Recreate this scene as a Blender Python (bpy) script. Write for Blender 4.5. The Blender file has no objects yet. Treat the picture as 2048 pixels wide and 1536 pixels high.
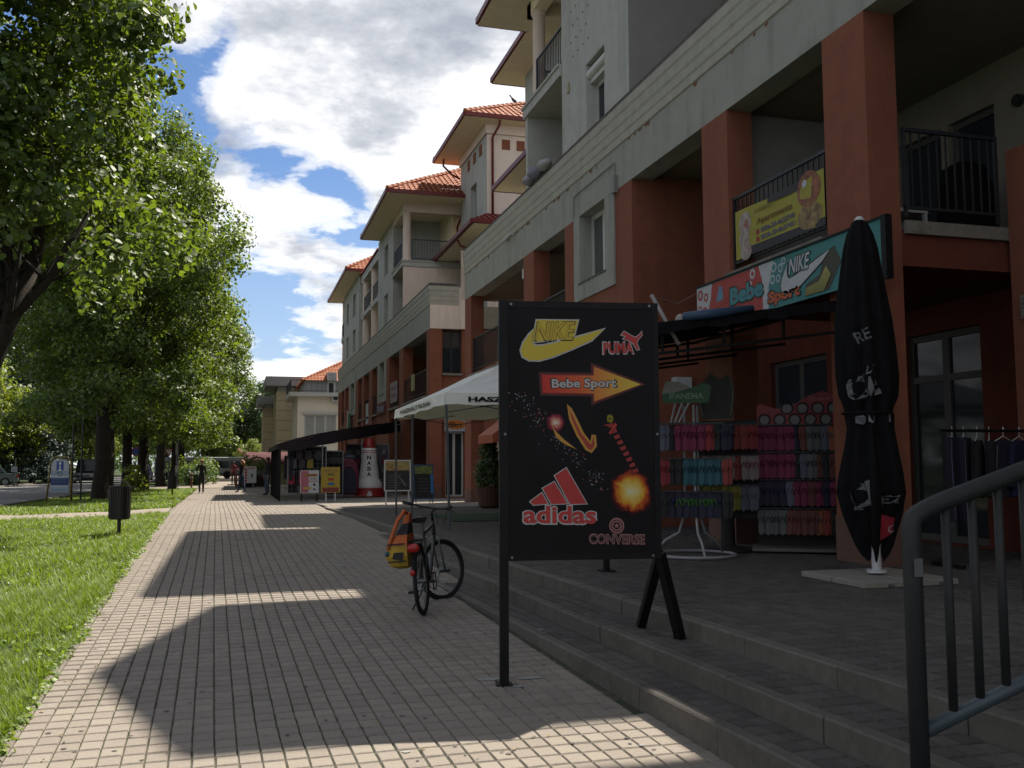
import bpy, bmesh, math, random
import numpy as np
from mathutils import Vector, Matrix, noise

# ------------------------------------------------------------------ camera, sky, sun, exposure
scene = bpy.context.scene
COL = scene.collection
rad = math.radians
random.seed(7)
RNG = np.random.default_rng(7)
PI = math.pi
TERRACE = 0.58
EYE = 1.78

def cam_basis(yaw, pitch, roll):
    y, p, r = rad(yaw), rad(pitch), rad(roll)
    f = Vector((math.sin(y) * math.cos(p), math.cos(y) * math.cos(p), math.sin(p)))
    ri = Vector((math.cos(y), -math.sin(y), 0))
    up = ri.cross(f)
    return f, ri * math.cos(r) - up * math.sin(r), up * math.cos(r) + ri * math.sin(r)

FWD, RIGHT, UP = cam_basis(16.0, 4.8, 0.25)
cam_data = bpy.data.cameras.new('camera')
cam = bpy.data.objects.new('camera', cam_data)
COL.objects.link(cam)
cam_data.sensor_fit = 'HORIZONTAL'
cam_data.sensor_width = 36.0
cam_data.lens = 36.0 * 1900.0 / 2048.0
cam_data.clip_start = 0.1
cam_data.clip_end = 3000.0
m = Matrix((RIGHT, UP, -FWD)).transposed().to_4x4()
m.translation = Vector((0, 0, EYE))
cam.matrix_world = m
scene.camera = cam

def seen_at(x, y, z):
    """pixel position in the 2048x1536 frame and depth"""
    v = Vector((x, y, z - EYE))
    d = v.dot(FWD)
    if d < 0.3:
        return (-9999, -9999, d)
    return (1024 + 1900 * v.dot(RIGHT) / d, 768 - 1900 * v.dot(UP) / d, d)

SUN_TO = Vector((0.518, 0.36, 1.0)).normalized()
sun_el = math.asin(SUN_TO.z)
sun_az = math.atan2(SUN_TO.x, SUN_TO.y)
sd = bpy.data.lights.new('sun', 'SUN')
sd.energy = 5.0
sd.angle = rad(0.53)
sd.color = (1.0, 0.915, 0.80)
sun = bpy.data.objects.new('sun', sd)
COL.objects.link(sun)
sun.location = (40, 30, 80)
sun.rotation_euler = SUN_TO.to_track_quat('Z', 'Y').to_euler()

world = bpy.data.worlds.new('World')
scene.world = world
world.use_nodes = True
wt = world.node_tree
wn, wl = wt.nodes, wt.links
wn.clear()

class NT:
    """tiny node helper"""
    def __init__(s, tree): s.t = tree
    def n(s, typ, **kw):
        nd = s.t.nodes.new(typ)
        for k, v in kw.items():
            if k == 'inp':
                for i, val in v.items():
                    if hasattr(val, 'is_output'): s.t.links.new(val, nd.inputs[i])
                    else: nd.inputs[i].default_value = val
            else: setattr(nd, k, v)
        return nd
    def math(s, op, a, b=0.0, c=0.0, clamp=False):
        nd = s.n('ShaderNodeMath', operation=op, use_clamp=clamp, inp={0: a, 1: b, 2: c}); return nd.outputs[0]
    def vmath(s, op, a, b=(0, 0, 0)):
        return s.n('ShaderNodeVectorMath', operation=op, inp={0: a, 1: b})
    def mix(s, f, a, b, blend='MIX'):
        nd = s.n('ShaderNodeMix', data_type='RGBA', blend_type=blend)
        for i, val in ((0, f), (6, a), (7, b)):
            if hasattr(val, 'is_output'): s.t.links.new(val, nd.inputs[i])
            elif i == 0: nd.inputs[0].default_value = val
            else: nd.inputs[i].default_value = tuple(val) + ((1,) if len(val) == 3 else ())
        return nd.outputs[2]
    def ramp(s, f, stops, interp='LINEAR'):
        nd = s.n('ShaderNodeValToRGB', inp={0: f})
        cr = nd.color_ramp; cr.interpolation = interp
        while len(cr.elements) < len(stops): cr.elements.new(0.5)
        for e, (p, c) in zip(cr.elements, stops):
            e.position = p; e.color = (c, c, c, 1) if not hasattr(c, '__len__') else tuple(c) + ((1,) if len(c) == 3 else ())
        return nd.outputs[0]
    def noise(s, vec, scale, detail=4, rough=0.55, dist=0.0):
        nd = s.n('ShaderNodeTexNoise', inp={'Scale': scale, 'Detail': detail, 'Roughness': rough, 'Distortion': dist})
        if vec is not None: s.t.links.new(vec, nd.inputs['Vector'])
        return nd.outputs[0]

def build_sky():
    k = NT(wt)
    sky = k.n('ShaderNodeTexSky', sky_type='NISHITA', sun_disc=False, sun_elevation=sun_el, sun_rotation=sun_az,
              altitude=100.0, air_density=1.0, dust_density=0.6, ozone_density=2.2)
    d = k.n('ShaderNodeTexCoord').outputs['Generated']
    sep = k.n('ShaderNodeSeparateXYZ', inp={0: d})
    zc = k.math('MAXIMUM', sep.outputs[2], 0.0)
    den = k.math('ADD', zc, 0.22)
    px = k.math('DIVIDE', sep.outputs[0], den)
    py = k.math('DIVIDE', sep.outputs[1], den)
    pc = k.n('ShaderNodeCombineXYZ', inp={0: px, 1: py, 2: 0.0}).outputs[0]
    pc2 = k.vmath('ADD', pc, (3.1, 7.7, 0.4)).outputs[0]
    big = k.noise(pc2, 1.15, 7, 0.56, 0.1)
    fine = k.noise(pc2, 5.5, 8, 0.62, 0.2)
    mid = k.noise(k.vmath('ADD', pc2, (5.0, 1.0, 2.0)).outputs[0], 2.9, 7, 0.6, 0.08)
    cover = k.math('ADD', big, k.math('MULTIPLY', k.math('SUBTRACT', fine, 0.5), 0.34))
    cover = k.math('ADD', cover, k.math('MULTIPLY', k.math('SUBTRACT', mid, 0.5), 0.62))
    # where the open blue stands between the cumulus heaps
    holes = None
    for (x, y, w, a) in SKY_GAPS:
        v = FWD + RIGHT * ((x - 1024) / 1900) + UP * ((768 - y) / 1900)
        v.normalize()
        dt = k.vmath('DOT_PRODUCT', d, tuple(v)).outputs[1]
        g = k.math('MULTIPLY', k.math('EXPONENT', k.math('MULTIPLY', k.math('SUBTRACT', dt, 1.0), 2.0 / (w * w))), a)
        holes = g if holes is None else k.math('ADD', holes, g)
    cover = k.math('SUBTRACT', cover, holes)
    mask = k.ramp(cover, [(0.40, 0.0), (0.455, 0.66), (0.51, 1.0)], 'EASE')
    thick = k.noise(k.vmath('ADD', pc2, (0.13, 0.10, 0.0)).outputs[0], 3.0, 8, 0.60, 0.08)
    body = k.ramp(thick, [(0.34, (0.21, 0.225, 0.26)), (0.42, (0.30, 0.315, 0.345)), (0.49, (0.46, 0.465, 0.475)), (0.57, (0.56, 0.56, 0.56))])
    haze = k.ramp(sep.outputs[2], [(0.0, 0.55), (0.10, 0.32), (0.30, 0.0)])
    skyc = k.n('ShaderNodeMix', data_type='RGBA', blend_type='MULTIPLY', inp={0: 1.0})
    wl.new(sky.outputs[0], skyc.inputs[6])
    skyc.inputs[7].default_value = (SKY_K * 0.86, SKY_K * 1.0, SKY_K * 1.2, 1)
    base = k.mix(haze, skyc.outputs[2], (0.34, 0.385, 0.44))
    col = k.mix(mask, base, body)
    bg = k.n('ShaderNodeBackground', inp={'Strength': 1.0})
    wl.new(col, bg.inputs['Color'])
    out = k.n('ShaderNodeOutputWorld')
    wl.new(bg.outputs[0], out.inputs[0])

SKY_K = 0.05
SKY_GAPS = [(330, 120, .03, .12), (430, 135, .022, .10), (400, 210, .025, .10), (400, 300, .03, .12), (505, 345, .024, .16), (270, 20, .04, -.10), (370, 40, .03, -.06), (690, 360, .02, .10),
            (450, 45, .02, .14), (560, 345, .02, .12), (650, 355, .022, .18), (718, 400, .02, .16), (520, 205, .018, .08), (560, 700, .05, .05),
            (750, 150, .06, -.08), (640, 230, .04, -.08), (560, 470, .035, -.10), (640, 600, .05, -.06), (880, 100, .07, -.08)]
build_sky()
scene.view_settings.view_transform = 'Standard'
scene.view_settings.look = 'None'
scene.view_settings.exposure = 1.15
scene.view_settings.gamma = 1.0
scene.view_settings.use_curve_mapping = False
scene.cycles.max_bounces = 6
scene.cycles.diffuse_bounces = 3
scene.cycles.glossy_bounces = 3
scene.cycles.transmission_bounces = 4
scene.cycles.transparent_max_bounces = 6
scene.cycles.sample_clamp_indirect = 6.0

# ------------------------------------------------------------------ materials
ALB = 0.50
def mat(name, col, rough=0.8, var=0.12, scale=6.0, bump=0.0, bscale=60.0, metal=0.0, spec=0.35, isl=0.0, objr=0.0, dirt=None, hue=0.0, streak=None):
    """painted / plastered / metal surface with mottling, fine relief and per-piece variation"""
    mt = bpy.data.materials.new(name); mt.use_nodes = True
    k = NT(mt.node_tree); k.t.nodes.clear()
    co = k.n('ShaderNodeTexCoord').outputs['Object']
    col = tuple(v * ALB for v in col)
    if dirt: dirt = (tuple(v * ALB for v in dirt[0]),) + tuple(dirt[1:])
    c2 = tuple(max(0, v * (1 - 1.3 * var)) for v in col)
    c1 = tuple(min(1, v * (1 + var)) for v in col)
    f = k.ramp(k.noise(co, scale, 6, 0.62), [(0.30, 0.0), (0.70, 1.0)])
    c = k.mix(f, c2, c1)
    if isl or objr:
        r = None
        if isl: r = k.math('MULTIPLY', k.math('SUBTRACT', k.n('ShaderNodeNewGeometry').outputs['Random Per Island'], 0.5), isl * 2)
        if objr:
            r2 = k.math('MULTIPLY', k.math('SUBTRACT', k.n('ShaderNodeObjectInfo').outputs['Random'], 0.5), objr * 2)
            r = r2 if r is None else k.math('ADD', r, r2)
        hs = k.n('ShaderNodeHueSaturation', inp={'Value': k.math('ADD', r, 1.0), 'Hue': k.math('ADD', k.math('MULTIPLY', r, hue), 0.5)})
        k.t.links.new(c, hs.inputs['Color']); c = hs.outputs[0]
    if dirt:
        dc, dsc, lo, hi = dirt
        dm = k.ramp(k.noise(co, dsc, 8, 0.7, 0.6), [(lo, 0.0), (hi, 1.0)])
        c = k.mix(dm, c, dc)
    if streak:
        sv = k.vmath('MULTIPLY', co, (1.0, 1.0, 0.10)).outputs[0]
        sm = k.ramp(k.math('ADD', k.noise(sv, streak[0], 7, .68), k.math('MULTIPLY', k.math('SUBTRACT', k.noise(co, .7, 3), .5), .35)), [(0.50, 0.0), (0.74, streak[1])])
        c = k.mix(sm, c, tuple(v * .52 * ALB for v in (col[0] / ALB, col[1] / ALB, col[2] / ALB)))
    b = k.n('ShaderNodeBsdfPrincipled', inp={'Roughness': rough, 'Metallic': metal, 'Specular IOR Level': spec})
    k.t.links.new(c, b.inputs['Base Color'])
    if bump:
        bn = k.n('ShaderNodeBump', inp={'Strength': min(1.0, bump), 'Distance': 0.012})
        k.t.links.new(k.noise(co, bscale, 5, 0.65), bn.inputs['Height'])
        k.t.links.new(bn.outputs[0], b.inputs['Normal'])
    o = k.n('ShaderNodeOutputMaterial'); k.t.links.new(b.outputs[0], o.inputs[0])
    return mt

def leaf_mat(name, col, trans, var=0.3, gloss=0.5):
    mt = bpy.data.materials.new(name); mt.use_nodes = True
    k = NT(mt.node_tree); k.t.nodes.clear()
    r = k.n('ShaderNodeNewGeometry').outputs['Random Per Island']
    c = k.ramp(r, [(0.0, tuple(v * (1 - var) for v in col)), (0.6, col), (1.0, (col[0] * (1 + var * 1.6), col[1] * (1 + var), col[2] * (1 + var * .4)))])
    t = k.ramp(r, [(0.0, tuple(v * (1 - var) for v in trans)), (1.0, tuple(v * (1 + var) for v in trans))])
    d = k.n('ShaderNodeBsdfPrincipled', inp={'Roughness': gloss, 'Specular IOR Level': 0.4}); k.t.links.new(c, d.inputs['Base Color'])
    tr = k.n('ShaderNodeBsdfTranslucent'); k.t.links.new(t, tr.inputs['Color'])
    ad = k.n('ShaderNodeAddShader'); k.t.links.new(d.outputs[0], ad.inputs[0]); k.t.links.new(tr.outputs[0], ad.inputs[1])
    o = k.n('ShaderNodeOutputMaterial'); k.t.links.new(ad.outputs[0], o.inputs[0])
    return mt

def glass_mat(name, col=(0.02, 0.025, 0.03), rough=0.05, spec=.5):
    mt = bpy.data.materials.new(name); mt.use_nodes = True
    k = NT(mt.node_tree); k.t.nodes.clear()
    co = k.n('ShaderNodeTexCoord').outputs['Object']
    b = k.n('ShaderNodeBsdfPrincipled', inp={'Roughness': rough, 'Specular IOR Level': spec})
    c = k.mix(k.noise(co, 1.2, 3), tuple(v * .6 for v in col), tuple(v * 1.5 for v in col)); k.t.links.new(c, b.inputs['Base Color'])
    o = k.n('ShaderNodeOutputMaterial'); k.t.links.new(b.outputs[0], o.inputs[0])
    return mt

MOSS = (0.055, 0.06, 0.028)
M = {
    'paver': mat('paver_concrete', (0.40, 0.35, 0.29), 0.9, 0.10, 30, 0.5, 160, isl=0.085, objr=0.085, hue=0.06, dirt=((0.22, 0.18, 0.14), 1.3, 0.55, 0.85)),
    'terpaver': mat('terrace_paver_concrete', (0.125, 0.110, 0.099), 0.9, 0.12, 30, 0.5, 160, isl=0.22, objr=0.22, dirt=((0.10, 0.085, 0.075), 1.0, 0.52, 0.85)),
    'joint': mat('mossy_joint_sand', (0.125, 0.112, 0.075), 1.0, 0.35, 9, 0.6, 90, dirt=((0.035, 0.06, 0.014), 2.5, 0.42, 0.62)),
    'kerb': mat('kerb_concrete', (0.30, 0.27, 0.225), 0.9, 0.12, 14, 0.5, 120, objr=0.10, dirt=((0.10, 0.09, 0.07), 2.0, 0.52, 0.8)),
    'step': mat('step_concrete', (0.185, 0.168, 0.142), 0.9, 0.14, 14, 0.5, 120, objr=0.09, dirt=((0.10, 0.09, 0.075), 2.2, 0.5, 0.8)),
    'asphalt': mat('asphalt', (0.26, 0.255, 0.255), 0.92, 0.15, 3, 0.5, 120),
    'path': mat('pale_path', (0.40, 0.34, 0.28), 0.9, 0.12, 6, 0.3, 80),
    'lawn': mat('lawn_soil_and_turf', (0.05, 0.085, 0.016), 1.0, 0.35, 3.5, 0.8, 50, dirt=((0.075, 0.06, 0.03), 1.4, 0.60, 0.82)),
    'stucco': mat('white_stucco', (0.70, 0.70, 0.66), 0.95, 0.06, 2.5, 0.8, 130, streak=(3.0, .5), dirt=((0.42, 0.42, 0.38), 1.1, 0.56, 0.95)),
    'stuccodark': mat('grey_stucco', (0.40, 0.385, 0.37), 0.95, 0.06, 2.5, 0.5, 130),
    'pink': mat('pink_stucco', (1.15, 0.94, 0.81), 0.95, 0.05, 2.5, 0.5, 130, streak=(2.5, .4)),
    'fascia': mat('greenish_white_stucco', (0.53, 0.53, 0.475), 0.95, 0.07, 2.2, 1.0, 110, streak=(3.0, .6), dirt=((0.34, 0.33, 0.28), 0.9, 0.56, 0.95)),
    'cornice': mat('cream_cornice', (0.56, 0.54, 0.46), 0.9, 0.10, 4, 0.3, 90, dirt=((0.22, 0.13, 0.07), 3.0, 0.62, 0.86)),
    'coping': mat('weathered_coping', (0.14, 0.13, 0.115), 0.9, 0.3, 6, 0.4, 60),
    'cream': mat('cream_soffit', (1.40, 1.20, 0.90), 0.9, 0.05, 3, 0.2, 90),
    'red': mat('terracotta_stucco', (0.365, 0.125, 0.070), 0.95, 0.10, 4, 1.0, 110, streak=(2.5, .55), dirt=((0.23, 0.07, 0.04), 1.2, 0.55, 0.9)),
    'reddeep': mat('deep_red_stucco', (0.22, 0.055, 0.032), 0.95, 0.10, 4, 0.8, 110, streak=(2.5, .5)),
    'gutter': mat('oxblood_gutter', (0.22, 0.022, 0.018), 0.45, 0.15, 6),
    'tile': mat('clay_roof_tile', (0.56, 0.19, 0.085), 0.85, 0.18, 8, 0.3, 60, dirt=((0.36, 0.11, 0.05), 2.5, 0.55, 0.85)),
    'loggia': mat('shade_toned_loggia_render', (0.33, 0.30, 0.24), 0.95, 0.08, 3, 0.3, 90),  # darker cream render: the deep shade inside the loggias is put into this colour
    'frameshaded': mat('shade_toned_frame', (0.12, 0.12, 0.115), 0.6, 0.08, 5),  # white frames set deep in the recess, its shade mixed into their colour
    'white': mat('white_paint', (0.78, 0.78, 0.76), 0.5, 0.04, 5),
    'whitep': mat('white_plastic', (0.72, 0.73, 0.74), 0.4, 0.04, 5),
    'black': mat('black_paint', (0.012, 0.012, 0.013), 0.5, 0.3, 8, spec=.15),
    'blackcloth': mat('black_canvas', (0.013, 0.013, 0.015), 0.95, 0.25, 8, 0.3, 200, spec=.08),
    'rail': mat('dark_railing', (0.03, 0.035, 0.04), 0.5, 0.2, 8),
    'railblue': mat('blue_grey_railing', (0.05, 0.075, 0.10), 0.5, 0.2, 8),
    'steel': mat('galvanised_steel', (0.30, 0.32, 0.33), 0.45, 0.15, 12, metal=0.7),
    'handrail': mat('grey_green_painted_tube', (0.030, 0.033, 0.033), 0.65, 0.2, 14, 0.2, 40, dirt=((0.16, 0.14, 0.12), 6, 0.62, 0.75)),
    'glass': glass_mat('window_glass', spec=.18),
    'glassmid': glass_mat('curtained_glass', (0.06, 0.065, 0.065), 0.08),
    'glasspale': glass_mat('shuttered_glass', (0.22, 0.23, 0.23), 0.3),
    'bark': mat('bark', (0.045, 0.036, 0.028), 1.0, 0.35, 9, 1.0, 30),
    'rubber': mat('rubber', (0.014, 0.014, 0.015), 0.7, 0.2, 10),
    'slab': mat('slab_concrete', (0.36, 0.34, 0.29), 0.9, 0.10, 8, 0.4, 90, objr=0.06),
}
def paint(name, col, rough=0.5, **kw):
    if name not in M: M[name] = mat(name, col, rough, kw.pop('var', 0.08), kw.pop('scale', 8), **kw)
    return M[name]

# ------------------------------------------------------------------ helpers
ORIGIN = {}
class MB:
    def __init__(s): s.v = []; s.f = []; s.mi = []
    def add(s, vs, fs, mi=0):
        b = len(s.v); s.v += [tuple(v) for v in vs]; s.f += [tuple(i + b for i in f) for f in fs]; s.mi += [mi] * len(fs); return s
    def quad(s, a, b, c, d, mi=0): return s.add([a, b, c, d], [(0, 1, 2, 3)], mi)
    def poly(s, pts, mi=0): return s.add(pts, [tuple(range(len(pts)))], mi)
    def box(s, x0, x1, y0, y1, z0, z1, mi=0):
        v = [(x, y, z) for z in (z0, z1) for y in (y0, y1) for x in (x0, x1)]
        return s.add(v, [(0, 2, 3, 1), (4, 5, 7, 6), (0, 1, 5, 4), (2, 6, 7, 3), (0, 4, 6, 2), (1, 3, 7, 5)], mi)
    def bar(s, p, q, w, h=None, mi=0, up=(0, 0, 1)):
        """box along p-q with section w x h"""
        h = w if h is None else h
        p, q = Vector(p), Vector(q); d = (q - p).normalized(); u = Vector(up)
        if abs(d.dot(u)) > 0.98: u = Vector((0, 1, 0))
        a = d.cross(u).normalized() * w / 2; b = a.cross(d).normalized() * h / 2
        vs = [o + sa * a + sb * b for o in (p, q) for sa, sb in ((-1, -1), (1, -1), (1, 1), (-1, 1))]
        return s.add(vs, [(0, 1, 2, 3), (7, 6, 5, 4), (0, 4, 5, 1), (1, 5, 6, 2), (2, 6, 7, 3), (3, 7, 4, 0)], mi)
    def tube(s, pts, r, n=8, mi=0, closed=False, caps=True):
        pts = [Vector(p) for p in pts]; N = len(pts)
        rs = r if hasattr(r, '__len__') else [r] * N
        rings = []; pa = None
        for i, p in enumerate(pts):
            if closed: d = pts[(i + 1) % N] - pts[i - 1]
            else: d = pts[min(i + 1, N - 1)] - pts[max(i - 1, 0)]
            d.normalize()
            if pa is None:
                u = Vector((0, 0, 1)) if abs(d.z) < 0.9 else Vector((0, 1, 0)); a = d.cross(u).normalized()
            else: a = (pa - d * pa.dot(d)).normalized()
            pa = a; b = d.cross(a)
            rings.append([p + (a * math.cos(2 * PI * j / n) + b * math.sin(2 * PI * j / n)) * rs[i] for j in range(n)])
        vs = [v for rg in rings for v in rg]; fs = []
        for i in range(N if closed else N - 1):
            k = (i + 1) % N
            for j in range(n): fs.append((i * n + j, i * n + (j + 1) % n, k * n + (j + 1) % n, k * n + j))
        if caps and not closed: fs += [tuple(reversed(range(n))), tuple((N - 1) * n + j for j in range(n))]
        return s.add(vs, fs, mi)
    def lathe(s, prof, c=(0, 0, 0), n=20, mi=0, fold=0.0, lobes=0, caps=True):
        """prof: list of (r, z)"""
        vs = []; fs = []
        for r, z in prof:
            for j in range(n):
                t = 2 * PI * j / n; q = r * (1 + fold * math.sin(lobes * t))
                vs.append((c[0] + q * math.cos(t), c[1] + q * math.sin(t), c[2] + z))
        for i in range(len(prof) - 1):
            for j in range(n): fs.append((i * n + j, i * n + (j + 1) % n, (i + 1) * n + (j + 1) % n, (i + 1) * n + j))
        if caps: fs += [tuple(reversed(range(n))), tuple((len(prof) - 1) * n + j for j in range(n))]
        return s.add(vs, fs, mi)
    def prism(s, pts, off, mi=0):
        """flat polygon pts (3-D) thickened by vector off"""
        n = len(pts); off = Vector(off); a = [Vector(p) for p in pts]
        return s.add(a + [p + off for p in a], [tuple(reversed(range(n))), tuple(range(n, 2 * n))] + [(i, (i + 1) % n, n + (i + 1) % n, n + i) for i in range(n)], mi)
    def ball(s, c, r, n=10, mi=0, sx=1, sy=1, sz=1):
        prof = [(max(1e-4, r * math.sin(PI * i / n)), -r * math.cos(PI * i / n)) for i in range(n + 1)]
        vs0 = len(s.v); s.lathe(prof, (0, 0, 0), n + 4, mi, caps=False)
        for i in range(vs0, len(s.v)):
            x, y, z = s.v[i]; s.v[i] = (c[0] + x * sx, c[1] + y * sy, c[2] + z * sz)
        return s
    def build(s, name, m, parent=None, smooth=False, local=False, fix=False):
        off = Vector((0, 0, 0)) if local or parent is None else ORIGIN.get(parent.name, Vector((0, 0, 0)))
        me = bpy.data.meshes.new(name)
        me.from_pydata([(v[0] - off.x, v[1] - off.y, v[2] - off.z) for v in s.v], [], s.f)
        for mm in (m if isinstance(m, (list, tuple)) else [m]): me.materials.append(mm)
        if isinstance(m, (list, tuple)) and len(m) > 1: me.polygons.foreach_set('material_index', s.mi)
        if smooth: me.polygons.foreach_set('use_smooth', [True] * len(me.polygons))
        if fix:
            bm = bmesh.new(); bm.from_mesh(me); bmesh.ops.recalc_face_normals(bm, faces=bm.faces); bm.to_mesh(me); bm.free()
        me.update()
        o = bpy.data.objects.new(name, me); COL.objects.link(o)
        if parent is not None: o.parent = parent
        ORIGIN[o.name] = off
        return o

def tag(o, label=None, cat=None, group=None, kind=None):
    for k, v in (('label', label), ('category', cat), ('group', group), ('kind', kind)):
        if v: o[k] = v
    return o
def thing(name, label, cat, loc=(0, 0, 0), group=None, rz=0.0):
    o = bpy.data.objects.new(name, None); COL.objects.link(o)
    o.location = loc; o.rotation_euler = (0, 0, rz); o.empty_display_size = 0.2
    ORIGIN[o.name] = Vector(loc)
    return tag(o, label, cat, group)
def copy_tree(o, parent=None):
    c = o.copy(); COL.objects.link(c)
    if parent is not None: c.parent = parent
    ORIGIN[c.name] = ORIGIN.get(o.name, Vector((0, 0, 0)))
    for ch in list(o.children):
        copy_tree(ch, c)
    return c
def dup(o, loc, rz=0.0, label=None, group=None, scale=None):
    c = copy_tree(o); c.location = loc; c.rotation_euler = (0, 0, rz)
    if scale: c.scale = (scale,) * 3 if not hasattr(scale, '__len__') else scale
    if label: c['label'] = label
    if group: c['group'] = group
    return c

GY = [-20, 0, 5.3, 11.1, 19.6, 26, 48, 100, 900]
GZ = [-.45, 0, .13, .285, .47, .53, .40, .36, .36]
def gz(y): return float(np.interp(y, GY, GZ))
def tz(x, y):
    """ground height in front of the arcade, where the terrace runs out level into the paving"""
    return float(np.interp(y, [26.8, 29, 34], [TERRACE, TERRACE - .01, gz(34)])) if x > 2.44 and 26.75 < y < 34 else gz(y)

def text_mesh(body, size, bold=0.0, shear=0.0, spacing=1.0):
    cu = bpy.data.curves.new('t', 'FONT'); cu.body = body; cu.size = size; cu.offset = bold; cu.shear = shear; cu.space_character = spacing
    cu.resolution_u = 3
    o = bpy.data.objects.new('t', cu); COL.objects.link(o)
    me = bpy.data.meshes.new_from_object(o.evaluated_get(bpy.context.evaluated_depsgraph_get()))
    vs = [tuple(v.co) for v in me.vertices]; fs = [tuple(p.vertices) for p in me.polygons]
    bpy.data.objects.remove(o); bpy.data.curves.remove(cu); bpy.data.meshes.remove(me)
    return vs, fs
def write(mb, body, org, xd, yd, width=None, height=0.1, bold=0.0, shear=0.0, mi=0, fitx=True):
    """flat lettering: box starting at org, running along xd, up along yd; scaled to width x cap height"""
    vs, fs = text_mesh(body, 1.0, bold, shear)
    a = np.array(vs); x0, x1, y0, y1 = a[:, 0].min(), a[:, 0].max(), a[:, 1].min(), a[:, 1].max()
    sy = height / (y1 - y0); sx = (width / (x1 - x0)) if width else sy
    xd, yd, org = Vector(xd), Vector(yd), Vector(org)
    mb.add([org + xd * ((v[0] - x0) * sx) + yd * ((v[1] - y0) * sy) for v in vs], fs, mi)
    return mb
def grow(pts, d):
    """offset a 2-D outline outwards by d"""
    n = len(pts); out = []
    ar = sum(pts[i][0] * pts[(i + 1) % n][1] - pts[(i + 1) % n][0] * pts[i][1] for i in range(n))
    sg = 1 if ar > 0 else -1
    for i in range(n):
        p0, p1, p2 = Vector(pts[i - 1]), Vector(pts[i]), Vector(pts[(i + 1) % n])
        a, b = (p1 - p0).normalized(), (p2 - p1).normalized()
        na, nb = Vector((a.y, -a.x)) * sg, Vector((b.y, -b.x)) * sg
        w = na + nb
        if w.length < 0.3: w = na
        w.normalize(); q = p1 + w * min(d / max(0.5, w.dot(na)), d * 1.8)
        out.append((q.x, q.y))
    return out
# ------------------------------------------------------------------ ground, road, pavement, terrace
def left_edge(y): return float(np.interp(y, [-10, 0, 6.35, 11.5, 19.3, 26.2, 32, 57.5, 70], [-1.0, -1.12, -1.32, -1.45, -1.62, -1.78, -1.93, -2.39, -2.6]))
def e1(y): return 2.823 - 0.037 * y
def e2(y): return 3.13 - 0.031 * y
def e3(y): return 3.66 - 0.0455 * y
def right_edge(y):
    if y < 11.9: return e1(y)
    if y < 18.4: return e2(y)
    if y < 26.8: return e3(y)
    return 9.0

def strip_sheet(name, m, ys, xl, xr, dz, nx=1, kind='structure'):
    b = MB()
    for i in range(len(ys) - 1):
        for j in range(nx):
            q = []
            for (yy, t) in ((ys[i], j / nx), (ys[i], (j + 1) / nx), (ys[i + 1], (j + 1) / nx), (ys[i + 1], j / nx)):
                q.append((xl(yy) + (xr(yy) - xl(yy)) * t, yy, gz(yy) + dz))
            b.quad(*q)
    o = b.build(name, m); o['kind'] = kind
    return o
YS = [-30, -10, 0, 2.6, 5.3, 8, 11.1, 15, 19.6, 23, 26, 30, 36, 48, 70, 100, 160, 900]
lawn = strip_sheet('lawn', M['lawn'], YS, lambda y: -700, lambda y: 700, -0.045, 1)
YP = [-6, 0, 2.6, 5.3, 8, 11.1, 11.89, 11.91, 15, 18.39, 18.41, 19.6, 21, 23, 26, 26.79, 26.81, 30, 36, 48, 62]
pavement = strip_sheet('pavement', M['joint'], YP, left_edge, right_edge, -0.010)
plaza = strip_sheet('plaza', M['path'], [62, 70, 100, 140], lambda y: -2.45 - (y - 62) * 0.02, lambda y: 12, -0.008)
road = strip_sheet('road', M['asphalt'], [-30, 0, 11.1, 19.6, 26, 36, 48, 100, 200], lambda y: -15.3, lambda y: -7.35, -0.030)

def paver_geo(hx, hy, h=0.03, ch=0.010, wob=0.0):
    """one block: notched, slightly pillowed stone with a chamfer"""
    j = [random.uniform(-wob, wob) for _ in range(8)]
    o = [(-hx + j[0], -hy + j[1]), (hx + j[2], -hy + j[3]), (hx + j[4], hy + j[5]), (-hx + j[6], hy + j[7])]
    v = [(x, y, -h) for x, y in o] + [(x, y, -ch) for x, y in o] + [(x * (1 - .006 / hx), y * (1 - .009 / hy), 0.0) for x, y in o]
    f = [(8, 9, 10, 11)]
    for a in (0, 4):
        f += [(a + i, a + (i + 1) % 4, a + 4 + (i + 1) % 4, a + 4 + i) for i in range(4)]
    return v, f

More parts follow.
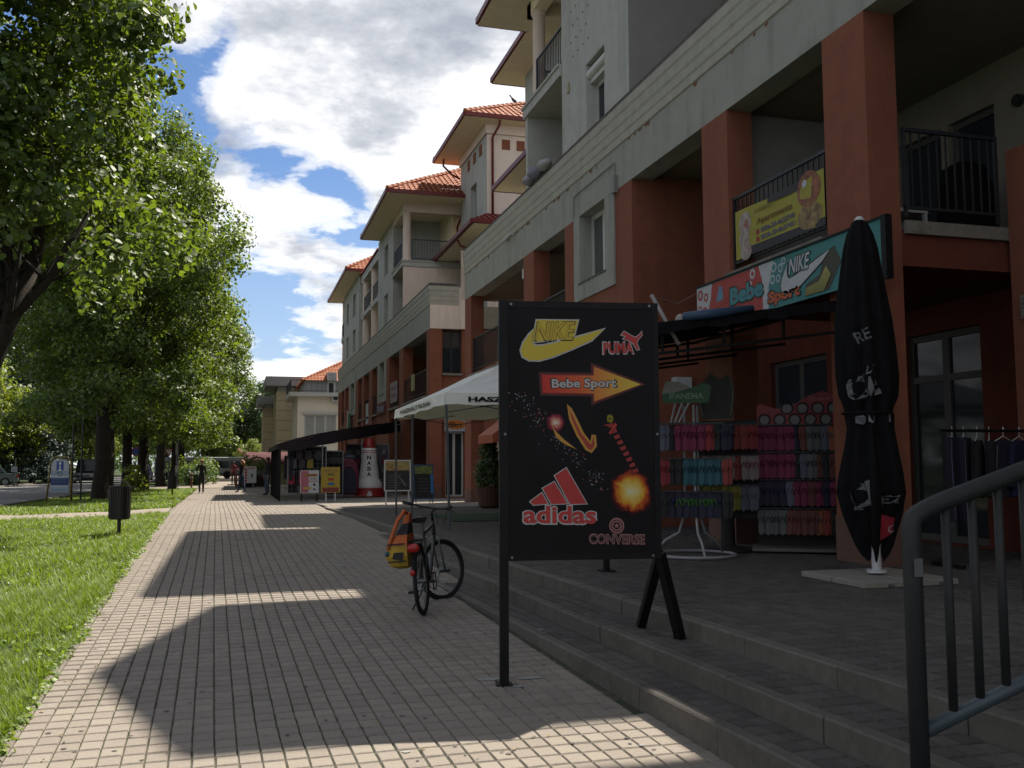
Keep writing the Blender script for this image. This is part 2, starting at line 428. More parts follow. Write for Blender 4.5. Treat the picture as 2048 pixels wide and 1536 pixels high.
def lay_pavers(parent, pts, hx, hy, m, name, ang=0.0257, limit=300):
    """pts: (x, y, z) of stones; those that show largest become parts, the rest one joined part"""
    def area(p):
        u, v, d = seen_at(*p)
        if d < 1 or u < -40 or u > 2090 or v > 1580 or v < 0: return 1e9
        return d
    pts = sorted(pts, key=area)
    near, rest = pts[:limit], pts[limit:]
    meshes = []
    for i in range(8):
        v, f = paver_geo(hx, hy, wob=0.0022)
        me = bpy.data.meshes.new(name); me.from_pydata(v, [], f); me.materials.append(m); meshes.append(me)
    for i, (x, y, z) in enumerate(near):
        o = bpy.data.objects.new(name, meshes[i % 8]); COL.objects.link(o); o.parent = parent
        o.location = (x, y, z + random.uniform(-.0015, .0015)); o.rotation_euler = (random.uniform(-.012, .012) + 0.022, random.uniform(-.012, .012), ang + random.uniform(-.012, .012))
    if rest:
        n = len(rest); R0 = np.array(rest)
        v, f = paver_geo(hx, hy); v = np.array(v); f = np.array([q for q in f])
        V = np.repeat(v[None], n, 0) * np.array([1, 1, 1.0])
        V[:, :, 0] += -ang * V[:, :, 1]
        V[:, :, 2] += (RNG.uniform(-.010, .010, (n, 1)) * V[:, :, 0] / .06 * .1 + RNG.uniform(-.002, .002, (n, 1)))
        V[:, :, :2] *= RNG.uniform(.97, 1.01, (n, 1, 1))
        V += R0[:, None, :]
        Fc = (f[None] + (np.arange(n) * len(v))[:, None, None]).reshape(-1, 4)
        me = bpy.data.meshes.new(name + 's'); me.from_pydata(V.reshape(-1, 3).tolist(), [], Fc.tolist()); me.materials.append(m)
        o = bpy.data.objects.new('paver_field', me); COL.objects.link(o); o.parent = parent; o['kind'] = 'stuff'

PX, PYD = 0.125, 0.160
pts = []
y = 3.6
while y < 60:
    xl, xr = left_edge(y) + 0.10, min(right_edge(y) - 0.02, 8.6 if y < 36 else 7.0 if y < 46 else 2.6)
    x = left_edge(y) + .078
    while x + PX / 2 < xr:
        pts.append((x + PX / 2, y, tz(x + PX / 2, y))); x += PX
    y += PYD
lay_pavers(pavement, pts, PX / 2 - 0.0030, PYD / 2 - 0.0055, M['paver'], 'paver')

def kerb_row(parent, xf, y0, y1, w, zt, zb, m, ln=1.0, name='kerb_stone', rnd=0.006):
    """long edging stones following the line x = xf(y)"""
    yy = y0
    while yy < y1 - 0.05:
        ye = min(yy + ln, y1)
        b = MB(); a0, a1 = xf(yy + 0.004), xf(ye - 0.004); dz = random.uniform(-rnd, rnd) * .7; z0, z1 = zt(yy) + dz, zt(ye) + dz + random.uniform(-rnd, rnd) * .4; j = random.uniform(-rnd, rnd); c = 0.012
        ya, yb = yy + 0.004, ye - 0.004
        prof = [(0, 'b'), (0, -c), (c, 0), (w - c, 0), (w, -c), (w, 'b')]
        vs = []
        for (xx, yv, zz) in ((a0, ya, z0), (a1, yb, z1)):
            for px, pz in prof: vs.append((xx + px + j, yv, (zb(yv) if pz == 'b' else zz + pz)))
        fs = [(i, i + 1, i + 7, i + 6) for i in range(5)] + [tuple(range(6)), tuple(reversed(range(6, 12)))]
        b.add(vs, fs); b.build(name, m, parent, local=True, fix=True)
        yy = ye
kerb_row(pavement, lambda y: left_edge(y) - 0.0 , 3.0, 46, 0.075, lambda y: gz(y) + 0.006, lambda y: gz(y) - 0.15, M['kerb'])
kerb_row(road, lambda y: -7.36, 20, 130, 0.14, lambda y: gz(y) + 0.07, lambda y: gz(y) - 0.2, M['kerb'], 3.0)
kerb_row(road, lambda y: -15.44, 20, 130, 0.14, lambda y: gz(y) + 0.07, lambda y: gz(y) - 0.2, M['kerb'], 3.0)

# terrace with its three steps
tb = MB()
YT = [-6, 3, 8, 12, 16, 20, 23, 26.8]
for a, c in zip(YT[:-1], YT[1:]):
    tb.quad((e3(a) + .06, a, TERRACE - .010), (10.6, a, TERRACE - .010), (10.6, c, TERRACE - .010), (e3(c) + .06, c, TERRACE - .010))
tb.quad((2.44, 26.8, TERRACE - .010), (10.6, 26.8, TERRACE - .010), (10.6, 29, TERRACE - .020), (2.44, 29, TERRACE - .020)).quad((2.44, 29, TERRACE - .020), (10.6, 29, TERRACE - .020), (10.6, 34, gz(34) - .009), (2.44, 34, gz(34) - .009))
terrace = tb.build('terrace', M['joint']); terrace['kind'] = 'structure'
steps = MB()
for ef, en, z in ((e1, e2, .30), (e2, e3, .44)):
    for a, c in zip(range(-4, 20, 2), range(-2, 22, 2)):
        if z == .30 and a > 10: continue
        steps.quad((ef(a) + .05, a, z - .010), (en(a) + .02, a, z - .010), (en(c) + .02, c, z - .010), (ef(c) + .05, c, z - .010))
terrace_steps = steps.build('terrace_steps', M['joint']); terrace_steps['kind'] = 'structure'
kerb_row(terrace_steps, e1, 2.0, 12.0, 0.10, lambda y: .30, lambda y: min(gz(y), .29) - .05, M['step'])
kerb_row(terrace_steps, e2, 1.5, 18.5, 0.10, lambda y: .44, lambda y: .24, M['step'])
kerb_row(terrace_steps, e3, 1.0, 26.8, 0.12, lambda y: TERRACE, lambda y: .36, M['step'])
def fill(xa, xb, y0, y1, z):
    out = []; y = y0
    while y < y1:
        n = max(1, round((xb(y) - xa(y)) / PX)) if xb(y) - xa(y) < 1 else int((10.0 - xa(y)) / PX)
        for i in range(n): out.append((xa(y) + (i + .5) * PX * (1.0 if n > 8 else (xb(y) - xa(y)) / (n * PX)), y, z))
        y += PYD
    return out
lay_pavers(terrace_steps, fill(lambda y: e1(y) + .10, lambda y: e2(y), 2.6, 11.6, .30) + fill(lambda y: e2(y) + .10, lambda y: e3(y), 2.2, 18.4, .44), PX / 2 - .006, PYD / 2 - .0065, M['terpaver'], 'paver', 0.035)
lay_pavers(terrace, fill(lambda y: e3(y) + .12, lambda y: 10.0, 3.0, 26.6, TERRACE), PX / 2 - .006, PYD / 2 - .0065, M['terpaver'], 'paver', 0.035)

# cross paths over the lawn
b = MB(); zc = gz(26) - .030
b.poly([(-1.80, 26.5, gz(26.5) - .012), (-1.96, 31.2, gz(31) - .012), (-3.4, 28.6, gz(28.6) - .012), (-7.36, 27.2, gz(27) - .012), (-7.36, 23.6, gz(23.6) - .012), (-4.2, 24.9, gz(24.9) - .012)])
o = b.build('path', M['path']); o['kind'] = 'structure'
b = MB(); b.poly([(-2.45, 60.5, gz(60) - .012), (-2.6, 68, gz(68) - .012), (-7.36, 68, gz(68) - .012), (-7.36, 61.5, gz(61) - .012)])
o = b.build('path', M['path']); o['kind'] = 'structure'
# trodden gum, crumbs and blown leaves on the paving
b = MB()
for i in range(150):
    y = 4.8 + 16 * random.random() ** 1.4; x = random.uniform(left_edge(y) + .1, right_edge(y) - .1); r = random.uniform(.008, .020)
    b.poly([(x + r * math.cos(a) * random.uniform(.8, 1.2), y + r * math.sin(a), gz(y) + .0035) for a in [2 * PI * k / 7 for k in range(7)]])
tag(b.build('gum_spots', mat('gum', (.13, .12, .11), .8)), 'dark trodden gum spots scattered over the paving', 'stains', kind='stuff')
b = MB()
for i in range(110):
    y = 4.7 + 14 * random.random() ** 1.3; x = random.uniform(left_edge(y) + .02, right_edge(y) - .02) if i % 3 else left_edge(y) + random.uniform(.02, .4); r = random.uniform(.010, .024); a = random.uniform(0, 6.28); z = gz(y) + .005
    c, s = math.cos(a) * r, math.sin(a) * r
    b.add([(x - c, y - s, z), (x + s * .5, y - c * .5, z + .004), (x + c, y + s, z + .002), (x - s * .5, y + c * .5, z + .008)], [(0, 1, 2, 3)])
tag(b.build('fallen_leaves', mat('dry_leaf', (.40, .32, .14), .8, isl=.5)), 'small dry leaf flakes blown over the paving', 'leaves', kind='stuff')
# iron access cover outline and pale patches in the paving
b = MB()
for (x0, x1, ya, yb) in ((-.45, 1.0, 17.9, 17.94), (-.25, .85, 17.2, 17.23)):
    b.quad((x0, ya, gz(ya) + .003), (x1, ya, gz(ya) + .003), (x1, yb, gz(yb) + .003), (x0, yb, gz(yb) + .003))
tag(b.build('access_cover_seam', M['black']), kind='structure')
# ------------------------------------------------------------------ buildings
def mapper(axis, c, sgn=1):
    if axis == 'x': return lambda a, z, d=0.0: (c + d * sgn, a, z)
    return lambda a, z, d=0.0: (a, c + d * sgn, z)
def wall(mb, axis, c, a0, a1, z0, z1, holes=(), depth=0.25, sgn=1, mi=0, reveal=True):
    """face at axis=c with openings (b0,b1,y0,y1) and reveals running inwards"""
    P = mapper(axis, c, sgn)
    A = sorted({a0, a1} | {h[0] for h in holes} | {h[1] for h in holes}); Z = sorted({z0, z1} | {h[2] for h in holes} | {h[3] for h in holes})
    A = [a for a in A if a0 <= a <= a1]; Z = [z for z in Z if z0 <= z <= z1]
    for i in range(len(A) - 1):
        for j in range(len(Z) - 1):
            ca, cz = (A[i] + A[i + 1]) / 2, (Z[j] + Z[j + 1]) / 2
            if any(h[0] < ca < h[1] and h[2] < cz < h[3] for h in holes): continue
            mb.quad(P(A[i], Z[j]), P(A[i + 1], Z[j]), P(A[i + 1], Z[j + 1]), P(A[i], Z[j + 1]), mi)
    for h in (holes if reveal else ()):
        b0, b1, y0, y1 = h[:4]
        for (p, q) in (((b0, y0), (b0, y1)), ((b0, y1), (b1, y1)), ((b1, y1), (b1, y0)), ((b1, y0), (b0, y0))):
            mb.quad(P(*p), P(*q), P(*q, depth), P(*p, depth), mi)
    return mb
def window(root, axis, c, a0, a1, z0, z1, rec=0.18, fr=0.06, cols=2, rows=1, sgn=1, fm='white', gm='glass', sill=None, name='window', split=None):
    """framed window: frame mesh with glass panes (and a sill) as its own parts"""
    P = mapper(axis, c + rec * sgn, sgn)
    def bx(mb, p0, p1, q0, q1, d0, d1):
        v = [P(a, z, d) for d in (d0, d1) for z in (q0, q1) for a in (p0, p1)]
        mb.add(v, [(0, 2, 3, 1), (4, 5, 7, 6), (0, 1, 5, 4), (2, 6, 7, 3), (0, 4, 6, 2), (1, 3, 7, 5)])
    f = MB(); e = 0.004
    bx(f, a0, a1, z0, z0 + fr, 0, .06); bx(f, a0, a1, z1 - fr, z1, 0, .06)
    bx(f, a0, a0 + fr, z0 + fr, z1 - fr, 0, .06); bx(f, a1 - fr, a1, z0 + fr, z1 - fr, 0, .06)
    cs = [a0 + (a1 - a0) * i / cols for i in range(cols + 1)]
    rs = [z0 + (z1 - z0) * t for t in (split if split else [i / rows for i in range(rows + 1)])]
    for a in cs[1:-1]: bx(f, a - fr * .7, a + fr * .7, z0 + fr, z1 - fr, -e, .056)
    for z in rs[1:-1]: bx(f, a0 + fr, a1 - fr, z - fr * .5, z + fr * .5, -2 * e, .052)
    w = f.build(name, M[fm], root, fix=True)
    for i in range(cols):
        for j in range(len(rs) - 1):
            g = MB(); g.quad(P(cs[i] + fr * .5, rs[j] + fr * .4, .03), P(cs[i + 1] - fr * .5, rs[j] + fr * .4, .03), P(cs[i + 1] - fr * .5, rs[j + 1] - fr * .4, .03), P(cs[i] + fr * .5, rs[j + 1] - fr * .4, .03))
            g.build('pane', M[gm], w)
    if sill:
        s = MB(); bx(s, a0 - .06, a1 + .06, z0 - .04, z0 - .003, -rec - .05, .02); s.build('sill', M[sill], w, fix=True)
    return w
def railing(root, p, q, z0, z1, m='rail', step=0.12, name='railing'):
    """balcony railing p-q (x,y): two rails with balusters as parts"""
    p, q = Vector((p[0], p[1], 0)), Vector((q[0], q[1], 0)); L = (q - p).length; d = (q - p) / L
    b = MB(); b.bar((p.x, p.y, z1), (q.x, q.y, z1), .045, .045); b.bar((p.x, p.y, z0), (q.x, q.y, z0), .035, .035)
    for t in (0.02, L - 0.02): b.bar((*(p + d * t).to_2d(), z0 - .12), (*(p + d * t).to_2d(), z1), .04)
    r = b.build(name, M[m], root)
    n = max(2, int(L / step)); me = None
    for i in range(1, n):
        c = p + d * (L * i / n)
        if me is None:
            bb = MB(); bb.box(-.009, .009, -.009, .009, 0, z1 - z0 - .02); o = bb.build('baluster', M[m], r, local=True); me = o.data
        else:
            o = bpy.data.objects.new('baluster', me); COL.objects.link(o); o.parent = r
        o.location = Vector((c.x, c.y, z0 + .01)) - ORIGIN[root.name]
    return r
def gutter(root, pts, r=0.075, name='gutter'):
    b = MB()
    for p, q in zip(pts[:-1], pts[1:]): b.bar(p, q, r * 2, r * 2)
    return b.build(name, M['gutter'], root)
def pipe(root, pts, r=0.05, name='downpipe', m='gutter'):
    b = MB(); b.tube(pts, r, 8); return b.build(name, M[m], root, smooth=True)
def tiled_slope(mb, a, b_, c, d, pu=0.26, pv=0.34, amp=0.035):
    """roof slope: eave a->b, ridge d->c; rolled clay tiles in stepped courses"""
    a, b_, c, d = map(Vector, (a, b_, c, d)); eave = b_ - a; L = eave.length; up = ((d + c) / 2 - (a + b_) / 2); S = up.length
    eh = eave.normalized(); nrm = eh.cross(up.normalized()); nrm = nrm if nrm.z > 0 else -nrm
    rows = max(2, int(S / pv)); cols = max(8, int(L / (pu / 4)))
    for i in range(rows):
        for (t0, h0, t1, h1) in (((i) / rows, amp, (i + 1) / rows, 0.0),):
            ring = []
            for t, h in ((t0, h0), (t1, h1)):
                l, r = a.lerp(d, t), b_.lerp(c, t); row = []
                for j in range(cols + 1):
                    p = l.lerp(r, j / cols); u = (p - a).dot(eh)
                    row.append(p + nrm * (h + amp * math.cos(2 * PI * u / pu)))
                ring.append(row)
            base = len(mb.v); n = cols + 1
            mb.add(ring[0] + ring[1], [(j, j + 1, n + j + 1, n + j) for j in range(cols)])
    return mb
def hip_roof(root, x0, x1, y0, y1, z, rise, ridge='y', name='roof', faces='all', inset=None):
    w = (x1 - x0) / 2 if ridge == 'y' else (y1 - y0) / 2
    w = inset or w
    A, B, C, D = (x0, y0, z), (x1, y0, z), (x1, y1, z), (x0, y1, z)
    if ridge == 'y': p, q = ((x0 + x1) / 2, min(y0 + w, (y0 + y1) / 2), z + rise), ((x0 + x1) / 2, max(y1 - w, (y0 + y1) / 2), z + rise)
    else: p, q = (min(x0 + w, (x0 + x1) / 2), (y0 + y1) / 2, z + rise), (max(x1 - w, (x0 + x1) / 2), (y0 + y1) / 2, z + rise)
    b = MB()
    if ridge == 'y':
        tiled_slope(b, A, B, p, p); tiled_slope(b, B, C, q, p); tiled_slope(b, C, D, q, q); tiled_slope(b, D, A, p, q)
    else:
        tiled_slope(b, A, B, q, p); tiled_slope(b, B, C, q, q); tiled_slope(b, C, D, p, q); tiled_slope(b, D, A, p, p)
    r = b.build(name, M['tile'], root)
    h = MB()
    segs = [(A, p), (B, p if ridge == 'y' else q), (C, q), (D, q if ridge == 'y' else p), (p, q)]
    for s0, s1 in segs:
        s0, s1 = Vector(s0), Vector(s1); n = max(1, int((s1 - s0).length / .38))
        if (s1 - s0).length < .1: continue
        for i in range(n): h.tube([s0.lerp(s1, i / n) + Vector((0, 0, .05)), s0.lerp(s1, (i + 1.12) / n) + Vector((0, 0, .035))], [.11, .085], 7)
    h.build('ridge_tiles', M['tile'], r)
    return r
def eaves(root, pts, z, th=0.16):
    """flat soffit under a roof edge with the gutter running round it; pts open outline seen from outside"""
    b = MB(); b.prism([(x, y, z) for x, y in pts], (0, 0, th)); b.build('soffit', M['cream'], root, fix=True)

FX = 7.14
def cornice(root, y0, y1, zt, x=FX, near_return=None):
    """stepped moulding under a weathered coping; runs along the street and returns round the end"""
    prof = [(0.00, -.90), (-.025, -.88), (-.025, -.74), (-.04, -.70), (-.04, -.56), (-.055, -.51), (-.055, -.34), (-.072, -.29), (-.072, -.13), (.30, -.13)]
    b = MB()
    pr = [(x + px, zt + pz) for px, pz in prof]
    n = len(pr)
    for i in range(n - 1):
        (xa, za), (xb, zb) = pr[i], pr[i + 1]
        ya, yb = y0 + (xa - x), y0 + (xb - x)
        b.quad((xa, ya, za), (xa, y1, za), (xb, y1, zb), (xb, yb, zb))
        if near_return:
            b.quad((near_return, ya, za), (xa, ya, za), (xb, yb, zb), (near_return, yb, zb))
    b.build('cornice', M['cornice'], root)
    c = MB(); e = .03
    c.prism([(x - e, y0 - e, zt - .127), (near_return or x + .30, y0 - e, zt - .127), (near_return or x + .30, y0 + .28, zt - .127), (x + .32, y0 + .28, zt - .127), (x + .32, y1, zt - .127), (x - e, y1, zt - .127)], (0, 0, .115))
    c.build('coping', M['coping'], root, fix=True)
def streaks(root, y0, y1, z, x, n):
    """rust-brown run marks left under the moulding"""
    b = MB()
    for i in range(n):
        y = random.uniform(y0, y1); h = random.uniform(.03, .10); w = random.uniform(.06, .25)
        b.prism([(x, y, z), (x, y + w, z), (x, y + w * .7, z - h), (x, y + w * .3, z - h * .8)], (-.003, 0, 0))
    o = b.build('stain', paint('rust_stain', (0.24, 0.10, 0.035), .95), root, fix=True); o['kind'] = 'stuff'
def surround(root, x, a0, a1, z0, z1, h, m='fascia', t=0.035):
    b = MB(); wall(b, 'x', x - t, a0, a1, z0, z1, [h], .30)
    P = mapper('x', x - t)
    for (p, q) in (((a0, z0), (a0, z1)), ((a1, z1), (a1, z0)), ((a1, z0), (a0, z0))): b.quad(P(*p), P(*p, t), P(*q, t), P(*q))
    return b.build('window_surround', M[m], root)
def column(root, y0, y1, z0, z1, x0=FX, x1=7.57, plinth=True):
    b = MB(); b.box(x0, x1, y0, y1, z0, z1); c = b.build('column', M['red'], root)
    if plinth:
        p = MB(); p.box(x0 - .012, x1 + .012, y0 - .012, y1 + .012, z0 - .05, z0 + .55); p.build('plinth', paint('plinth_stucco', (0.22, 0.12, 0.09), .95), c)
def round_column(root, x, y, z0, z1, r=.17):
    b = MB(); b.lathe([(r * 1.25, 0), (r * 1.25, .10), (r, .14), (r * .94, z1 - z0 - .14), (r * 1.2, z1 - z0 - .08), (r * 1.2, z1 - z0)], (x, y, z0), 20)
    b.build('round_column', M['pink'], root, smooth=False)

EZ = 14.0
# ---- near apartment block -------------------------------------------------
A = thing('apartment_building', 'near grey stucco apartment block on terracotta columns above the sports shop', 'building', (FX, 18, TERRACE))
b = MB(); b.box(FX, 7.57, -6, 30.54, 7.22, 8.82); b.build('fascia_beam', M['fascia'], A)
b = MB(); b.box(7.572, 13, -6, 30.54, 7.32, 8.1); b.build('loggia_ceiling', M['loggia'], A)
cornice(A, -6, 30.54, 8.96); streaks(A, 9.5, 30, 8.055, FX, 34)
b = MB(); b.quad((7.0, 30.545, 7.22), (13, 30.545, 7.22), (13, 30.545, 8.9), (7.0, 30.545, 8.9)); b.build('end_wall', M['pink'], A)
for (y0, y1) in ((9.46, 10.31), (12.81, 13.64), (22.85, 23.74), (29.69, 30.54)): column(A, y0, y1, TERRACE if y0 < 26 else .42, 7.22)
# pier with the framed window
hole = (17.85, 19.36, 5.72, 7.21)
b = MB(); wall(b, 'x', FX, 16.52, 20.43, TERRACE, 7.22, [hole], .3, reveal=False)
b.quad((FX, 16.52, TERRACE), (10, 16.52, TERRACE), (10, 16.52, 7.3), (FX, 16.52, 7.3)); b.quad((FX, 20.43, TERRACE), (10, 20.43, TERRACE), (10, 20.43, 7.3), (FX, 20.43, 7.3))
b.build('pier_wall', M['red'], A)
surround(A, FX, 17.36, 19.72, 5.33, 7.216, hole)
window(A, 'x', FX, 17.85, 19.36, 5.72, 7.21, .255, .10, 2, 1, sill='coping', gm='glassmid')
b = MB()
for p, q in (((FX - .03, 19.74, 7.26), (FX - .03, 19.70, 7.75)), ((FX - .03, 19.70, 7.75), (FX - .03, 17.3, 7.78)), ((FX - .03, 17.3, 7.78), (FX - .03, 17.28, 7.5))): b.bar(p, q, .02)
b.box(FX - .09, FX, 17.2, 17.34, 7.15, 7.5); b.build('cable_conduit', paint('grey_conduit', (.30, .30, .28)), A)
# first-floor slabs and ledges
for (y0, y1) in ((9.46, 13.64), (20.43, 30.54)):
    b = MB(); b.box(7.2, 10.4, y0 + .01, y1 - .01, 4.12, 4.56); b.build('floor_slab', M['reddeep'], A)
    for (s0, s1) in (((10.31, 12.81),) if y0 < 12 else ((20.45, 22.85), (23.74, 29.69))):
        b = MB(); b.box(7.04, 7.34, s0 + .005, s1 - .005, 4.562, 4.64); b.build('ledge', M['coping'] if False else M['kerb'], A)
b = MB(); b.box(7.60, 10.4, 9.40, 9.45, 4.50, 4.66); b.build('ledge', M['kerb'], A)
# apartment walls behind the loggias, upper and ground floor
ups = [(10.5, 11.4, 4.66, 6.75), (11.55, 12.5, 4.66, 6.75), (24.4, 26.2, 4.66, 6.8), (27.0, 28.6, 5.4, 6.9)]
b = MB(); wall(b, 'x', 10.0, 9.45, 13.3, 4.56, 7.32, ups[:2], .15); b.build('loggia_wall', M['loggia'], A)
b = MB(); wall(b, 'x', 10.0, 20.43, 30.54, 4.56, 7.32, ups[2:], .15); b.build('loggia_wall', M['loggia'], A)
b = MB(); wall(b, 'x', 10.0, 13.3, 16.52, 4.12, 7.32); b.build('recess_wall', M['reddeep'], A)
for h in ups: window(A, 'x', 10.0, h[0], h[1], h[2], h[3], .10, .09, 2 if h[1] - h[0] > 1.2 else 1, 1, fm='frameshaded')
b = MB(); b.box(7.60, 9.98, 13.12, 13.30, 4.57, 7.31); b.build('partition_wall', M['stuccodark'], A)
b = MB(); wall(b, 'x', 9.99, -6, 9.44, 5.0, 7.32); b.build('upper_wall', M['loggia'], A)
b = MB(); wall(b, 'x', 9.08, -6, 9.39, TERRACE, 5.62); b.quad((9.08, 9.39, TERRACE), (9.98, 9.39, TERRACE), (9.98, 9.39, 5.62), (9.08, 9.39, 5.62)); b.quad((9.08, -6, 5.62), (9.08, 9.39, 5.62), (9.62, 9.39, 5.62), (9.62, -6, 5.62)); b.build('side_wall', M['red'], A)
for (y, z) in ((8.6, 6.62), (10.05, 6.62), (14.0, 6.75)):
    b = MB(); xx = 10.0
    b.tube([(xx, y, z), (xx - .06, y, z)], .085, 14); b.tube([(xx - .06, y, z), (xx - .075, y, z)], .055, 12); b.build('wall_vent', M['rail'], A)
b = MB(); b.box(9.03, 9.08, 8.95, 9.22, 3.50, 3.78)
for i in range(5): b.box(9.015, 9.03, 8.97, 9.20, 3.53 + i * .05, 3.555 + i * .05)
b.build('air_grille', M['kerb'], A)
gf = [(10.95, 12.55, TERRACE + .02, 3.72), (14.6, 16.45, 1.9, 3.72), (21.0, 22.6, TERRACE + .02, 3.5), (24.2, 28.8, 1.2, 3.6)]
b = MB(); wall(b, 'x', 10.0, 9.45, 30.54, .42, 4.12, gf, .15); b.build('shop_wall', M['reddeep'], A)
window(A, 'x', 10.0, 10.95, 12.55, TERRACE + .02, 3.72, .1, .10, 2, 2, name='door', split=[0, .78, 1], fm='frameshaded')
window(A, 'x', 10.0, 14.6, 16.45, 1.9, 3.72, .1, .10, 2, 2, name='shop_window', split=[0, .52, 1], fm='frameshaded')
window(A, 'x', 10.0, 21.0, 22.6, TERRACE + .02, 3.5, .1, .10, 2, 1, name='door')
window(A, 'x', 10.0, 24.2, 28.8, 1.2, 3.6, .1, .10, 3, 1, name='shop_window')
b = MB(); b.box(7.9, 8.22, 16.30, 16.515, 3.05, 3.40); b.build('wall_lamp', M['whitep'], A)
railing(A, (7.22, 10.33), (7.22, 12.80), 4.80, 5.80)
railing(A, (7.60, 9.43), (8.98, 9.43), 4.82, 5.78); railing(A, (7.22, 20.45), (7.22, 22.84), 4.80, 5.80); railing(A, (7.22, 23.76), (7.22, 29.67), 4.80, 5.80)
# upper storeys: projecting block with its window, loggia beside it
UX = 7.2
hole = (17.98, 19.08, 8.9, 10.55)
b = MB(); wall(b, 'x', UX, 16.7, 20.7, 8.84, EZ, [hole], .28)
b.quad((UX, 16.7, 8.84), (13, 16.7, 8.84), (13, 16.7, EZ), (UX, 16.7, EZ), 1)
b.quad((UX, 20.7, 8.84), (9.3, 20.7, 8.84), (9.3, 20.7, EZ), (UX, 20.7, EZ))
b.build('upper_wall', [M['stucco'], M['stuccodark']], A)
window(A, 'x', UX, 17.98, 19.08, 8.9, 10.12, .24, .09, 2, 1)
b = MB(); b.tube([(UX + .12, 17.99, 10.33), (UX + .12, 19.07, 10.33)], .115, 14); b.box(UX + .10, UX + .28, 17.985, 19.075, 10.12, 10.50); b.build('roller_shutter_box', M['white'], A)
b = MB(); 
for i in range(4):
    for j in range(5):
        y, z = 19.9 - i * .33 + (j % 2) * .12, 11.1 + j * .37
        b.tube([(UX + .01, y, z), (UX - .012, y, z)], .022, 6)
b.build('fixing_hole', M['kerb'], A)
for q in ((17.35, 17.5, 11.55, 11.85), (20.15, 20.28, 10.35, 10.58)):
    b = MB(); b.box(UX - .03, UX, *q); b.build('wall_fitting', paint('ochre_fitting', (.42, .36, .17)), A)
b = MB(); b.quad((9.3, 20.7, 8.84), (9.3, 23.5, 8.84), (9.3, 23.5, EZ), (9.3, 20.7, EZ)); b.build('loggia_wall', M['cream'], A)
b = MB(); b.box(UX, 9.3, 23.5, 23.66, 8.84, 10.96); b.box(8.9, 9.3, 23.5, 23.66, 10.96, EZ); b.build('side_wall', M['stucco'], A)
b = MB(); b.box(UX - .06, 9.3, 20.705, 23.72, 10.96, 11.20); b.box(UX - .10, 9.3, 20.705, 23.76, 11.20, 11.26); b.build('loggia_slab', M['stucco'], A)
b = MB(); b.box(UX, UX + .35, 20.8, 23.49, EZ - .35, EZ); b.box(UX, 8.6, 23.15, 23.5, EZ - .35, EZ); b.build('eaves_beam', M['cream'], A)
round_column(A, UX + .19, 23.05, 11.26, EZ - .35)
railing(A, (UX + .06, 20.72), (UX + .06, 22.86), 11.38, 12.25, 'rail'); railing(A, (UX + .4, 23.45), (8.5, 23.45), 11.38, 12.25, 'rail')
b = MB(); b.box(7.42, 7.56, 20.75, 23.4, 8.84, 9.12); b.build('parapet', M['fascia'], A)
# recessed end wing with its skirt roof
E2 = 14.6
b = MB(); wall(b, 'x', 8.9, 23.66, 29.3, 8.1, E2, [(26.2, 27.4, 11.8, 13.3)], .2); b.quad((8.9, 29.3, 8.1), (13, 29.3, 8.1), (13, 29.3, E2), (8.9, 29.3, E2)); b.build('upper_wall', M['stucco'], A)
window(A, 'x', 8.9, 26.2, 27.4, 11.8, 13.3, .16, .08, 2, 1)
eaves(A, [(8.0, 25.0), (9.5, 25.0), (9.5, 30.0), (8.0, 30.0)], 10.85, .10)
gutter(A, [(8.0, 25.0, 10.93), (8.0, 30.05, 10.93), (9.5, 30.05, 10.93)])
b = MB(); tiled_slope(b, (8.0, 30.0, 10.97), (8.0, 25.0, 10.97), (8.9, 25.0, 11.5), (8.9, 29.3, 11.5)); b.build('skirt_roof', M['tile'], A)
b = MB(); b.box(8.75, 8.9, 28.3, 28.7, 9.8, 10.8); b.build('shutter_panel', M['gutter'], A)
# roofs: the street block, the recessed wing, and the bays towards the camera
eaves(A, [(6.2, 16.64), (8.5, 16.64), (8.5, 24.9), (6.2, 24.9)], EZ)
gutter(A, [(8.5, 16.64, EZ + .1), (6.2, 16.64, EZ + .1), (6.2, 24.9, EZ + .1), (7.7, 24.9, EZ + .1)], .08)
eaves(A, [(8.0, 25.65), (16, 25.65), (16, 30.1), (8.0, 30.1)], E2)
gutter(A, [(9.2, 25.6, E2 + .1), (8.0, 25.6, E2 + .1), (8.0, 30.15, E2 + .1), (13, 30.15, E2 + .1)], .08)
b = MB(); b.prism([(8.5, -6, EZ), (16, -6, EZ), (16, 25.64, EZ), (9.1, 25.64, EZ), (9.1, 24.9, EZ), (8.5, 24.9, EZ), (8.5, 16.64, EZ), (8.55, 16.64, EZ), (8.55, 15.9, EZ), (8.5, 15.9, EZ), (8.5, 10.85, EZ), (10.3, 10.85, EZ), (10.3, 10.02, EZ), (8.5, 10.02, EZ)], (0, 0, .16)); b.build('soffit', M['cream'], A, fix=True)
eaves(A, [(8.5, 10.85), (8.5, 15.9), (6.98, 15.75), (6.24, 13.0), (7.0, 10.85)], EZ)
gutter(A, [(8.5, 10.87, EZ + .1), (7.0, 10.87, EZ + .1), (6.24, 13.0, EZ + .1), (6.98, 15.75, EZ + .1), (8.5, 15.88, EZ + .1)], .06)
eaves(A, [(6.6, -6), (8.5, -6), (8.5, 10.02), (6.6, 10.02)], EZ)
gutter(A, [(6.6, -6, EZ + .1), (6.6, 10.0, EZ + .1), (8.5, 10.0, EZ + .1)], .06)
b = MB(); tiled_slope(b, (6.3, 25.2, EZ + .17), (6.3, -6, EZ + .17), (13, -6, EZ + 2.6), (13, 20, EZ + 2.6), .26, .5) if False else None
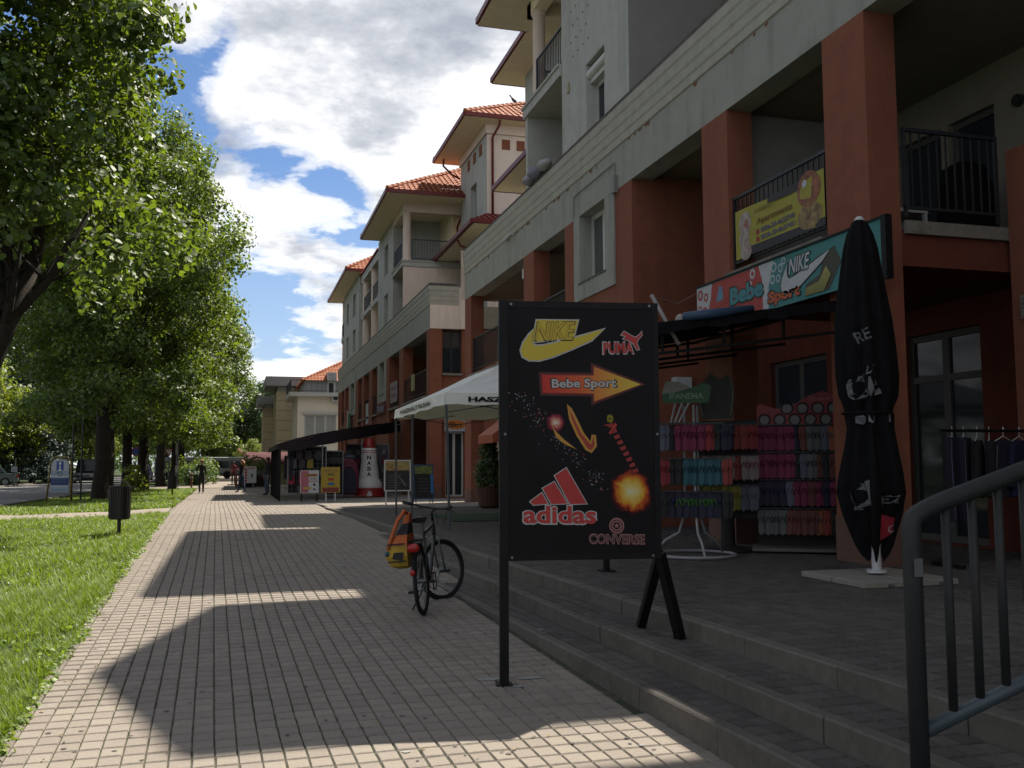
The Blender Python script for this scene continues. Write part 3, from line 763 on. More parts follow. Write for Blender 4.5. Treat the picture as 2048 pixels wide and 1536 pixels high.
b.poly([(10.4, -6, EZ + .5), (10.4, 25.0, EZ + .5), (13, 24, EZ + 1.6), (13, -6, EZ + 1.6)]); b.build('roof', M['tile'], A)
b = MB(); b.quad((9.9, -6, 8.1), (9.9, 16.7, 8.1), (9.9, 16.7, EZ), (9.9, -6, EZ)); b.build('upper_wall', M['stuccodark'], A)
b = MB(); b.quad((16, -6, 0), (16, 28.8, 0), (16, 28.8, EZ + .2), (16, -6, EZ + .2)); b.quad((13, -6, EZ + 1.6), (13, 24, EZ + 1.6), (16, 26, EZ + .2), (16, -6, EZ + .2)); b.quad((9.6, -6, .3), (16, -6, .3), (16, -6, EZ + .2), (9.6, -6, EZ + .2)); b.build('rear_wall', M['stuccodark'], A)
b = MB(); b.box(7.30, 7.52, 24.2, 24.42, 6.78, 7.05); b.build('wall_lamp', M['whitep'], A)
b = MB(); b.tube([(FX - .10, 25.3, 8.02), (FX - .12, 24.5, 8.04)], .035, 8); b.bar((FX, 24.55, 8.03), (FX - .1, 24.55, 8.03), .04); b.build('lamp_tube', M['whitep'], A)

# ---- stair tower between the blocks -----------------------------------------
TZ = 16.1
T = thing('tower_house', 'pink stuccoed stair tower with hipped tile roof rising between the two apartment blocks', 'building', (9.8, 39, gz(39)))
b = MB(); wall(b, 'x', 9.8, 37.85, 42.75, .3, TZ, [(39.7, 40.85, 12.2, 14.15)], .25)
b.build('street_wall', M['stucco'], T)
b = MB(); wall(b, 'y', 37.85, 9.8, 16, .3, TZ, [(10.7, 13.1, 11.7, 14.2)], .03); b.quad((10.7, 37.88, 11.7), (13.1, 37.88, 11.7), (13.1, 37.88, 14.2), (10.7, 37.88, 14.2)); b.quad((16, 37.85, .3), (16, 42.75, .3), (16, 42.75, TZ), (16, 37.85, TZ)); b.quad((9.8, 42.75, .3), (16, 42.75, .3), (16, 42.75, TZ), (9.8, 42.75, TZ))
b.build('side_wall', M['pink'], T)
window(T, 'x', 9.8, 39.7, 40.85, 12.2, 14.15, .2, .09, 2, 1)
for xx in (10.45, 11.1, 11.75): 
    b = MB(); b.box(xx, xx + .36, 37.825, 37.85, 15.05, 15.48); b.build('terracotta_panel', M['red'], T)
for yy in (38.7, 39.8, 40.9):
    b = MB(); b.box(9.775, 9.8, yy, yy + .43, 15.05, 15.52); b.build('terracotta_panel', M['red'], T)
b = MB(); b.box(9.72, 16, 37.77, 37.83, 15.68, TZ - .005); b.box(9.72, 9.78, 37.83, 42.8, 15.68, TZ - .005); b.build('cornice', M['pink'], T)
eaves(T, [(8.7, 37.2), (16.5, 37.2), (16.5, 43.7), (8.7, 43.7)], TZ)
gutter(T, [(16.5, 37.2, TZ + .1), (8.7, 37.2, TZ + .1), (8.7, 43.7, TZ + .1)], .09)
hip_roof(T, 8.7, 15.7, 37.2, 43.7, TZ + .18, 1.88, 'y')
pipe(T, [(10.2, 37.25, TZ), (10.2, 37.3, TZ - .2), (10.02, 37.76, 15.5), (10.02, 37.76, 11.9)], .055)
pipe(T, [(9.0, 42.9, TZ), (9.0, 43, 15.8), (9.4, 42.95, 15.4), (9.8, 42.9, 15.2)], .05)
SK = 11.38
eaves(T, [(8.7, 35.95), (16, 35.95), (16, 44.6), (8.7, 44.6)], SK - .06, .10)
gutter(T, [(16, 35.95, SK + .02), (8.7, 35.95, SK + .02), (8.7, 44.6, SK + .02)], .085)
b = MB(); tiled_slope(b, (8.7, 35.95, SK + .06), (16, 35.95, SK + .06), (16, 37.85, SK + .85), (9.8, 37.85, SK + .85)); tiled_slope(b, (8.7, 44.6, SK + .06), (8.7, 35.95, SK + .06), (9.8, 37.85, SK + .85), (9.8, 42.75, SK + .85))
b.build('skirt_roof', paint('red_roof_tile', (0.36, 0.055, 0.035), .6), T)
pipe(T, [(8.8, 39.1, SK), (8.9, 39.0, SK - .3), (9.7, 37.95, SK - .9), (9.7, 37.78, SK - 1.3), (9.7, 37.78, 8.7)], .05)
# low link wall between the blocks
b = MB(); b.quad((9.95, 30.6, .3), (9.95, 36.7, .3), (9.95, 36.7, 3.2), (9.95, 30.6, 3.2)); b.build('link_wall', M['pink'], T)

# ---- far apartment block -------------------------------------------------
B = thing('apartment_building', 'far apartment block of terracotta columns and pale walls beyond the white gazebo', 'building', (FX, 54, gz(50)))
G0 = 0.35
b = MB(); b.box(FX, 7.62, 36.6, 72.7, 7.12, 8.8); b.build('fascia_beam', M['fascia'], B)
b = MB(); b.quad((FX, 36.58, 7.12), (8.3, 36.58, 7.12), (8.3, 36.58, 8.8), (FX, 36.58, 8.8)); b.box(8.3, 9.05, 36.63, 36.75, 7.14, 8.8); b.build('end_wall', M['pink'], B)
b = MB(); b.box(7.622, 13, 36.76, 72.7, 7.2, 8.1); b.build('loggia_ceiling', M['loggia'], B)
cornice(B, 36.6, 72.7, 8.95, near_return=8.3); streaks(B, 37, 65, 8.05, FX, 20)
for (y0, y1) in ((36.6, 37.32), (43.1, 44.1), (53.6, 54.9), (57.3, 58.3), (67.6, 68.5), (70.4, 71.2), (72.0, 72.7)): column(B, y0, y1, G0, 7.12, x1=7.62)
for (y0, y1, h) in ((47.2, 51.6, (48.7, 50.5, 5.4, 7.11)), (60.2, 65.8, (62.0, 64.2, 5.4, 7.11))):
    b = MB(); wall(b, 'x', FX, y0, y1, G0, 7.12, [h], .3, reveal=False); b.quad((FX, y0, G0), (10, y0, G0), (10, y0, 7.2), (FX, y0, 7.2)); b.build('pier_wall', M['red'], B)
    surround(B, FX, h[0] - .6, h[1] + .6, 5.0, 7.8, h); window(B, 'x', FX, *h, .27, .09, 2, 1, gm='glasspale', sill='coping')
for (s0, s1) in ((37.32, 43.1), (44.1, 47.2), (51.6, 53.6), (54.9, 57.3), (58.3, 60.2), (65.8, 67.6), (68.5, 70.4)):
    b = MB(); b.box(7.10, 7.4, s0 + .01, s1 - .01, 4.42, 4.54); b.build('ledge', M['kerb'], B)
    railing(B, (7.24, s0 + .02), (7.24, s1 - .02), 4.7, 5.6, step=.25)
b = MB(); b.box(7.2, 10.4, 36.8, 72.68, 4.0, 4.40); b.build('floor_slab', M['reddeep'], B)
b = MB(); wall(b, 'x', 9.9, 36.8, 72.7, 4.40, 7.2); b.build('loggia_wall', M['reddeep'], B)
gh = [(38, 42.5, .8, 3.4), (44.6, 46.6, .8, 3.4), (52.5, 59, .8, 3.4), (66.5, 71, .8, 3.4)]
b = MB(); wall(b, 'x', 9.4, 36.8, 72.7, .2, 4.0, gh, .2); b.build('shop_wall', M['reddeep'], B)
for h in gh: window(B, 'x', 9.4, *h, .1, .1, 3, 1, fm='rail', name='shop_window')
# end facing the camera: spandrel, opening and shop door
b = MB(); wall(b, 'y', 36.75, 7.62, 9.9, .2, 7.14, [(7.68, 8.46, 5.37, 7.1), (7.80, 8.56, .5, 3.05)], .25); b.build('end_wall', M['red'], B)
b = MB(); b.box(7.64, 8.48, 36.66, 36.80, 5.28, 5.366); b.build('sill', M['kerb'], B)
window(B, 'y', 36.75, 7.68, 8.46, 5.37, 7.1, .2, .05, 2, 1, fm='rail')
window(B, 'y', 36.75, 7.80, 8.56, .5, 3.05, .2, .07, 2, 1, name='door')
# upper storeys
b = MB(); h1, h2 = (48.2, 49.5, 11.6, 13.2), (48.2, 49.5, 9.0, 10.6)
wall(b, 'x', UX, 46.5, 51.8, 8.84, EZ, [h1, h2], .25); b.quad((UX, 46.5, 8.84), (10, 46.5, 8.84), (10, 46.5, EZ), (UX, 46.5, EZ)); b.build('upper_wall', M['stucco'], B)
window(B, 'x', UX, *h1, .2, .1, 2, 1); window(B, 'x', UX, *h2, .2, .1, 2, 1)
b = MB(); b.box(UX, 10.5, 43.4, 43.55, 8.84, 11.0); b.build('side_wall', M['pink'], B)
b = MB(); b.box(UX - .06, 10.5, 43.34, 46.49, 11.0, 11.22); b.box(UX - .1, 10.5, 43.3, 46.49, 11.22, 11.28); b.build('loggia_slab', M['stucco'], B)
b = MB(); b.quad((9.6, 43.55, 8.8), (9.6, 46.5, 8.8), (9.6, 46.5, EZ), (9.6, 43.55, EZ)); b.build('loggia_wall', M['cream'], B)
b = MB(); b.box(UX, UX + .35, 43.4, 46.48, EZ - .4, EZ); b.box(UX + .35, 10.5, 43.4, 43.7, EZ - .4, EZ); b.build('eaves_beam', M['pink'], B)
round_column(B, UX + .2, 43.65, 11.28, EZ - .4, .2)
railing(B, (UX + .06, 43.9), (UX + .06, 46.45), 11.4, 12.3, 'railblue', .14); railing(B, (UX + .42, 43.46), (9.6, 43.46), 11.4, 12.3, 'railblue', .14)
eaves(B, [(6.2, 41.9), (16, 41.9), (16, 51.3), (6.2, 51.3)], EZ); gutter(B, [(16, 41.9, EZ + .1), (6.2, 41.9, EZ + .1), (6.2, 51.3, EZ + .1), (9, 51.3, EZ + .1)], .09)
hip_roof(B, 6.2, 15.8, 41.9, 51.3, EZ + .18, 2.7, 'x')
pipe(B, [(9.9, 42.0, EZ), (9.9, 42.15, 13.7), (9.75, 43.3, 13.0), (9.75, 43.3, 11.3)], .055)
b = MB(); b.quad((9.2, 51.8, 8.8), (9.2, 60.5, 8.8), (9.2, 60.5, EZ), (9.2, 51.8, EZ)); b.build('loggia_wall', M['cream'], B)
b = MB(); b.box(UX + .1, 9.2, 52.2, 60.4, 10.95, 11.2); b.box(UX + .1, 9.2, 52.2, 60.4, 13.3, 13.75); b.build('loggia_slab', M['stucco'], B)
for yy in (52.5, 55.6, 59.6): round_column(B, UX + .35, yy, 8.84, 10.95, .24); round_column(B, UX + .35, yy, 11.2, 13.3, .24)
railing(B, (UX + .2, 52.8), (UX + .2, 59.4), 11.35, 12.2, 'railblue', .2)
b = MB(); tiled_slope(b, (UX, 60.4, 13.76), (UX, 52.2, 13.76), (9.2, 52.6, 14.5), (9.2, 60.4, 14.5)); b.build('skirt_roof', paint('red_roof_tile', (0.36, 0.055, 0.035)), B)
b = MB(); hs = [(62.5, 64.0, 9.2, 10.7), (62.5, 64.0, 11.6, 13.1), (66.5, 67.8, 9.2, 10.7), (66.5, 67.8, 11.6, 13.1)]
wall(b, 'x', UX, 60.5, 69.6, 8.84, EZ, hs, .25); b.quad((UX, 60.5, 8.84), (9.2, 60.5, 8.84), (9.2, 60.5, EZ), (UX, 60.5, EZ)); b.build('upper_wall', M['stucco'], B)
for h in hs: window(B, 'x', UX, *h, .2, .1, 2, 1)
b = MB(); b.box(UX + .05, 9, 69.7, 72, 10.9, 11.15); b.quad((8.8, 69.6, 8.8), (8.8, 72, 8.8), (8.8, 72, EZ), (8.8, 69.6, EZ)); b.build('loggia_slab', M['stucco'], B)
railing(B, (UX + .1, 69.8), (UX + .1, 71.9), 11.3, 12.2, 'railblue', .2)
round_column(B, UX + .3, 71.6, 8.84, 10.9, .22); round_column(B, UX + .3, 71.6, 11.15, 14, .22)
eaves(B, [(6.3, 60), (14, 60), (14, 72.4), (6.3, 72.4)], EZ); gutter(B, [(14, 60, EZ + .1), (6.3, 60, EZ + .1), (6.3, 72.4, EZ + .1)], .09)
hip_roof(B, 6.3, 14, 60, 72.4, EZ + .18, 2.4, 'y')
b = MB(); b.quad((16, 36.8, 0), (16, 72.7, 0), (16, 72.7, EZ), (16, 36.8, EZ)); b.quad((FX, 72.7, 0), (16, 72.7, 0), (16, 72.7, EZ), (FX, 72.7, 8.8)); b.build('rear_wall', M['stuccodark'], B)

# ---- cream house with the flat-roofed tan towers beyond -------------------------
E_ = thing('house', 'cream flat-fronted house with shuttered windows and tiled roof past the last columns', 'building', (6, 80, .37))
z0 = .3
b = MB(); wall(b, 'y', 80, 4.55, 12, z0, 7.4, [(5.1, 7.7, 3.6, 5.9)], .25); b.quad((4.55, 80, z0), (4.55, 88, z0), (4.55, 88, 7.4), (4.55, 80, 7.4)); b.build('front_wall', mat('cream_render', (1.15, 1.06, .92), .9, .05, 2), E_)
window(E_, 'y', 80, 5.1, 7.7, 3.6, 5.9, .12, .12, 3, 1, gm='glasspale', sill='white')
b = MB(); b.box(4.95, 7.85, 79.9, 80.0, 5.92, 6.12); b.build('shutter_box', M['white'], E_)
b = MB(); b.box(3.9, 12, 79.5, 88, 7.4, 7.72); b.build('balcony_slab', M['white'], E_)
b = MB(); b.box(5.2, 12, 81, 88, 7.72, 8.78); b.build('attic_wall', paint('grey_render', (.42, .42, .43), .9), E_)
railing(E_, (3.95, 79.55), (9, 79.55), 7.85, 8.7, 'rail', .4); railing(E_, (3.95, 79.55), (3.95, 87), 7.85, 8.7, 'rail', .4)
hip_roof(E_, 4.9, 16, 80.6, 90, 8.79, 2.5, 'x')
b = MB(); b.box(7.0, 7.75, 80.4, 81.9, 8.74, 9.5); d_ = b.build('dormer', M['white'], E_); g = MB(); g.quad((7.08, 80.38, 8.82), (7.67, 80.38, 8.82), (7.67, 80.38, 9.42), (7.08, 80.38, 9.42)); g.build('pane', M['glasspale'], d_)
g = MB(); g.box(7.0, 7.7, 80.94, 80.99, 7.74, 8.7); d_ = g.build('window', M['white'], E_); g = MB(); g.quad((7.15, 80.92, 7.8), (7.55, 80.92, 7.8), (7.55, 80.92, 8.62), (7.15, 80.92, 8.62)); g.build('pane', M['glass'], d_)
ac = thing('air_conditioner', 'white air conditioner unit hung high on the cream house wall', 'air conditioner', (7.6, 79.9, 7.2))
b = MB(); b.box(7.3, 8.0, 79.6, 79.95, 6.95, 7.6); b.build('casing', M['whitep'], ac); b = MB(); b.tube([(7.6, 79.6, 7.28), (7.6, 79.57, 7.28)], .2, 14); b.build('fan_grille', M['rail'], ac)
tan = mat('tan_cladding', (.78, .64, .43), .9, .06, 2)
for (nm, lab, xa, xb, ya, zt, ov) in (('tower_house', 'taller tan panelled tower with overhanging flat roof beside the cream house', 3.2, 8.2, 90, 9.0, 1.0), ('tower_house', 'lower tan panelled tower with flat roof at the far street end', 2.3, 7.5, 100, 7.9, .6)):
    t = thing(nm, lab, 'building', (xa, ya, .36)); n = 9; hh = (zt - .4 - z0) / n
    for i in range(n):
        b = MB(); b.box(xa, xb, ya, ya + 7, z0 + i * hh + .03, z0 + (i + 1) * hh); b.build('cladding_panel', tan, t)
    b = MB(); b.box(xa + .04, xb - .04, ya + .04, ya + 7, z0, zt); b.build('core_wall', paint('shadow_gap', (.16, .13, .09), .9), t)
    b = MB(); b.box(xa + .1, xb, ya - .02, ya + .04, zt - .4, zt - .02); b.build('window_band', M['glasspale'], t)
    b = MB(); b.box(xa - ov, xb + .3, ya - .8, ya + 8, zt, zt + .85); b.build('flat_roof', paint('grey_roof_edge', (.40, .40, .40), .8), t)
# ------------------------------------------------------------------ trees, hedges, grass
LEAF = leaf_mat('linden_leaf', (0.033, 0.060, 0.009), (0.062, 0.092, 0.005), .38, .58)
LEAFY = leaf_mat('yellow_green_leaf', (0.060, 0.085, 0.012), (0.105, 0.13, 0.008))
LEAFD = leaf_mat('dark_leaf', (0.018, 0.036, 0.009), (0.028, 0.050, 0.007))
NEEDLE = leaf_mat('blue_spruce_needle', (0.036, 0.058, 0.052), (0.013, 0.022, 0.016), .25, .6)

def leaf_cloud(name, centers, radii, per, size, m, up=0.55, seed=1, flat=0.75, heart=False):
    """leaf faces scattered through clumps; per leaves to each clump"""
    r = np.random.default_rng(seed)
    C = np.repeat(np.asarray(centers), per, 0); Rr = np.repeat(np.asarray(radii), per)
    n = len(C)
    d = r.normal(size=(n, 3)); d /= np.linalg.norm(d, axis=1)[:, None]
    q = r.random(n) ** 0.45
    P = C + d * (Rr * q)[:, None] * np.array([1, 1, flat])
    nrm = d * 1.1 + r.normal(size=(n, 3)) * 0.55; nrm[:, 2] += up
    nrm /= np.linalg.norm(nrm, axis=1)[:, None]
    t = np.cross(nrm, r.normal(size=(n, 3))); t /= np.linalg.norm(t, axis=1)[:, None] + 1e-9
    t[:, 2] -= 0.25; t /= np.linalg.norm(t, axis=1)[:, None]
    b = np.cross(nrm, t)
    s = (size * r.uniform(0.42, 1.35, n))[:, None]
    if heart:
        shp = [(-.5, 0), (-.42, .36), (-.05, .46), (.30, .26), (.62, 0), (.30, -.26), (-.05, -.46), (-.42, -.36)]
        V = np.stack([P + t * s * a + b * s * c + nrm * s * (abs(c) * .25) for a, c in shp], 1)
        F = np.array([[0, 1, 2, 3], [0, 3, 4, 5], [0, 5, 6, 7]])
        k = 8
    else:
        shp = [(-.5, 0), (0, .42), (.6, 0), (0, -.42)]
        V = np.stack([P + t * s * a + b * s * c + nrm * s * (abs(c) * .25) for a, c in shp], 1)
        F = np.array([[0, 1, 2, 3]]); k = 4
    V = V.reshape(-1, 3); F = (F[None] + (np.arange(n) * k)[:, None, None]).reshape(-1, 4)
    me = bpy.data.meshes.new(name)
    me.vertices.add(len(V)); me.vertices.foreach_set('co', V.ravel())
    me.loops.add(F.size); me.loops.foreach_set('vertex_index', F.ravel().astype(np.int32))
    me.polygons.add(len(F)); me.polygons.foreach_set('loop_start', np.arange(0, F.size, 4, dtype=np.int32)); me.polygons.foreach_set('loop_total', np.full(len(F), 4, np.int32))
    me.materials.append(m); me.update(calc_edges=True)
    return me

def crown_points(rx, rz, zc, n, seed, inner=0.5, lump=0.9, skirt=0.0):
    """clump centres spread through an uneven egg-shaped crown"""
    r = np.random.default_rng(seed); out = []; rad_ = []
    ph = r.uniform(0, 6.28, 6)
    while len(out) < n:
        d = r.normal(size=3); d /= np.linalg.norm(d)
        q = inner + (1 - inner) * r.random() ** 0.6
        az = math.atan2(d[1], d[0])
        lob = 1 + .13 * math.sin(3 * az + ph[0] + 2 * d[2]) + .10 * math.sin(5 * az + ph[1]) + .09 * math.sin(7 * d[2] + ph[2])
        w = 1.0 - 0.22 * max(0, d[2]) ** 2
        p = np.array([d[0] * rx * q * lob * w, d[1] * rx * q * lob * w, zc + d[2] * rz * q * (1 if d[2] > 0 else .88)])
        out.append(p); rad_.append(lump * r.uniform(.65, 1.25))
    return out, rad_

def trunk_mb(h, r0, top, lean=(0, 0), seed=3, limbs=7, zc=6.0, reach=3.2, pw=2):
    rr = random.Random(seed); mb = MB()
    pts = [(lean[0] * t ** pw * h + rr.uniform(-.04, .04), lean[1] * t ** pw * h + rr.uniform(-.04, .04), h * t) for t in (0, .04, .12, .3, .5, .75, 1)]
    mb.tube(pts, [r0 * 1.35, r0 * 1.12, r0, r0 * .92, r0 * .86, r0 * .78, r0 * .66], 12)
    end = Vector(pts[-1])
    for i in range(limbs):
        a = 2 * PI * i / limbs + rr.uniform(-.4, .4); e = rr.uniform(.35, 1.0)
        st = end + Vector((0, 0, -rr.uniform(0, h * .28)))
        st.x = lean[0] * (st.z / h) ** pw * h; st.y = lean[1] * (st.z / h) ** pw * h
        d = Vector((math.cos(a) * e, math.sin(a) * e, rr.uniform(.6, 1.2)))
        d.normalize(); L = reach * rr.uniform(.7, 1.2)
        p1 = st + d * L * .45; p2 = st + d * L + Vector((0, 0, L * .25))
        mb.tube([st, p1, p2], [r0 * .42, r0 * .28, r0 * .10], 7)
        for k in range(2):
            e2_ = Vector((rr.uniform(-1, 1), rr.uniform(-1, 1), rr.uniform(.1, .9))); mb.tube([p1, p1 + e2_ * L * .3, p1 + e2_ * L * .6 + Vector((0, 0, .2))], [r0 * .17, r0 * .11, r0 * .04], 5)
    mb.tube([end, end + Vector((.2, .1, top * .4)), end + Vector((-.1, 0, top))], [r0 * .62, r0 * .4, r0 * .1], 8)
    return mb

def tree(name, label, loc, trunk, crown_me, group=None, rz=0.0, scale=1.0):
    t = thing(name, label, 'tree', loc, group, rz)
    if isinstance(scale, (int, float)): scale = (scale,) * 3
    t.scale = scale
    if isinstance(trunk, MB): trunk.build('trunk', M['bark'], t, smooth=True, local=True)
    else:
        o = bpy.data.objects.new('trunk', trunk); COL.objects.link(o); o.parent = t
    o = bpy.data.objects.new('crown', crown_me); COL.objects.link(o); o.parent = t
    return t

ROW = 'lindens in a row along the grass strip'
# nearest linden, its trunk leaning in from the left and big leaves close to the lens
cp, cr = crown_points(4.5, 6.9, 11.2, 470, 11, .30, .80)
extra = [(1.6, -2.2, 5.6), (-.6, -2.6, 5.2), (.3, -3.1, 6.0), (2.5, -1.6, 6.4), (-2.2, -2.3, 5.6), (2.9, -.6, 7.0), (1.0, -3.3, 7.2), (-1.5, -3.2, 6.6), (2.0, 1.2, 5.9), (-1, 1.5, 5.4)]
extra += [(4.4, -1.0, 5.6), (4.0, -.4, 6.4), (3.5, -1.5, 5.2), (4.6, .4, 6.2), (3.2, .6, 5.0)]
for e in extra: cp.append(np.array(e)); cr.append(.85)
crown_a = leaf_cloud('linden_crown', cp, cr, 235, .125, LEAF, seed=5, heart=True)
tree('linden_tree', 'nearest linden with big leaves and leaning dark trunk at the picture edge', (-5.95, 20.6, gz(20.6) - .06), trunk_mb(5.4, .26, 6.0, (.36, 0), 4, 8, pw=1, reach=2.3), crown_a, ROW)
# the linden further on whose crown reaches over the pavement
cp, cr = crown_points(5.1, 7.2, 10.2, 520, 23, .25, .85)
rr = np.random.default_rng(3)
for i in range(46):
    a = rr.uniform(-1.9, 1.0); q = rr.uniform(2.5, 4.8); cp.append(np.array([math.cos(a) * q, math.sin(a) * q, rr.uniform(3.0, 5.0)])); cr.append(rr.uniform(.5, .8))
crown_b = leaf_cloud('linden_crown', cp, cr, 235, .135, LEAF, seed=6)
tb_ = trunk_mb(4.6, .30, 7.0, (0, 0), 8, 9)
t2 = tree('linden_tree', 'tall linden behind the dark litter bin with crown over the paving', (-5.15, 40.1, gz(40) - .06), tb_, crown_b, ROW)
trunk_b = [c for c in t2.children if c.name.startswith('trunk')][0].data
cp, cr = crown_points(5.0, 6.0, 9.2, 330, 31, .40, .85)
for i in range(30):
    a = rr.uniform(-3, 3); q = rr.uniform(2, 4.4); cp.append(np.array([math.cos(a) * q, math.sin(a) * q, rr.uniform(3.2, 4.6)])); cr.append(rr.uniform(.5, .8))
crown_c = leaf_cloud('linden_crown', cp, cr, 150, .175, LEAF, seed=7)
for i, (x, y, me, s, lab) in enumerate([
        (-6.1, 49.5, crown_c, 1.08, 'linden just right of the tall linden, trunk half hidden by the litter bin'),
        (-5.75, 54.5, crown_c, .95, 'linden with the leafy shoot growing at its foot'),
        (-5.3, 58.5, crown_c, 1.0, 'linden with flared dark trunk beside the leafy shoot'),
        (-5.2, 70, crown_c, 1.1, 'linden whose trunk stands beyond the red tail lights'),
        (-4.9, 80, crown_c, 1.05, 'linden behind the give way sign'),
        (-5.2, 92, crown_c, 1.1, 'linden last but one before the end of the row'),
        (-5.8, 106, crown_c, 1.1, 'farthest linden of the row, beside the white bus')]):
    tree('linden_tree', lab, (x, y, gz(y) - .06), trunk_b, me, ROW, rz=1.3 * i + .6, scale=s)

# trees across the road
cpy, cry = crown_points(4.2, 4.6, 6.2, 240, 41, .4, .9)
crown_y = leaf_cloud('yellow_crown', cpy, cry, 80, .24, LEAFY, seed=9)
cpd, crd = crown_points(4.6, 5.6, 7.6, 220, 43, .4, 1.0)
crown_d = leaf_cloud('dark_crown', cpd, crd, 75, .30, LEAFD, seed=10)
crown_g = leaf_cloud('green_crown', cpd, crd, 75, .30, LEAF, seed=12)
tr_s = trunk_mb(3.4, .2, 5, (0, 0), 12, 7).build('trunk', M['bark'], None, smooth=True, local=True); trunk_s = tr_s.data; bpy.data.objects.remove(tr_s)
ACROSS = 'trees on the far side of the road'
for i, (x, y, me, s, lab) in enumerate([
        (-19.5, 74, crown_y, 1.0, 'bright yellow green tree behind the parked green car'),
        (-17.6, 82, crown_y, .72, 'smaller yellow green tree with reddish trunk left of the blue spruce'),
        (-23, 80, crown_d, 1.2, 'dark broad tree behind the bright yellow tree at the left edge'),
        (-16.4, 98, crown_g, 1.0, 'mid green tree between the blue spruce and the tall linden trunk'),
        (-15.6, 112, crown_y, .9, 'pale green tree seen between the two nearest linden trunks'),
        (-20, 118, crown_d, 1.3, 'dark tree behind the red bollards across the road'),
        (-17, 130, crown_g, 1.15, 'green tree across the road beyond the dark van'),
        (-27, 100, crown_d, 1.5, 'tall dark tree far behind the blue spruce'),
        (-13, 150, crown_g, 1.2, 'distant tree closing the road'),
        (-9.5, 138, crown_d, 1.2, 'distant dark tree behind the give way sign'),
        (-20, 160, crown_d, 1.5, 'farthest dark tree at the end of the road')]):
    tree('broadleaf_tree', lab, (x, y, gz(y) - .1), trunk_s, me, ACROSS, rz=i * 1.7, scale=s)
END = 'trees closing the street'
for i, (x, y, me, s, lab) in enumerate([
        (3.2, 135, crown_d, 1.0, 'dark green tree rising beside the tan tower'),
        (5.5, 142, crown_d, 1.08, 'dark tree half behind the lower tan tower'),
        (1.5, 116, crown_y, .42, 'small yellow green tree above the maroon awning'),
        (-1.6, 150, crown_g, .62, 'low green tree at the very end of the street'),
        (-4.2, 134, crown_g, .95, 'green tree at the street end left of the gap of sky'),
        (-6.6, 122, crown_g, 1.1, 'green tree overhanging the white bus'),
        (.4, 170, crown_d, .8, 'far hazy tree in the gap at the street end')]):
    tree('broadleaf_tree', lab, (x, y, gz(y) - .1), trunk_s, me, END, rz=i * 2.1 + 1, scale=s)

def spruce_mesh(h, r, seed, m, n=34):
    g = np.random.default_rng(seed); C, Rd = [], []
    for i in range(n):
        t = i / (n - 1); z = h * (.06 + .92 * t); rr_ = r * (1 - t) ** .85 + .12
        for k in range(max(3, int(11 * (1 - t) + 3))):
            a = g.uniform(0, 6.28); 
            for q in (.35, .6, .82, 1.0):
                C.append((math.cos(a) * rr_ * q, math.sin(a) * rr_ * q, z - .42 * q * q * (1 - t) - .1)); Rd.append(.34 * (1.2 - .6 * t))
    return leaf_cloud('spruce_crown', C, Rd, 16, .20, m, up=.9, seed=seed, flat=.42)
sp = spruce_mesh(13.5, 3.2, 3, NEEDLE)
for (x, y, s, lab, c) in ((-15.9, 84, 1.0, 'blue grey spruce behind the tourist information board', 'tree'), (-18.2, 90, .9, 'second blue spruce half behind the first one', 'tree'), (-3.4, 160, .8, 'narrow dark spruce poking above the street end', 'tree')):
    tree('spruce_tree', lab, (x, y, gz(y)), trunk_s, sp, 'spruces', rz=x, scale=s)
def bush(label, x, y, r, h, m, n=26, per=60, size=.12, seed=1, cat='shrub', name='shrub'):
    g = np.random.default_rng(seed)
    C = [(g.uniform(-r, r) * .7, g.uniform(-r, r) * .7, h * g.uniform(.15, .85)) for _ in range(n)]
    me = leaf_cloud('foliage', C, [r * .45] * n, per, size, m, seed=seed)
    t = thing(name, label, cat, (x, y, gz(y) - .03)); o = bpy.data.objects.new('foliage', me); COL.objects.link(o); o.parent = t
    s = MB()
    for i in range(4): s.tube([(0, 0, 0), (r * .3 * math.cos(i * 1.6), r * .3 * math.sin(i * 1.6), h * .7)], [.02, .008], 5)
    s.build('stem', M['bark'], t, local=True); return t
bush('leafy green shoot sprouting at the foot of the lindens', -5.3, 53.0, .75, 1.7, LEAFY, 16, 26, .20, 5)
bush('dark shrub across the road left of the information board', -19.5, 80, 1.6, 2.2, LEAFD, 30, 60, .2, 6)
bush('dark shrub under the blue spruce', -14.8, 88, 1.5, 1.6, LEAFD, 30, 60, .2, 7)
bush('brown green hedge beside the woman in black', -2.9, 74, 1.5, 1.5, LEAFD, 30, 70, .16, 8)
bush('hedge clump by the far end of the paving', -3.6, 84, 2.2, 1.9, LEAF, 36, 70, .2, 9)

# far off wood that closes the view on both sides
g = np.random.default_rng(77); C, Rd = [], []
for i in range(520):
    side = g.random()
    if side < .62: x, y = g.uniform(-90, -24), g.uniform(95, 210)
    else: x, y = g.uniform(-40, 60), g.uniform(190, 240)
    C.append((x, y, g.uniform(1, 13))); Rd.append(g.uniform(2.2, 4.2))
me = leaf_cloud('treeline', C, Rd, 70, .75, LEAFD, seed=21)
o = bpy.data.objects.new('treeline', me); COL.objects.link(o); tag(o, 'far wood reading as one dark green mass behind the road', 'woodland', kind='stuff')

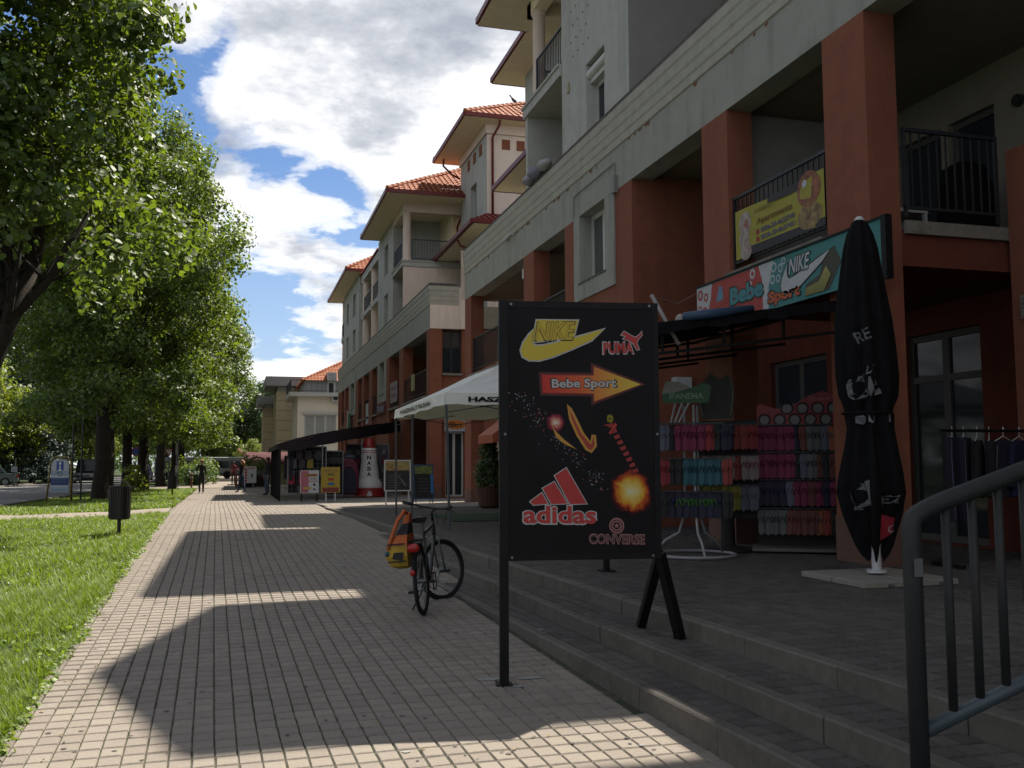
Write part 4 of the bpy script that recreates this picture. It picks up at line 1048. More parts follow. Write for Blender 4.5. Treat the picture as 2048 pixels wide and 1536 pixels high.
# grass: blades on the lawn beside the paving
def blades(n, y0, y1, xr, hmin, hmax, wid, seed, power=1.0):
    g = np.random.default_rng(seed)
    y = y0 + (y1 - y0) * g.random(n) ** power
    le = np.interp(y, [-10, 0, 6.35, 11.5, 19.3, 26.2, 32, 57.5, 70], [-1.0, -1.12, -1.32, -1.45, -1.62, -1.78, -1.93, -2.39, -2.6])
    x = le + .035 - g.random(n) ** 1.15 * xr
    # tufts
    tx, ty = np.round(x * 5 + g.normal(size=n) * .35) / 5, np.round(y * 5 + g.normal(size=n) * .35) / 5
    k = g.random(n) < .35; x = np.where(k, tx + g.normal(size=n) * .025, x); y = np.where(k, ty + g.normal(size=n) * .025, y)
    ok = (x < np.interp(y, [-10, 0, 6.35, 11.5, 19.3, 26.2, 32, 57.5, 70], [-1.0, -1.12, -1.32, -1.45, -1.62, -1.78, -1.93, -2.39, -2.6]) + .05)
    path = (y > 23.9 + (x + 1.8) * .25 * 0 - .0) & (y < 31.2)
    t = (x + 1.8) / -5.5
    lo = 26.5 + (23.6 - 26.5) * t; hi = 31.0 + (27.2 - 31.0) * np.clip(t * 1.6, 0, 1)
    ok &= ~((y > lo) & (y < hi)); ok &= ~((y > 60.4) & (y < 68.1)); ok &= x > -7.3
    patch = .6 * np.sin(x * 5.3 + 2 * np.sin(y * 2.9)) + np.sin(x * 2.1 + 1.3 * np.sin(y * .9)) + np.sin(y * 1.3 + 2.0 * np.sin(x * 1.1))
    ok &= ~((patch < -1.35) & (g.random(n) < .75))
    ok &= ~((le - x < .13) & (np.sin(y * 1.7 + 1) + np.sin(y * 4.1) + .5 * np.sin(y * 11) > .45) & (g.random(n) < .8))
    x, y = x[ok], y[ok]; n = len(x)
    z = np.interp(y, GY, GZ) - .05
    h = g.uniform(hmin, hmax, n) * (1 + .35 * patch[ok] * .5)
    a = g.uniform(0, 6.28, n); bend = g.uniform(.2, .9, n) * h; w = wid * g.uniform(.6, 1.3, n)
    P = np.stack([x, y, z], 1); dx, dy = np.cos(a), np.sin(a); o = np.zeros(n)
    side = np.stack([-dy, dx, o], 1) * w[:, None]
    mid = P + np.stack([dx * bend * .3, dy * bend * .3, h * .6], 1); tip = P + np.stack([dx * bend, dy * bend, h], 1)
    V = np.stack([P - side, P + side, mid + side * .8, tip, mid - side * .8], 1).reshape(-1, 3)
    base = (np.arange(n) * 5)[:, None]
    me = bpy.data.meshes.new('grass')
    F4 = base + np.array([[0, 1, 2, 4]]); F3 = base + np.array([[4, 2, 3]])
    loops = np.concatenate([F4.ravel(), F3.ravel()]).astype(np.int32)
    me.vertices.add(len(V)); me.vertices.foreach_set('co', V.ravel()); me.loops.add(len(loops)); me.loops.foreach_set('vertex_index', loops)
    me.polygons.add(2 * n); me.polygons.foreach_set('loop_start', np.concatenate([np.arange(n) * 4, 4 * n + np.arange(n) * 3]).astype(np.int32)); me.polygons.foreach_set('loop_total', np.concatenate([np.full(n, 4), np.full(n, 3)]).astype(np.int32))
    me.update(calc_edges=True)
    return me
GRASS = leaf_mat('grass_blade', (0.066, 0.108, 0.011), (0.088, 0.126, 0.005), .38, .55)
for k, (n, y0, y1, xr, h0, h1, w, pw) in enumerate(((150000, 4.6, 12.5, 3.4, .04, .12, .0034, 1.0), (120000, 12.0, 26.4, 6.0, .04, .12, .0058, 1.1), (60000, 26, 60, 6.0, .05, .13, .013, 1.1))):
    me = blades(n, y0, y1, xr, h0, h1, w, 60 + k, pw); me.materials.append(GRASS)
    o = bpy.data.objects.new('grass', me); COL.objects.link(o); tag(o, 'sunlit short grass on the strip beside the paving', 'grass', kind='stuff')
# broad weeds, clover leaves and spilling tufts along the kerb
C, Rd = [], []
g = np.random.default_rng(5)
for i in range(1700):
    y = 4.6 + 22 * g.random() ** 1.5; x = left_edge(y) - g.random() ** 1.5 * 3.0 + .02
    if i > 1100: x = left_edge(y) + .02 + .06 * g.random() ** 2 * (1 + math.sin(y * 5.1) * math.sin(y * 2.3 + 1))
    C.append((x, y, gz(y) - .01 + g.uniform(0, .035))); Rd.append(g.uniform(.02, .06))
me = leaf_cloud('weeds', C, Rd, 10, .032, GRASS, up=1.2, seed=4, flat=.6)
o = bpy.data.objects.new('weeds', me); COL.objects.link(o); tag(o, 'broad leaved weeds among the grass at the kerb', 'weeds', kind='stuff')
wd = leaf_mat('clover_flower', (.4, .4, .36), (.05, .05, .04), .1)
C = [(left_edge(y) - abs(x), y, gz(y) + .05) for x, y in zip(g.uniform(.1, 4, 260), g.uniform(5, 40, 260))]
me = leaf_cloud('clover_flowers', C, [.012] * len(C), 3, .022, wd, seed=8); o = bpy.data.objects.new('clover_flowers', me); COL.objects.link(o); tag(o, 'tiny white clover flowers dotted over the lawn', 'flowers', kind='stuff')
# ------------------------------------------------------------------ the black signboard
def gradient_mat(name, stops, axis=0, lo=0.0, hi=1.0, rough=.5, noise_amt=0.0):
    """printed colour blend along one object axis"""
    mt = bpy.data.materials.new(name); mt.use_nodes = True; k = NT(mt.node_tree); k.t.nodes.clear()
    co = k.n('ShaderNodeTexCoord').outputs['Object']; s = k.n('ShaderNodeSeparateXYZ', inp={0: co}).outputs[axis]
    f = k.n('ShaderNodeMapRange', inp={0: s, 1: lo, 2: hi}).outputs[0]
    if noise_amt: f = k.math('ADD', f, k.math('MULTIPLY', k.math('SUBTRACT', k.noise(co, 9, 6, .6), .5), noise_amt))
    c = k.ramp(f, stops); b = k.n('ShaderNodeBsdfPrincipled', inp={'Roughness': rough, 'Specular IOR Level': .3}); c = k.mix(1.0, c, (ALB * 1.15,) * 3, 'MULTIPLY'); k.t.links.new(c, b.inputs['Base Color'])
    o = k.n('ShaderNodeOutputMaterial'); k.t.links.new(b.outputs[0], o.inputs[0]); return mt
def radial_mat(name, stops, r, nz=.5, sc=8):
    mt = bpy.data.materials.new(name); mt.use_nodes = True; k = NT(mt.node_tree); k.t.nodes.clear()
    co = k.n('ShaderNodeTexCoord').outputs['Object']; l = k.vmath('LENGTH', co).outputs[1]
    f = k.math('ADD', k.math('DIVIDE', l, r), k.math('MULTIPLY', k.math('SUBTRACT', k.noise(co, sc, 6, .65, .8), .5), nz))
    c = k.mix(1.0, k.ramp(f, stops), (ALB * 1.2,) * 3, 'MULTIPLY'); b = k.n('ShaderNodeBsdfPrincipled', inp={'Roughness': .5, 'Specular IOR Level': .12}); k.t.links.new(c, b.inputs['Base Color'])
    o = k.n('ShaderNodeOutputMaterial'); k.t.links.new(b.outputs[0], o.inputs[0]); return mt

SL, SR = Vector((1.885, 6.86, 0)), Vector((3.075, 6.665, 0))
SX = (SR - SL).normalized(); SN = Vector((SX.y, -SX.x, 0)); SW = (SR - SL).length
if SN.y > 0: SN = -SN
PRINT = mat('black_print_vinyl', (.012, .011, .013), .5, .3, 3, spec=.12)
def S(zx, zy, l=1):
    u = (zx - 50) / 895.0; t, bo = 40 + 35 * u, 1478 - 25 * u; v = (bo - zy) / (bo - t)
    return SL + SX * (u * SW) + Vector((0, 0, 1.07 + v * 1.92)) + SN * (.024 + .0015 * l)
sign = thing('advertising_sign', 'tall black signboard on a post with sportswear logos and a flaming arrow', 'sign', (SL.x, SL.y, gz(6.86)))
def sbox(mb, u0, u1, z0, z1, d0, d1):
    a = [SL + SX * u + Vector((0, 0, z)) + SN * d for d in (d0, d1) for z in (z0, z1) for u in (u0, u1)]
    mb.add(a, [(0, 2, 3, 1), (4, 5, 7, 6), (0, 1, 5, 4), (2, 6, 7, 3), (0, 4, 6, 2), (1, 3, 7, 5)])
b = MB(); sbox(b, .045, SW - .045, 1.115, 2.955, -.012, .022); b.build('panel', PRINT, sign, fix=True)
b = MB(); sbox(b, -.02, .045, gz(6.86) - .02, 3.01, -.03, .032); b.build('post', M['black'], sign, fix=True)
b = MB(); sbox(b, .0455, SW, 2.955, 3.005, -.025, .028); sbox(b, .0455, SW, 1.065, 1.115, -.025, .028); sbox(b, SW - .045, SW, 1.115, 2.955, -.025, .028); b.build('frame', M['black'], sign, fix=True)
for foot in ((3.20, 7.36, .43), (3.27, 6.76, .43)):
    b = MB(); b.bar(foot, (SR.x, SR.y + .02, 1.10), .065); b.build('leg', M['black'], sign)
for u in (.07, SW - .07):
    for z in (1.09, 2.0, 2.98):
        if z == 2.0: u2 = .022 if u < .5 else SW - .022
        else: u2 = u
        p_ = SL + SX * u2 + Vector((0, 0, z)) + SN * .028
        b = MB(); b.tube([p_, p_ + SN * .012], .010, 8); b.build('bolt', M['steel'], sign)
b = MB(); sbox(b, -.05, .07, gz(6.86) - .01, gz(6.86) + .008, -.06, .06); b.build('base_plate', M['black'], sign, fix=True)
def spoly(mb, pts, l): mb.poly([S(x, y, l) for x, y in pts])
def swrite(mb, body, zx, zy, zw, zh, l, bold=0.0, shear=0.0):
    o = S(zx, zy, l); x1 = S(zx + zw, zy, l); y1 = S(zx, zy - zh, l)
    write(mb, body, o, (x1 - o).normalized(), (y1 - o).normalized(), (x1 - o).length, (y1 - o).length, bold, shear)
WHT = paint('white_print', (.62, .62, .62), .5); REDP = paint('red_print', (.62, .045, .04), .5); BLKP = paint('black_print', (.012, .012, .012), .5); GOLD = gradient_mat('gold_print', [(0, (.66, .22, .02)), (.5, (.70, .36, .03)), (1, (.72, .55, .05))], 2, 1.5, 1.9)
swoosh = [(632, 200), (560, 262), (440, 312), (340, 350), (262, 370), (205, 368), (168, 348), (157, 312), (172, 268), (205, 222), (236, 190), (222, 235), (220, 268), (238, 288), (285, 286), (400, 262), (520, 232)]
nk = [(247, 142), (484, 150), (458, 246), (222, 268)]
def layer(shapes, name, m):
    mb = MB(); shapes(mb); o = mb.build(name, m, sign)
layer(lambda q: (spoly(q, grow(swoosh, 8), 1), spoly(q, grow(nk, 6), 1)), 'logo_outline', WHT)
layer(lambda q: (spoly(q, swoosh, 2), spoly(q, nk, 2)), 'logo_swoosh', GOLD)
layer(lambda q: swrite(q, 'NIKE', 232, 264, 238, 112, 3, .035, .22), 'lettering', BLKP)
layer(lambda q: swrite(q, 'NIKE', 237, 259, 228, 103, 4, .015, .22), 'lettering', paint('yellow_print', (.74, .52, .04), .5))
layer(lambda q: swrite(q, 'PUMA', 620, 346, 186, 76, 1, .045), 'logo_outline', WHT)
layer(lambda q: swrite(q, 'PUMA', 626, 340, 174, 64, 2, .035), 'lettering', REDP)
puma = [(732, 236), (748, 217), (790, 242), (815, 252), (835, 238), (850, 220), (851, 240), (828, 264), (820, 285), (834, 318), (821, 321), (800, 285), (775, 268), (742, 258), (757, 245)]
layer(lambda q: spoly(q, grow(puma, 4), 1), 'logo_outline', WHT); layer(lambda q: spoly(q, puma, 2), 'logo_cat', REDP)
arrow = [(275, 452), (570, 460), (570, 410), (840, 512), (570, 604), (570, 560), (280, 552)]
GLOWP = paint('dark_red_print', (.10, .008, .010), .5)
layer(lambda q: spoly(q, grow(arrow, 16), 1), 'arrow_halo', GLOWP)
layer(lambda q: spoly(q, grow(arrow, 6), 2), 'arrow_halo', paint('deep_red_print', (.24, .014, .012), .5))
layer(lambda q: spoly(q, arrow, 3), 'arrow', gradient_mat('arrow_print', [(0, (.62, .02, .02)), (.4, (.72, .12, .03)), (.65, (.74, .30, .05)), (1, (.74, .58, .06))], 0, .28, 1.02))
layer(lambda q: swrite(q, 'Bebe Sport', 322, 546, 384, 76, 4, .06), 'lettering', BLKP)
layer(lambda q: swrite(q, 'Bebe Sport', 330, 540, 368, 64, 5, .028), 'lettering', WHT)
# flaming shoe art: streak of sparks, burning hooks, a fireball
rr = random.Random(4)
sparks = MB(); reds = MB()
for i in range(170):
    t = rr.random(); x, y = 130 + 480 * t + rr.gauss(0, 22), 560 + 520 * t + rr.gauss(0, 30 + 14 * math.sin(6 * t)); s = rr.uniform(1.2, 4.2)
    spoly(sparks if rr.random() < .8 else reds, [(x - s, y), (x, y - s), (x + s, y), (x, y + s)], 1)
sparks.build('spark_print', paint('spark_print', (.45, .42, .46), .5), sign)['kind'] = 'stuff'; reds.build('spark_print', REDP, sign)['kind'] = 'stuff'
hook = [(418, 622), (438, 640), (470, 700), (505, 775), (548, 830), (556, 790), (575, 792), (580, 850), (552, 884), (520, 868), (470, 790), (430, 700)]
layer(lambda q: spoly(q, grow(hook, 3), 2), 'flame_hook', paint('flame_print', (.72, .36, .05), .5)); layer(lambda q: spoly(q, grow(hook, -6), 3), 'flame_hook', paint('ember_print', (.50, .06, .03), .5))
tail = [(318, 700), (345, 760), (400, 815), (470, 868), (400, 838), (352, 800)]
layer(lambda q: spoly(q, tail, 2), 'flame_tail', paint('flame_print', (.72, .36, .05), .5))
def blob(zx, zy, rx, ry, m, name, l=1):
    c = S(zx, zy, l); px = SW / 895.0
    mb = MB(); n = 40
    mb.poly([c + SX * (rx * px * math.cos(2 * PI * i / n)) + Vector((0, 0, ry * px * math.sin(2 * PI * i / n))) for i in range(n)])
    o = mb.build(name, m, sign)
    off = c - ORIGIN[sign.name]; o.location = off
    for v in o.data.vertices: v.co -= off
FIRE = radial_mat('fireball_print', [(0, (.80, .76, .52)), (.22, (.80, .66, .22)), (.50, (.76, .42, .04)), (.68, (.52, .09, .02)), (.80, (.12, .01, .01)), (.9, (.0095, .0085, .010))], .185, .75, 9)
blob(775, 1100, 150, 135, FIRE, 'fireball')
blob(350, 720, 62, 76, radial_mat('splash_print', [(0, (.82, .78, .72)), (.3, (.72, .35, .25)), (.55, (.40, .05, .08)), (.85, (.0095, .0085, .010))], .085, .8, 16), 'flame_splash')
lace = MB()
for i in range(9):
    x, y = 645 + i * 17, 735 + i * 31; spoly(lace, [(x, y), (x + 30, y - 14), (x + 38, y + 6), (x + 10, y + 16)], 2)
lace.build('lace_print', paint('lace_print', (.42, .03, .03), .5), sign)
layer(lambda q: (spoly(q, [(620, 735), (675, 725), (668, 742)], 2), spoly(q, [(650, 780), (690, 720), (700, 736), (662, 786)], 2)), 'lace_print', REDP)
blob(660, 700, 18, 34, radial_mat('toe_print', [(0, (.03, .03, .03)), (.5, (.35, .30, .03)), (.9, (.0095, .0085, .010))], .04, .8, 30), 'shoe_tip')
# three stripes
for st in ([(205, 1155), (270, 1107), (303, 1165), (224, 1173)], [(275, 1082), (340, 1046), (412, 1164), (324, 1168)], [(343, 1012), (408, 970), (521, 1164), (428, 1168)]):
    layer(lambda q: spoly(q, grow(st, 5), 1), 'logo_outline', WHT); layer(lambda q: spoly(q, st, 2), 'logo_stripe', REDP)
layer(lambda q: swrite(q, 'adidas', 158, 1282, 424, 112, 3, .062), 'logo_outline', WHT)
layer(lambda q: swrite(q, 'adidas', 166, 1274, 408, 98, 4, .028), 'lettering', REDP)
def ring(q, cx, cy, r0, r1, l, n=28):
    for i in range(n):
        a, c = 2 * PI * i / n, 2 * PI * (i + 1) / n
        q.quad(S(cx + r0 * math.cos(a), cy + r0 * math.sin(a), l), S(cx + r1 * math.cos(a), cy + r1 * math.sin(a), l), S(cx + r1 * math.cos(c), cy + r1 * math.sin(c), l), S(cx + r0 * math.cos(c), cy + r0 * math.sin(c), l))
PALE = paint('pale_red_print', (.45, .20, .19), .5)
layer(lambda q: (ring(q, 690, 1283, 33, 43, 1), ring(q, 690, 1283, 20, 28, 1)), 'logo_ring', PALE)
layer(lambda q: spoly(q, [(690 + (17 if i % 2 == 0 else 7) * math.sin(i * PI / 5), 1283 - (17 if i % 2 == 0 else 7) * math.cos(i * PI / 5)) for i in range(10)], 2), 'logo_star', PALE)
layer(lambda q: swrite(q, 'CONVERSE', 532, 1384, 318, 58, 1, .055), 'logo_outline', PALE)
layer(lambda q: swrite(q, 'CONVERSE', 538, 1378, 306, 46, 2, .006), 'lettering', paint('dark_print', (.10, .05, .05), .5))

# ------------------------------------------------------------------ closed parasol on its slabs
PXC, PYC = 6.28, 8.42
par = thing('parasol', 'closed black parasol standing upright on four pale slabs', 'parasol', (PXC, PYC, TERRACE))
prof_px = [(438, 6), (446, 17), (470, 27), (500, 34), (560, 42), (640, 52), (700, 54), (760, 55), (800, 51), (818, 44), (826, 41), (836, 43), (860, 46), (900, 53), (950, 64), (985, 70), (1010, 62), (1040, 50), (1070, 38), (1090, 27), (1102, 15)]
prof = [(w / (201.0 if y < 840 else 218.0), 4.33 - (y - 437) * .00521) for y, w in prof_px]
def par_r(i, t):
    r, z = prof[i]; dp = .0 if i < 2 else min(.20, .04 + i * .016)
    return r * (1 - dp * .6 + dp * math.sin(8 * t + .35 * math.sin(i * .7)) * (1 + .5 * math.sin(3 * t + 1.3)) + .4 * dp * math.sin(17 * t + i * .5) + .05 * math.sin(2 * t + i * .35))
b = MB(); n = 72; vs = []
lean = lambda z: (-.10 * max(0, (z - 1.2)) / 3.0 * .6, 0)
for i, (r, z) in enumerate(prof):
    for j in range(n):
        t = 2 * PI * j / n; q = par_r(i, t); zz = z
        if i >= len(prof) - 5: zz += .10 * math.sin(4 * t + 1.0)
        if 5 < i < 10: zz += .02 * math.sin(8 * t)
        vs.append((PXC + lean(z)[0] + q * math.cos(t), PYC + q * math.sin(t), zz))
fs = [(i * n + j, i * n + (j + 1) % n, (i + 1) * n + (j + 1) % n, (i + 1) * n + j) for i in range(len(prof) - 1) for j in range(n)]
b.add(vs, fs + [tuple(reversed(range(n)))]); b.build('canopy', M['blackcloth'], par, smooth=True, fix=True)
b = MB(); b.lathe([(.055, 0), (.052, .02), (.03, .05), (.002, .06)], (PXC - .06, PYC, 4.30), 16); b.build('finial_cap', M['whitep'], par, smooth=True)
b = MB(); b.tube([(PXC, PYC, TERRACE + .08), (PXC, PYC, 1.3)], .048, 14); b.tube([(PXC, PYC, TERRACE + .08), (PXC, PYC, TERRACE + .11)], .10, 14); b.build('pole', M['whitep'], par, smooth=False)
tc = math.atan2(-PYC, -PXC)
def wrap(mb, vs, fs, s0, z0, sx, sz, rot=0.0, gap=.008):
    out = []
    for x, y, _ in vs:
        x2, y2 = x * sx, y * sz; X = s0 + x2 * math.cos(rot) - y2 * math.sin(rot); Z = z0 + x2 * math.sin(rot) + y2 * math.cos(rot)
        i = min(range(len(prof) - 1), key=lambda k: abs((prof[k][1] + prof[k + 1][1]) / 2 - Z)); r = (prof[i][0] + prof[i + 1][0]) / 2
        f = max(0, min(1, (prof[i][1] - Z) / (prof[i][1] - prof[i + 1][1]))); t = tc + X / r
        q = par_r(i, t) * (1 - f) + par_r(i + 1, t) * f
        out.append((PXC + lean(Z)[0] + (q + gap) * math.cos(t), PYC + (q + gap) * math.sin(t), Z))
    mb.add(out, fs)
GREY = paint('grey_print', (.17, .175, .18), .7)
for body, s0, z0, sz, rot, bold in (('RE', -.10, 2.98, .13, .35, .01), ('C\u00c9', -.20, 2.40, .24, .25, .05), ('CI', -.26, 1.28, .26, .30, .05), ('KEZ', .07, 1.36, .085, .08, .03)):
    vs, fs = text_mesh(body, 1.0, bold); mb = MB(); wrap(mb, vs, fs, s0, z0, sz * 1.25, sz * 1.3, rot); mb.build('lettering', GREY, par)
mb = MB(); wrap(mb, [(0, 0, 0), (.20, .05, 0), (.26, .22, 0), (.10, .30, 0), (.02, .16, 0)], [(0, 1, 2, 3, 4)], .02, .98, .9, .9, .2, .015); mb.build('red_emblem', paint('emblem_red', (.45, .03, .05), .7), par)
vs, fs = text_mesh('RC', 1.0, .02); mb = MB(); wrap(mb, vs, fs, .06, 1.05, .11, .13, .2, .022); mb.build('lettering', paint('emblem_pink', (.55, .30, .34), .7), par)
for s0, z0, w in ((-.14, 2.18, .10), (-.01, 2.19, .08), (.24, 2.20, .05)):
    mb = MB(); wrap(mb, [(0, 0, 0), (.5, -.15, 0), (1, .05, 0), (1.05, .5, 0), (.55, .75, 0), (.05, .6, 0)], [(0, 1, 2, 3, 4, 5)], s0, z0, w, .11, 0, .02); mb.build('tie_knot', paint('white_cord', (.27, .28, .31), .8), par)
mb = MB(); zz = 2.285
mb.tube([(PXC - .05 + .245 * math.cos(2 * PI * j / 24), PYC + .245 * math.sin(2 * PI * j / 24), zz) for j in range(24)], .012, 6, closed=True); mb.build('tie_strap', M['blackcloth'], par)
base = thing('parasol_slabs', 'four pale concrete slabs laid in a square as a parasol foot', 'paving slabs', (PXC, PYC, TERRACE), None)
for i, (dx, dy) in enumerate(((-.535, -.535), (.01, -.535), (-.535, .01), (.01, .01))):
    b = MB(); w = .52; h = .055; c = .008
    b.prism([(PXC + dx + x, PYC + dy + y, TERRACE + .004) for x, y in ((0, 0), (w, 0), (w, w), (0, w))], (0, 0, h - c))
    o = b.build('slab', M['slab'], base, fix=True)
    b2 = MB(); b2.add([(PXC + dx + x, PYC + dy + y, TERRACE + .004 + h - c + z) for z, e in ((.0005, 0), (c, c)) for x, y in ((e, e), (w - e, e), (w - e, w - e), (e, w - e))], [(4, 5, 6, 7)] + [(k, (k + 1) % 4, 4 + (k + 1) % 4, 4 + k) for k in range(4)]); b2.build('slab_face', M['slab'], o)
b = MB()
for x in (-.25, .33): b.bar((PXC + x, PYC - .56, TERRACE + .02), (PXC + x, PYC + .56, TERRACE + .02), .05, .03)
b.build('steel_cross', M['steel'], base)

# ------------------------------------------------------------------ stair handrail
hr = thing('handrail', 'grey green tubular stair handrail with upright bars in the right foreground', 'handrail', (2.9, 3.6, .2))
HY = 3.6; r_ = .041
def hz(x): return 1.555 + (x - 2.88) * .30
b = MB(); pts = [(2.87, HY, .06)] + [(2.87, HY, 1.485)] + [(2.87 + .04 * (1 - math.cos(a)), HY, 1.485 + .062 * math.sin(a)) for a in (.3, .6, .9, 1.2)] + [(2.95, HY, hz(2.95) - .006), (3.05, HY, hz(3.05)), (3.5, HY, hz(3.5)), (4.4, HY, hz(4.4))] + [(4.5, HY, hz(4.4) - .05), (4.55, HY, hz(4.4) - .2), (4.55, HY, TERRACE)]
b.tube(pts, r_, 16); b.build('top_rail', M['handrail'], hr, smooth=True)
b = MB(); b.tube([(2.90, HY, .61), (3.5, HY, .80), (4.53, HY, 1.11)], .032, 12); b.build('bottom_rail', paint('blue_grey_tube', (.075, .105, .12), .45), hr, smooth=True)
for i in range(10):
    x = 3.055 + i * .145; b = MB(); b.tube([(x, HY, .63 + (x - 2.9) * .305), (x, HY, hz(x) - .01)], .020, 10); b.build('upright', M['handrail'], hr, smooth=True)
b = MB(); b.quad((2.840, HY - .048, 1.28), (2.885, HY - .048, 1.28), (2.885, HY - .0485, 1.36), (2.840, HY - .0485, 1.36)); b.build('paint_scuff', GREY, hr)

# ------------------------------------------------------------------ canopy of the sports shop
cn = thing('shop_canopy', 'low black fabric canopy on a tube frame over the flip flop racks', 'awning', (5.5, 12, TERRACE))
def cz(x): return 3.27 + (x - 3.97) * .152
b = MB(); N = 12
for i in range(N):
    for j in range(6):
        q = []
        for (a, c) in ((i, j), (i + 1, j), (i + 1, j + 1), (i, j + 1)):
            x = 3.97 + 3.1 * a / N; y = 10.0 + 3.9 * c / 6; q.append((x, y, cz(x) + .03 + .025 * math.sin(a * 1.3 + c) * math.sin(PI * c / 6) - .02 * math.sin(PI * a / N)))
        b.quad(*q)
for i in range(N):
    x0, x1 = 3.97 + 3.1 * i / N, 3.97 + 3.1 * (i + 1) / N; s = .03 * math.sin(i * 2.1)
    b.quad((x0, 9.99, cz(x0) + .03), (x1, 9.99, cz(x1) + .03), (x1, 9.97 + s, cz(x1) - .10 + s), (x0, 9.97, cz(x0) - .10))
b.build('canopy_cloth', M['blackcloth'], cn, smooth=True)
for k, y in enumerate((10.05, 11.3, 12.6, 13.85)):
    b = MB(); b.bar((3.97, y, cz(3.97) - .02), (7.1, y, cz(7.1) - .02), .04); b.bar((3.97, y, cz(3.97) - .32), (7.1, y, cz(7.1) - .36), .035)
    for x in (4.7, 5.5, 6.3): b.bar((x, y, cz(x) - .33), (x, y, cz(x) - .02), .03)
    b.build('frame_rail', M['black'], cn)
for y in (10.05, 13.85):
    b = MB(); b.bar((3.97, y, TERRACE), (3.97, y, cz(3.97)), .06); b.bar((3.97, y, TERRACE), (3.97, y, TERRACE + .012), .16); b.build('post', M['black'], cn)
for x in (3.97, 7.05):
    b = MB(); b.bar((x, 10.05, cz(x) - .02), (x, 13.85, cz(x) - .02), .04); b.build('edge_rail', M['black'], cn)
b = MB(); b.tube([(4.95, 9.98, cz(4.95) + .06), (5.3, 9.97, cz(5.3) + .05), (5.85, 9.98, cz(5.85) + .06)], [.05, .06, .04], 8); b.build('rolled_tarpaulin', paint('blue_tarp', (.04, .09, .17), .6), cn, smooth=True)
b = MB(); b.tube([(4.96, 10.15, cz(4.96) - .25), (4.87, 10.4, cz(4.87) + .16), (4.78, 10.5, cz(4.8) + .42)], .025, 8); b.ball((4.97, 10.1, cz(4.97) + .04), .07, 8); b.build('leaning_pole', paint('pale_pole', (.40, .36, .34), .6), cn, smooth=True)
b = MB(); b.tube([(4.78, 10.5, cz(4.8) + .40), (5.8, 11.9, 3.98), (6.9, 13.5, 4.45)], .008, 5); b.build('guy_rope', paint('pale_rope', (.40, .30, .26), .8), cn)

# ------------------------------------------------------------------ shop sign over the canopy, banner on the balcony
BX = 6.96
ss = thing('shop_sign', 'red and turquoise sports shop fascia sign with bubbles and a running shoe', 'sign', (BX, 11.25, 4.2))
def Q(u, z, l=1): return Vector((BX - .03 - .0015 * l, 13.5 - u, z))
b = MB(); b.box(BX - .03, BX + .02, 8.98, 13.5, 3.86, 4.53); b.build('board', paint('turquoise_print', (.055, .27, .27), .5), ss)
b = MB(); b.box(BX - .05, BX + .04, 8.90, 8.985, 3.83, 4.56); b.build('end_post', M['black'], ss)
b = MB(); b.box(BX - .05, BX + .02, 8.985, 13.5, 4.531, 4.555); b.build('frame', M['black'], ss)
def qp(pts, l, m, name):
    mb = MB(); mb.poly([Q(u, z, l) for u, z in pts]); mb.build(name, m, ss)
def qd(u, z, r, l, m, name, n=20, ry=None):
    qp([(u + r * math.cos(2 * PI * i / n), z + (ry or r) * math.sin(2 * PI * i / n)) for i in range(n)], l, m, name)
RP = paint('sign_red', (.50, .05, .04), .5); WP = paint('sign_white', (.62, .64, .66), .5); TP = paint('sign_teal', (.06, .30, .33), .5); OP = paint('sign_orange', (.60, .12, .03), .5)
qp([(0, 3.87), (2.05, 3.87), (2.05, 4.52), (0, 4.52)], 1, RP, 'red_field')
qp([(0, 3.87), (.32, 3.87), (.36, 4.1), (.46, 4.3), (.50, 4.52), (0, 4.52)], 2, WP, 'white_field')
qp([(1.96, 3.87), (2.10, 3.87), (2.12, 4.2), (2.25, 4.52), (1.86, 4.52), (1.95, 4.3)], 2, WP, 'white_splash')
for i, (u, z, r) in enumerate(((.12, 4.40, .085), (.30, 4.34, .07), (.10, 4.17, .07), (.26, 4.12, .08), (1.70, 4.44, .075), (1.62, 4.3, .06))):
    qd(u, z, r, 3, RP if u < 1 else WP, 'bubble'); qd(u, z, r * .5, 4, WP if u < 1 else RP, 'bubble')
for i, (u, z, r) in enumerate(((2.26, 4.42, .07), (2.42, 4.38, .06), (2.22, 4.26, .065), (2.36, 4.25, .055), (2.5, 4.46, .05))):
    qd(u, z, r, 3, WP, 'bubble'); qd(u, z, r * .62, 4, TP, 'bubble')
qp([(.62, 4.22), (.72, 4.44), (.82, 4.42), (.86, 4.2)], 3, paint('sign_blue', (.16, .30, .45), .5), 'cap_print'); qp([(.58, 4.12), (.95, 4.16), (.97, 4.24), (.62, 4.2)], 4, RP, 'cap_print')
qp([(.5, 3.87), (.62, 3.87), (.58, 4.05), (.52, 4.08)], 3, WP, 'splash'); qd(.85, 3.98, .14, 3, paint('sign_dark', (.05, .08, .085), .5), 'figure_print', ry=.11); qp([(1.15, 3.88), (1.35, 3.88), (1.5, 4.02), (1.3, 4.06), (1.1, 4.0)], 3, paint('sign_maroon', (.20, .03, .03), .5), 'graffiti_splash')
YD, XD = (0, -.06, 1), (0, -1, 0)
for body, u, z, w, h, c in (('Bebe', 1.05, 4.09, .92, .25, TP), ('Sport', 2.10, 3.90, .76, .20, OP)):
    mb = MB(); write(mb, body, Q(u - .03, z - .025, 4), XD, (0, -.03, 1), w + .06, h + .05, .075); mb.build('lettering', BLKP, ss)
    mb = MB(); write(mb, body, Q(u, z, 5), XD, (0, -.03, 1), w, h, .05); mb.build('lettering', c, ss)
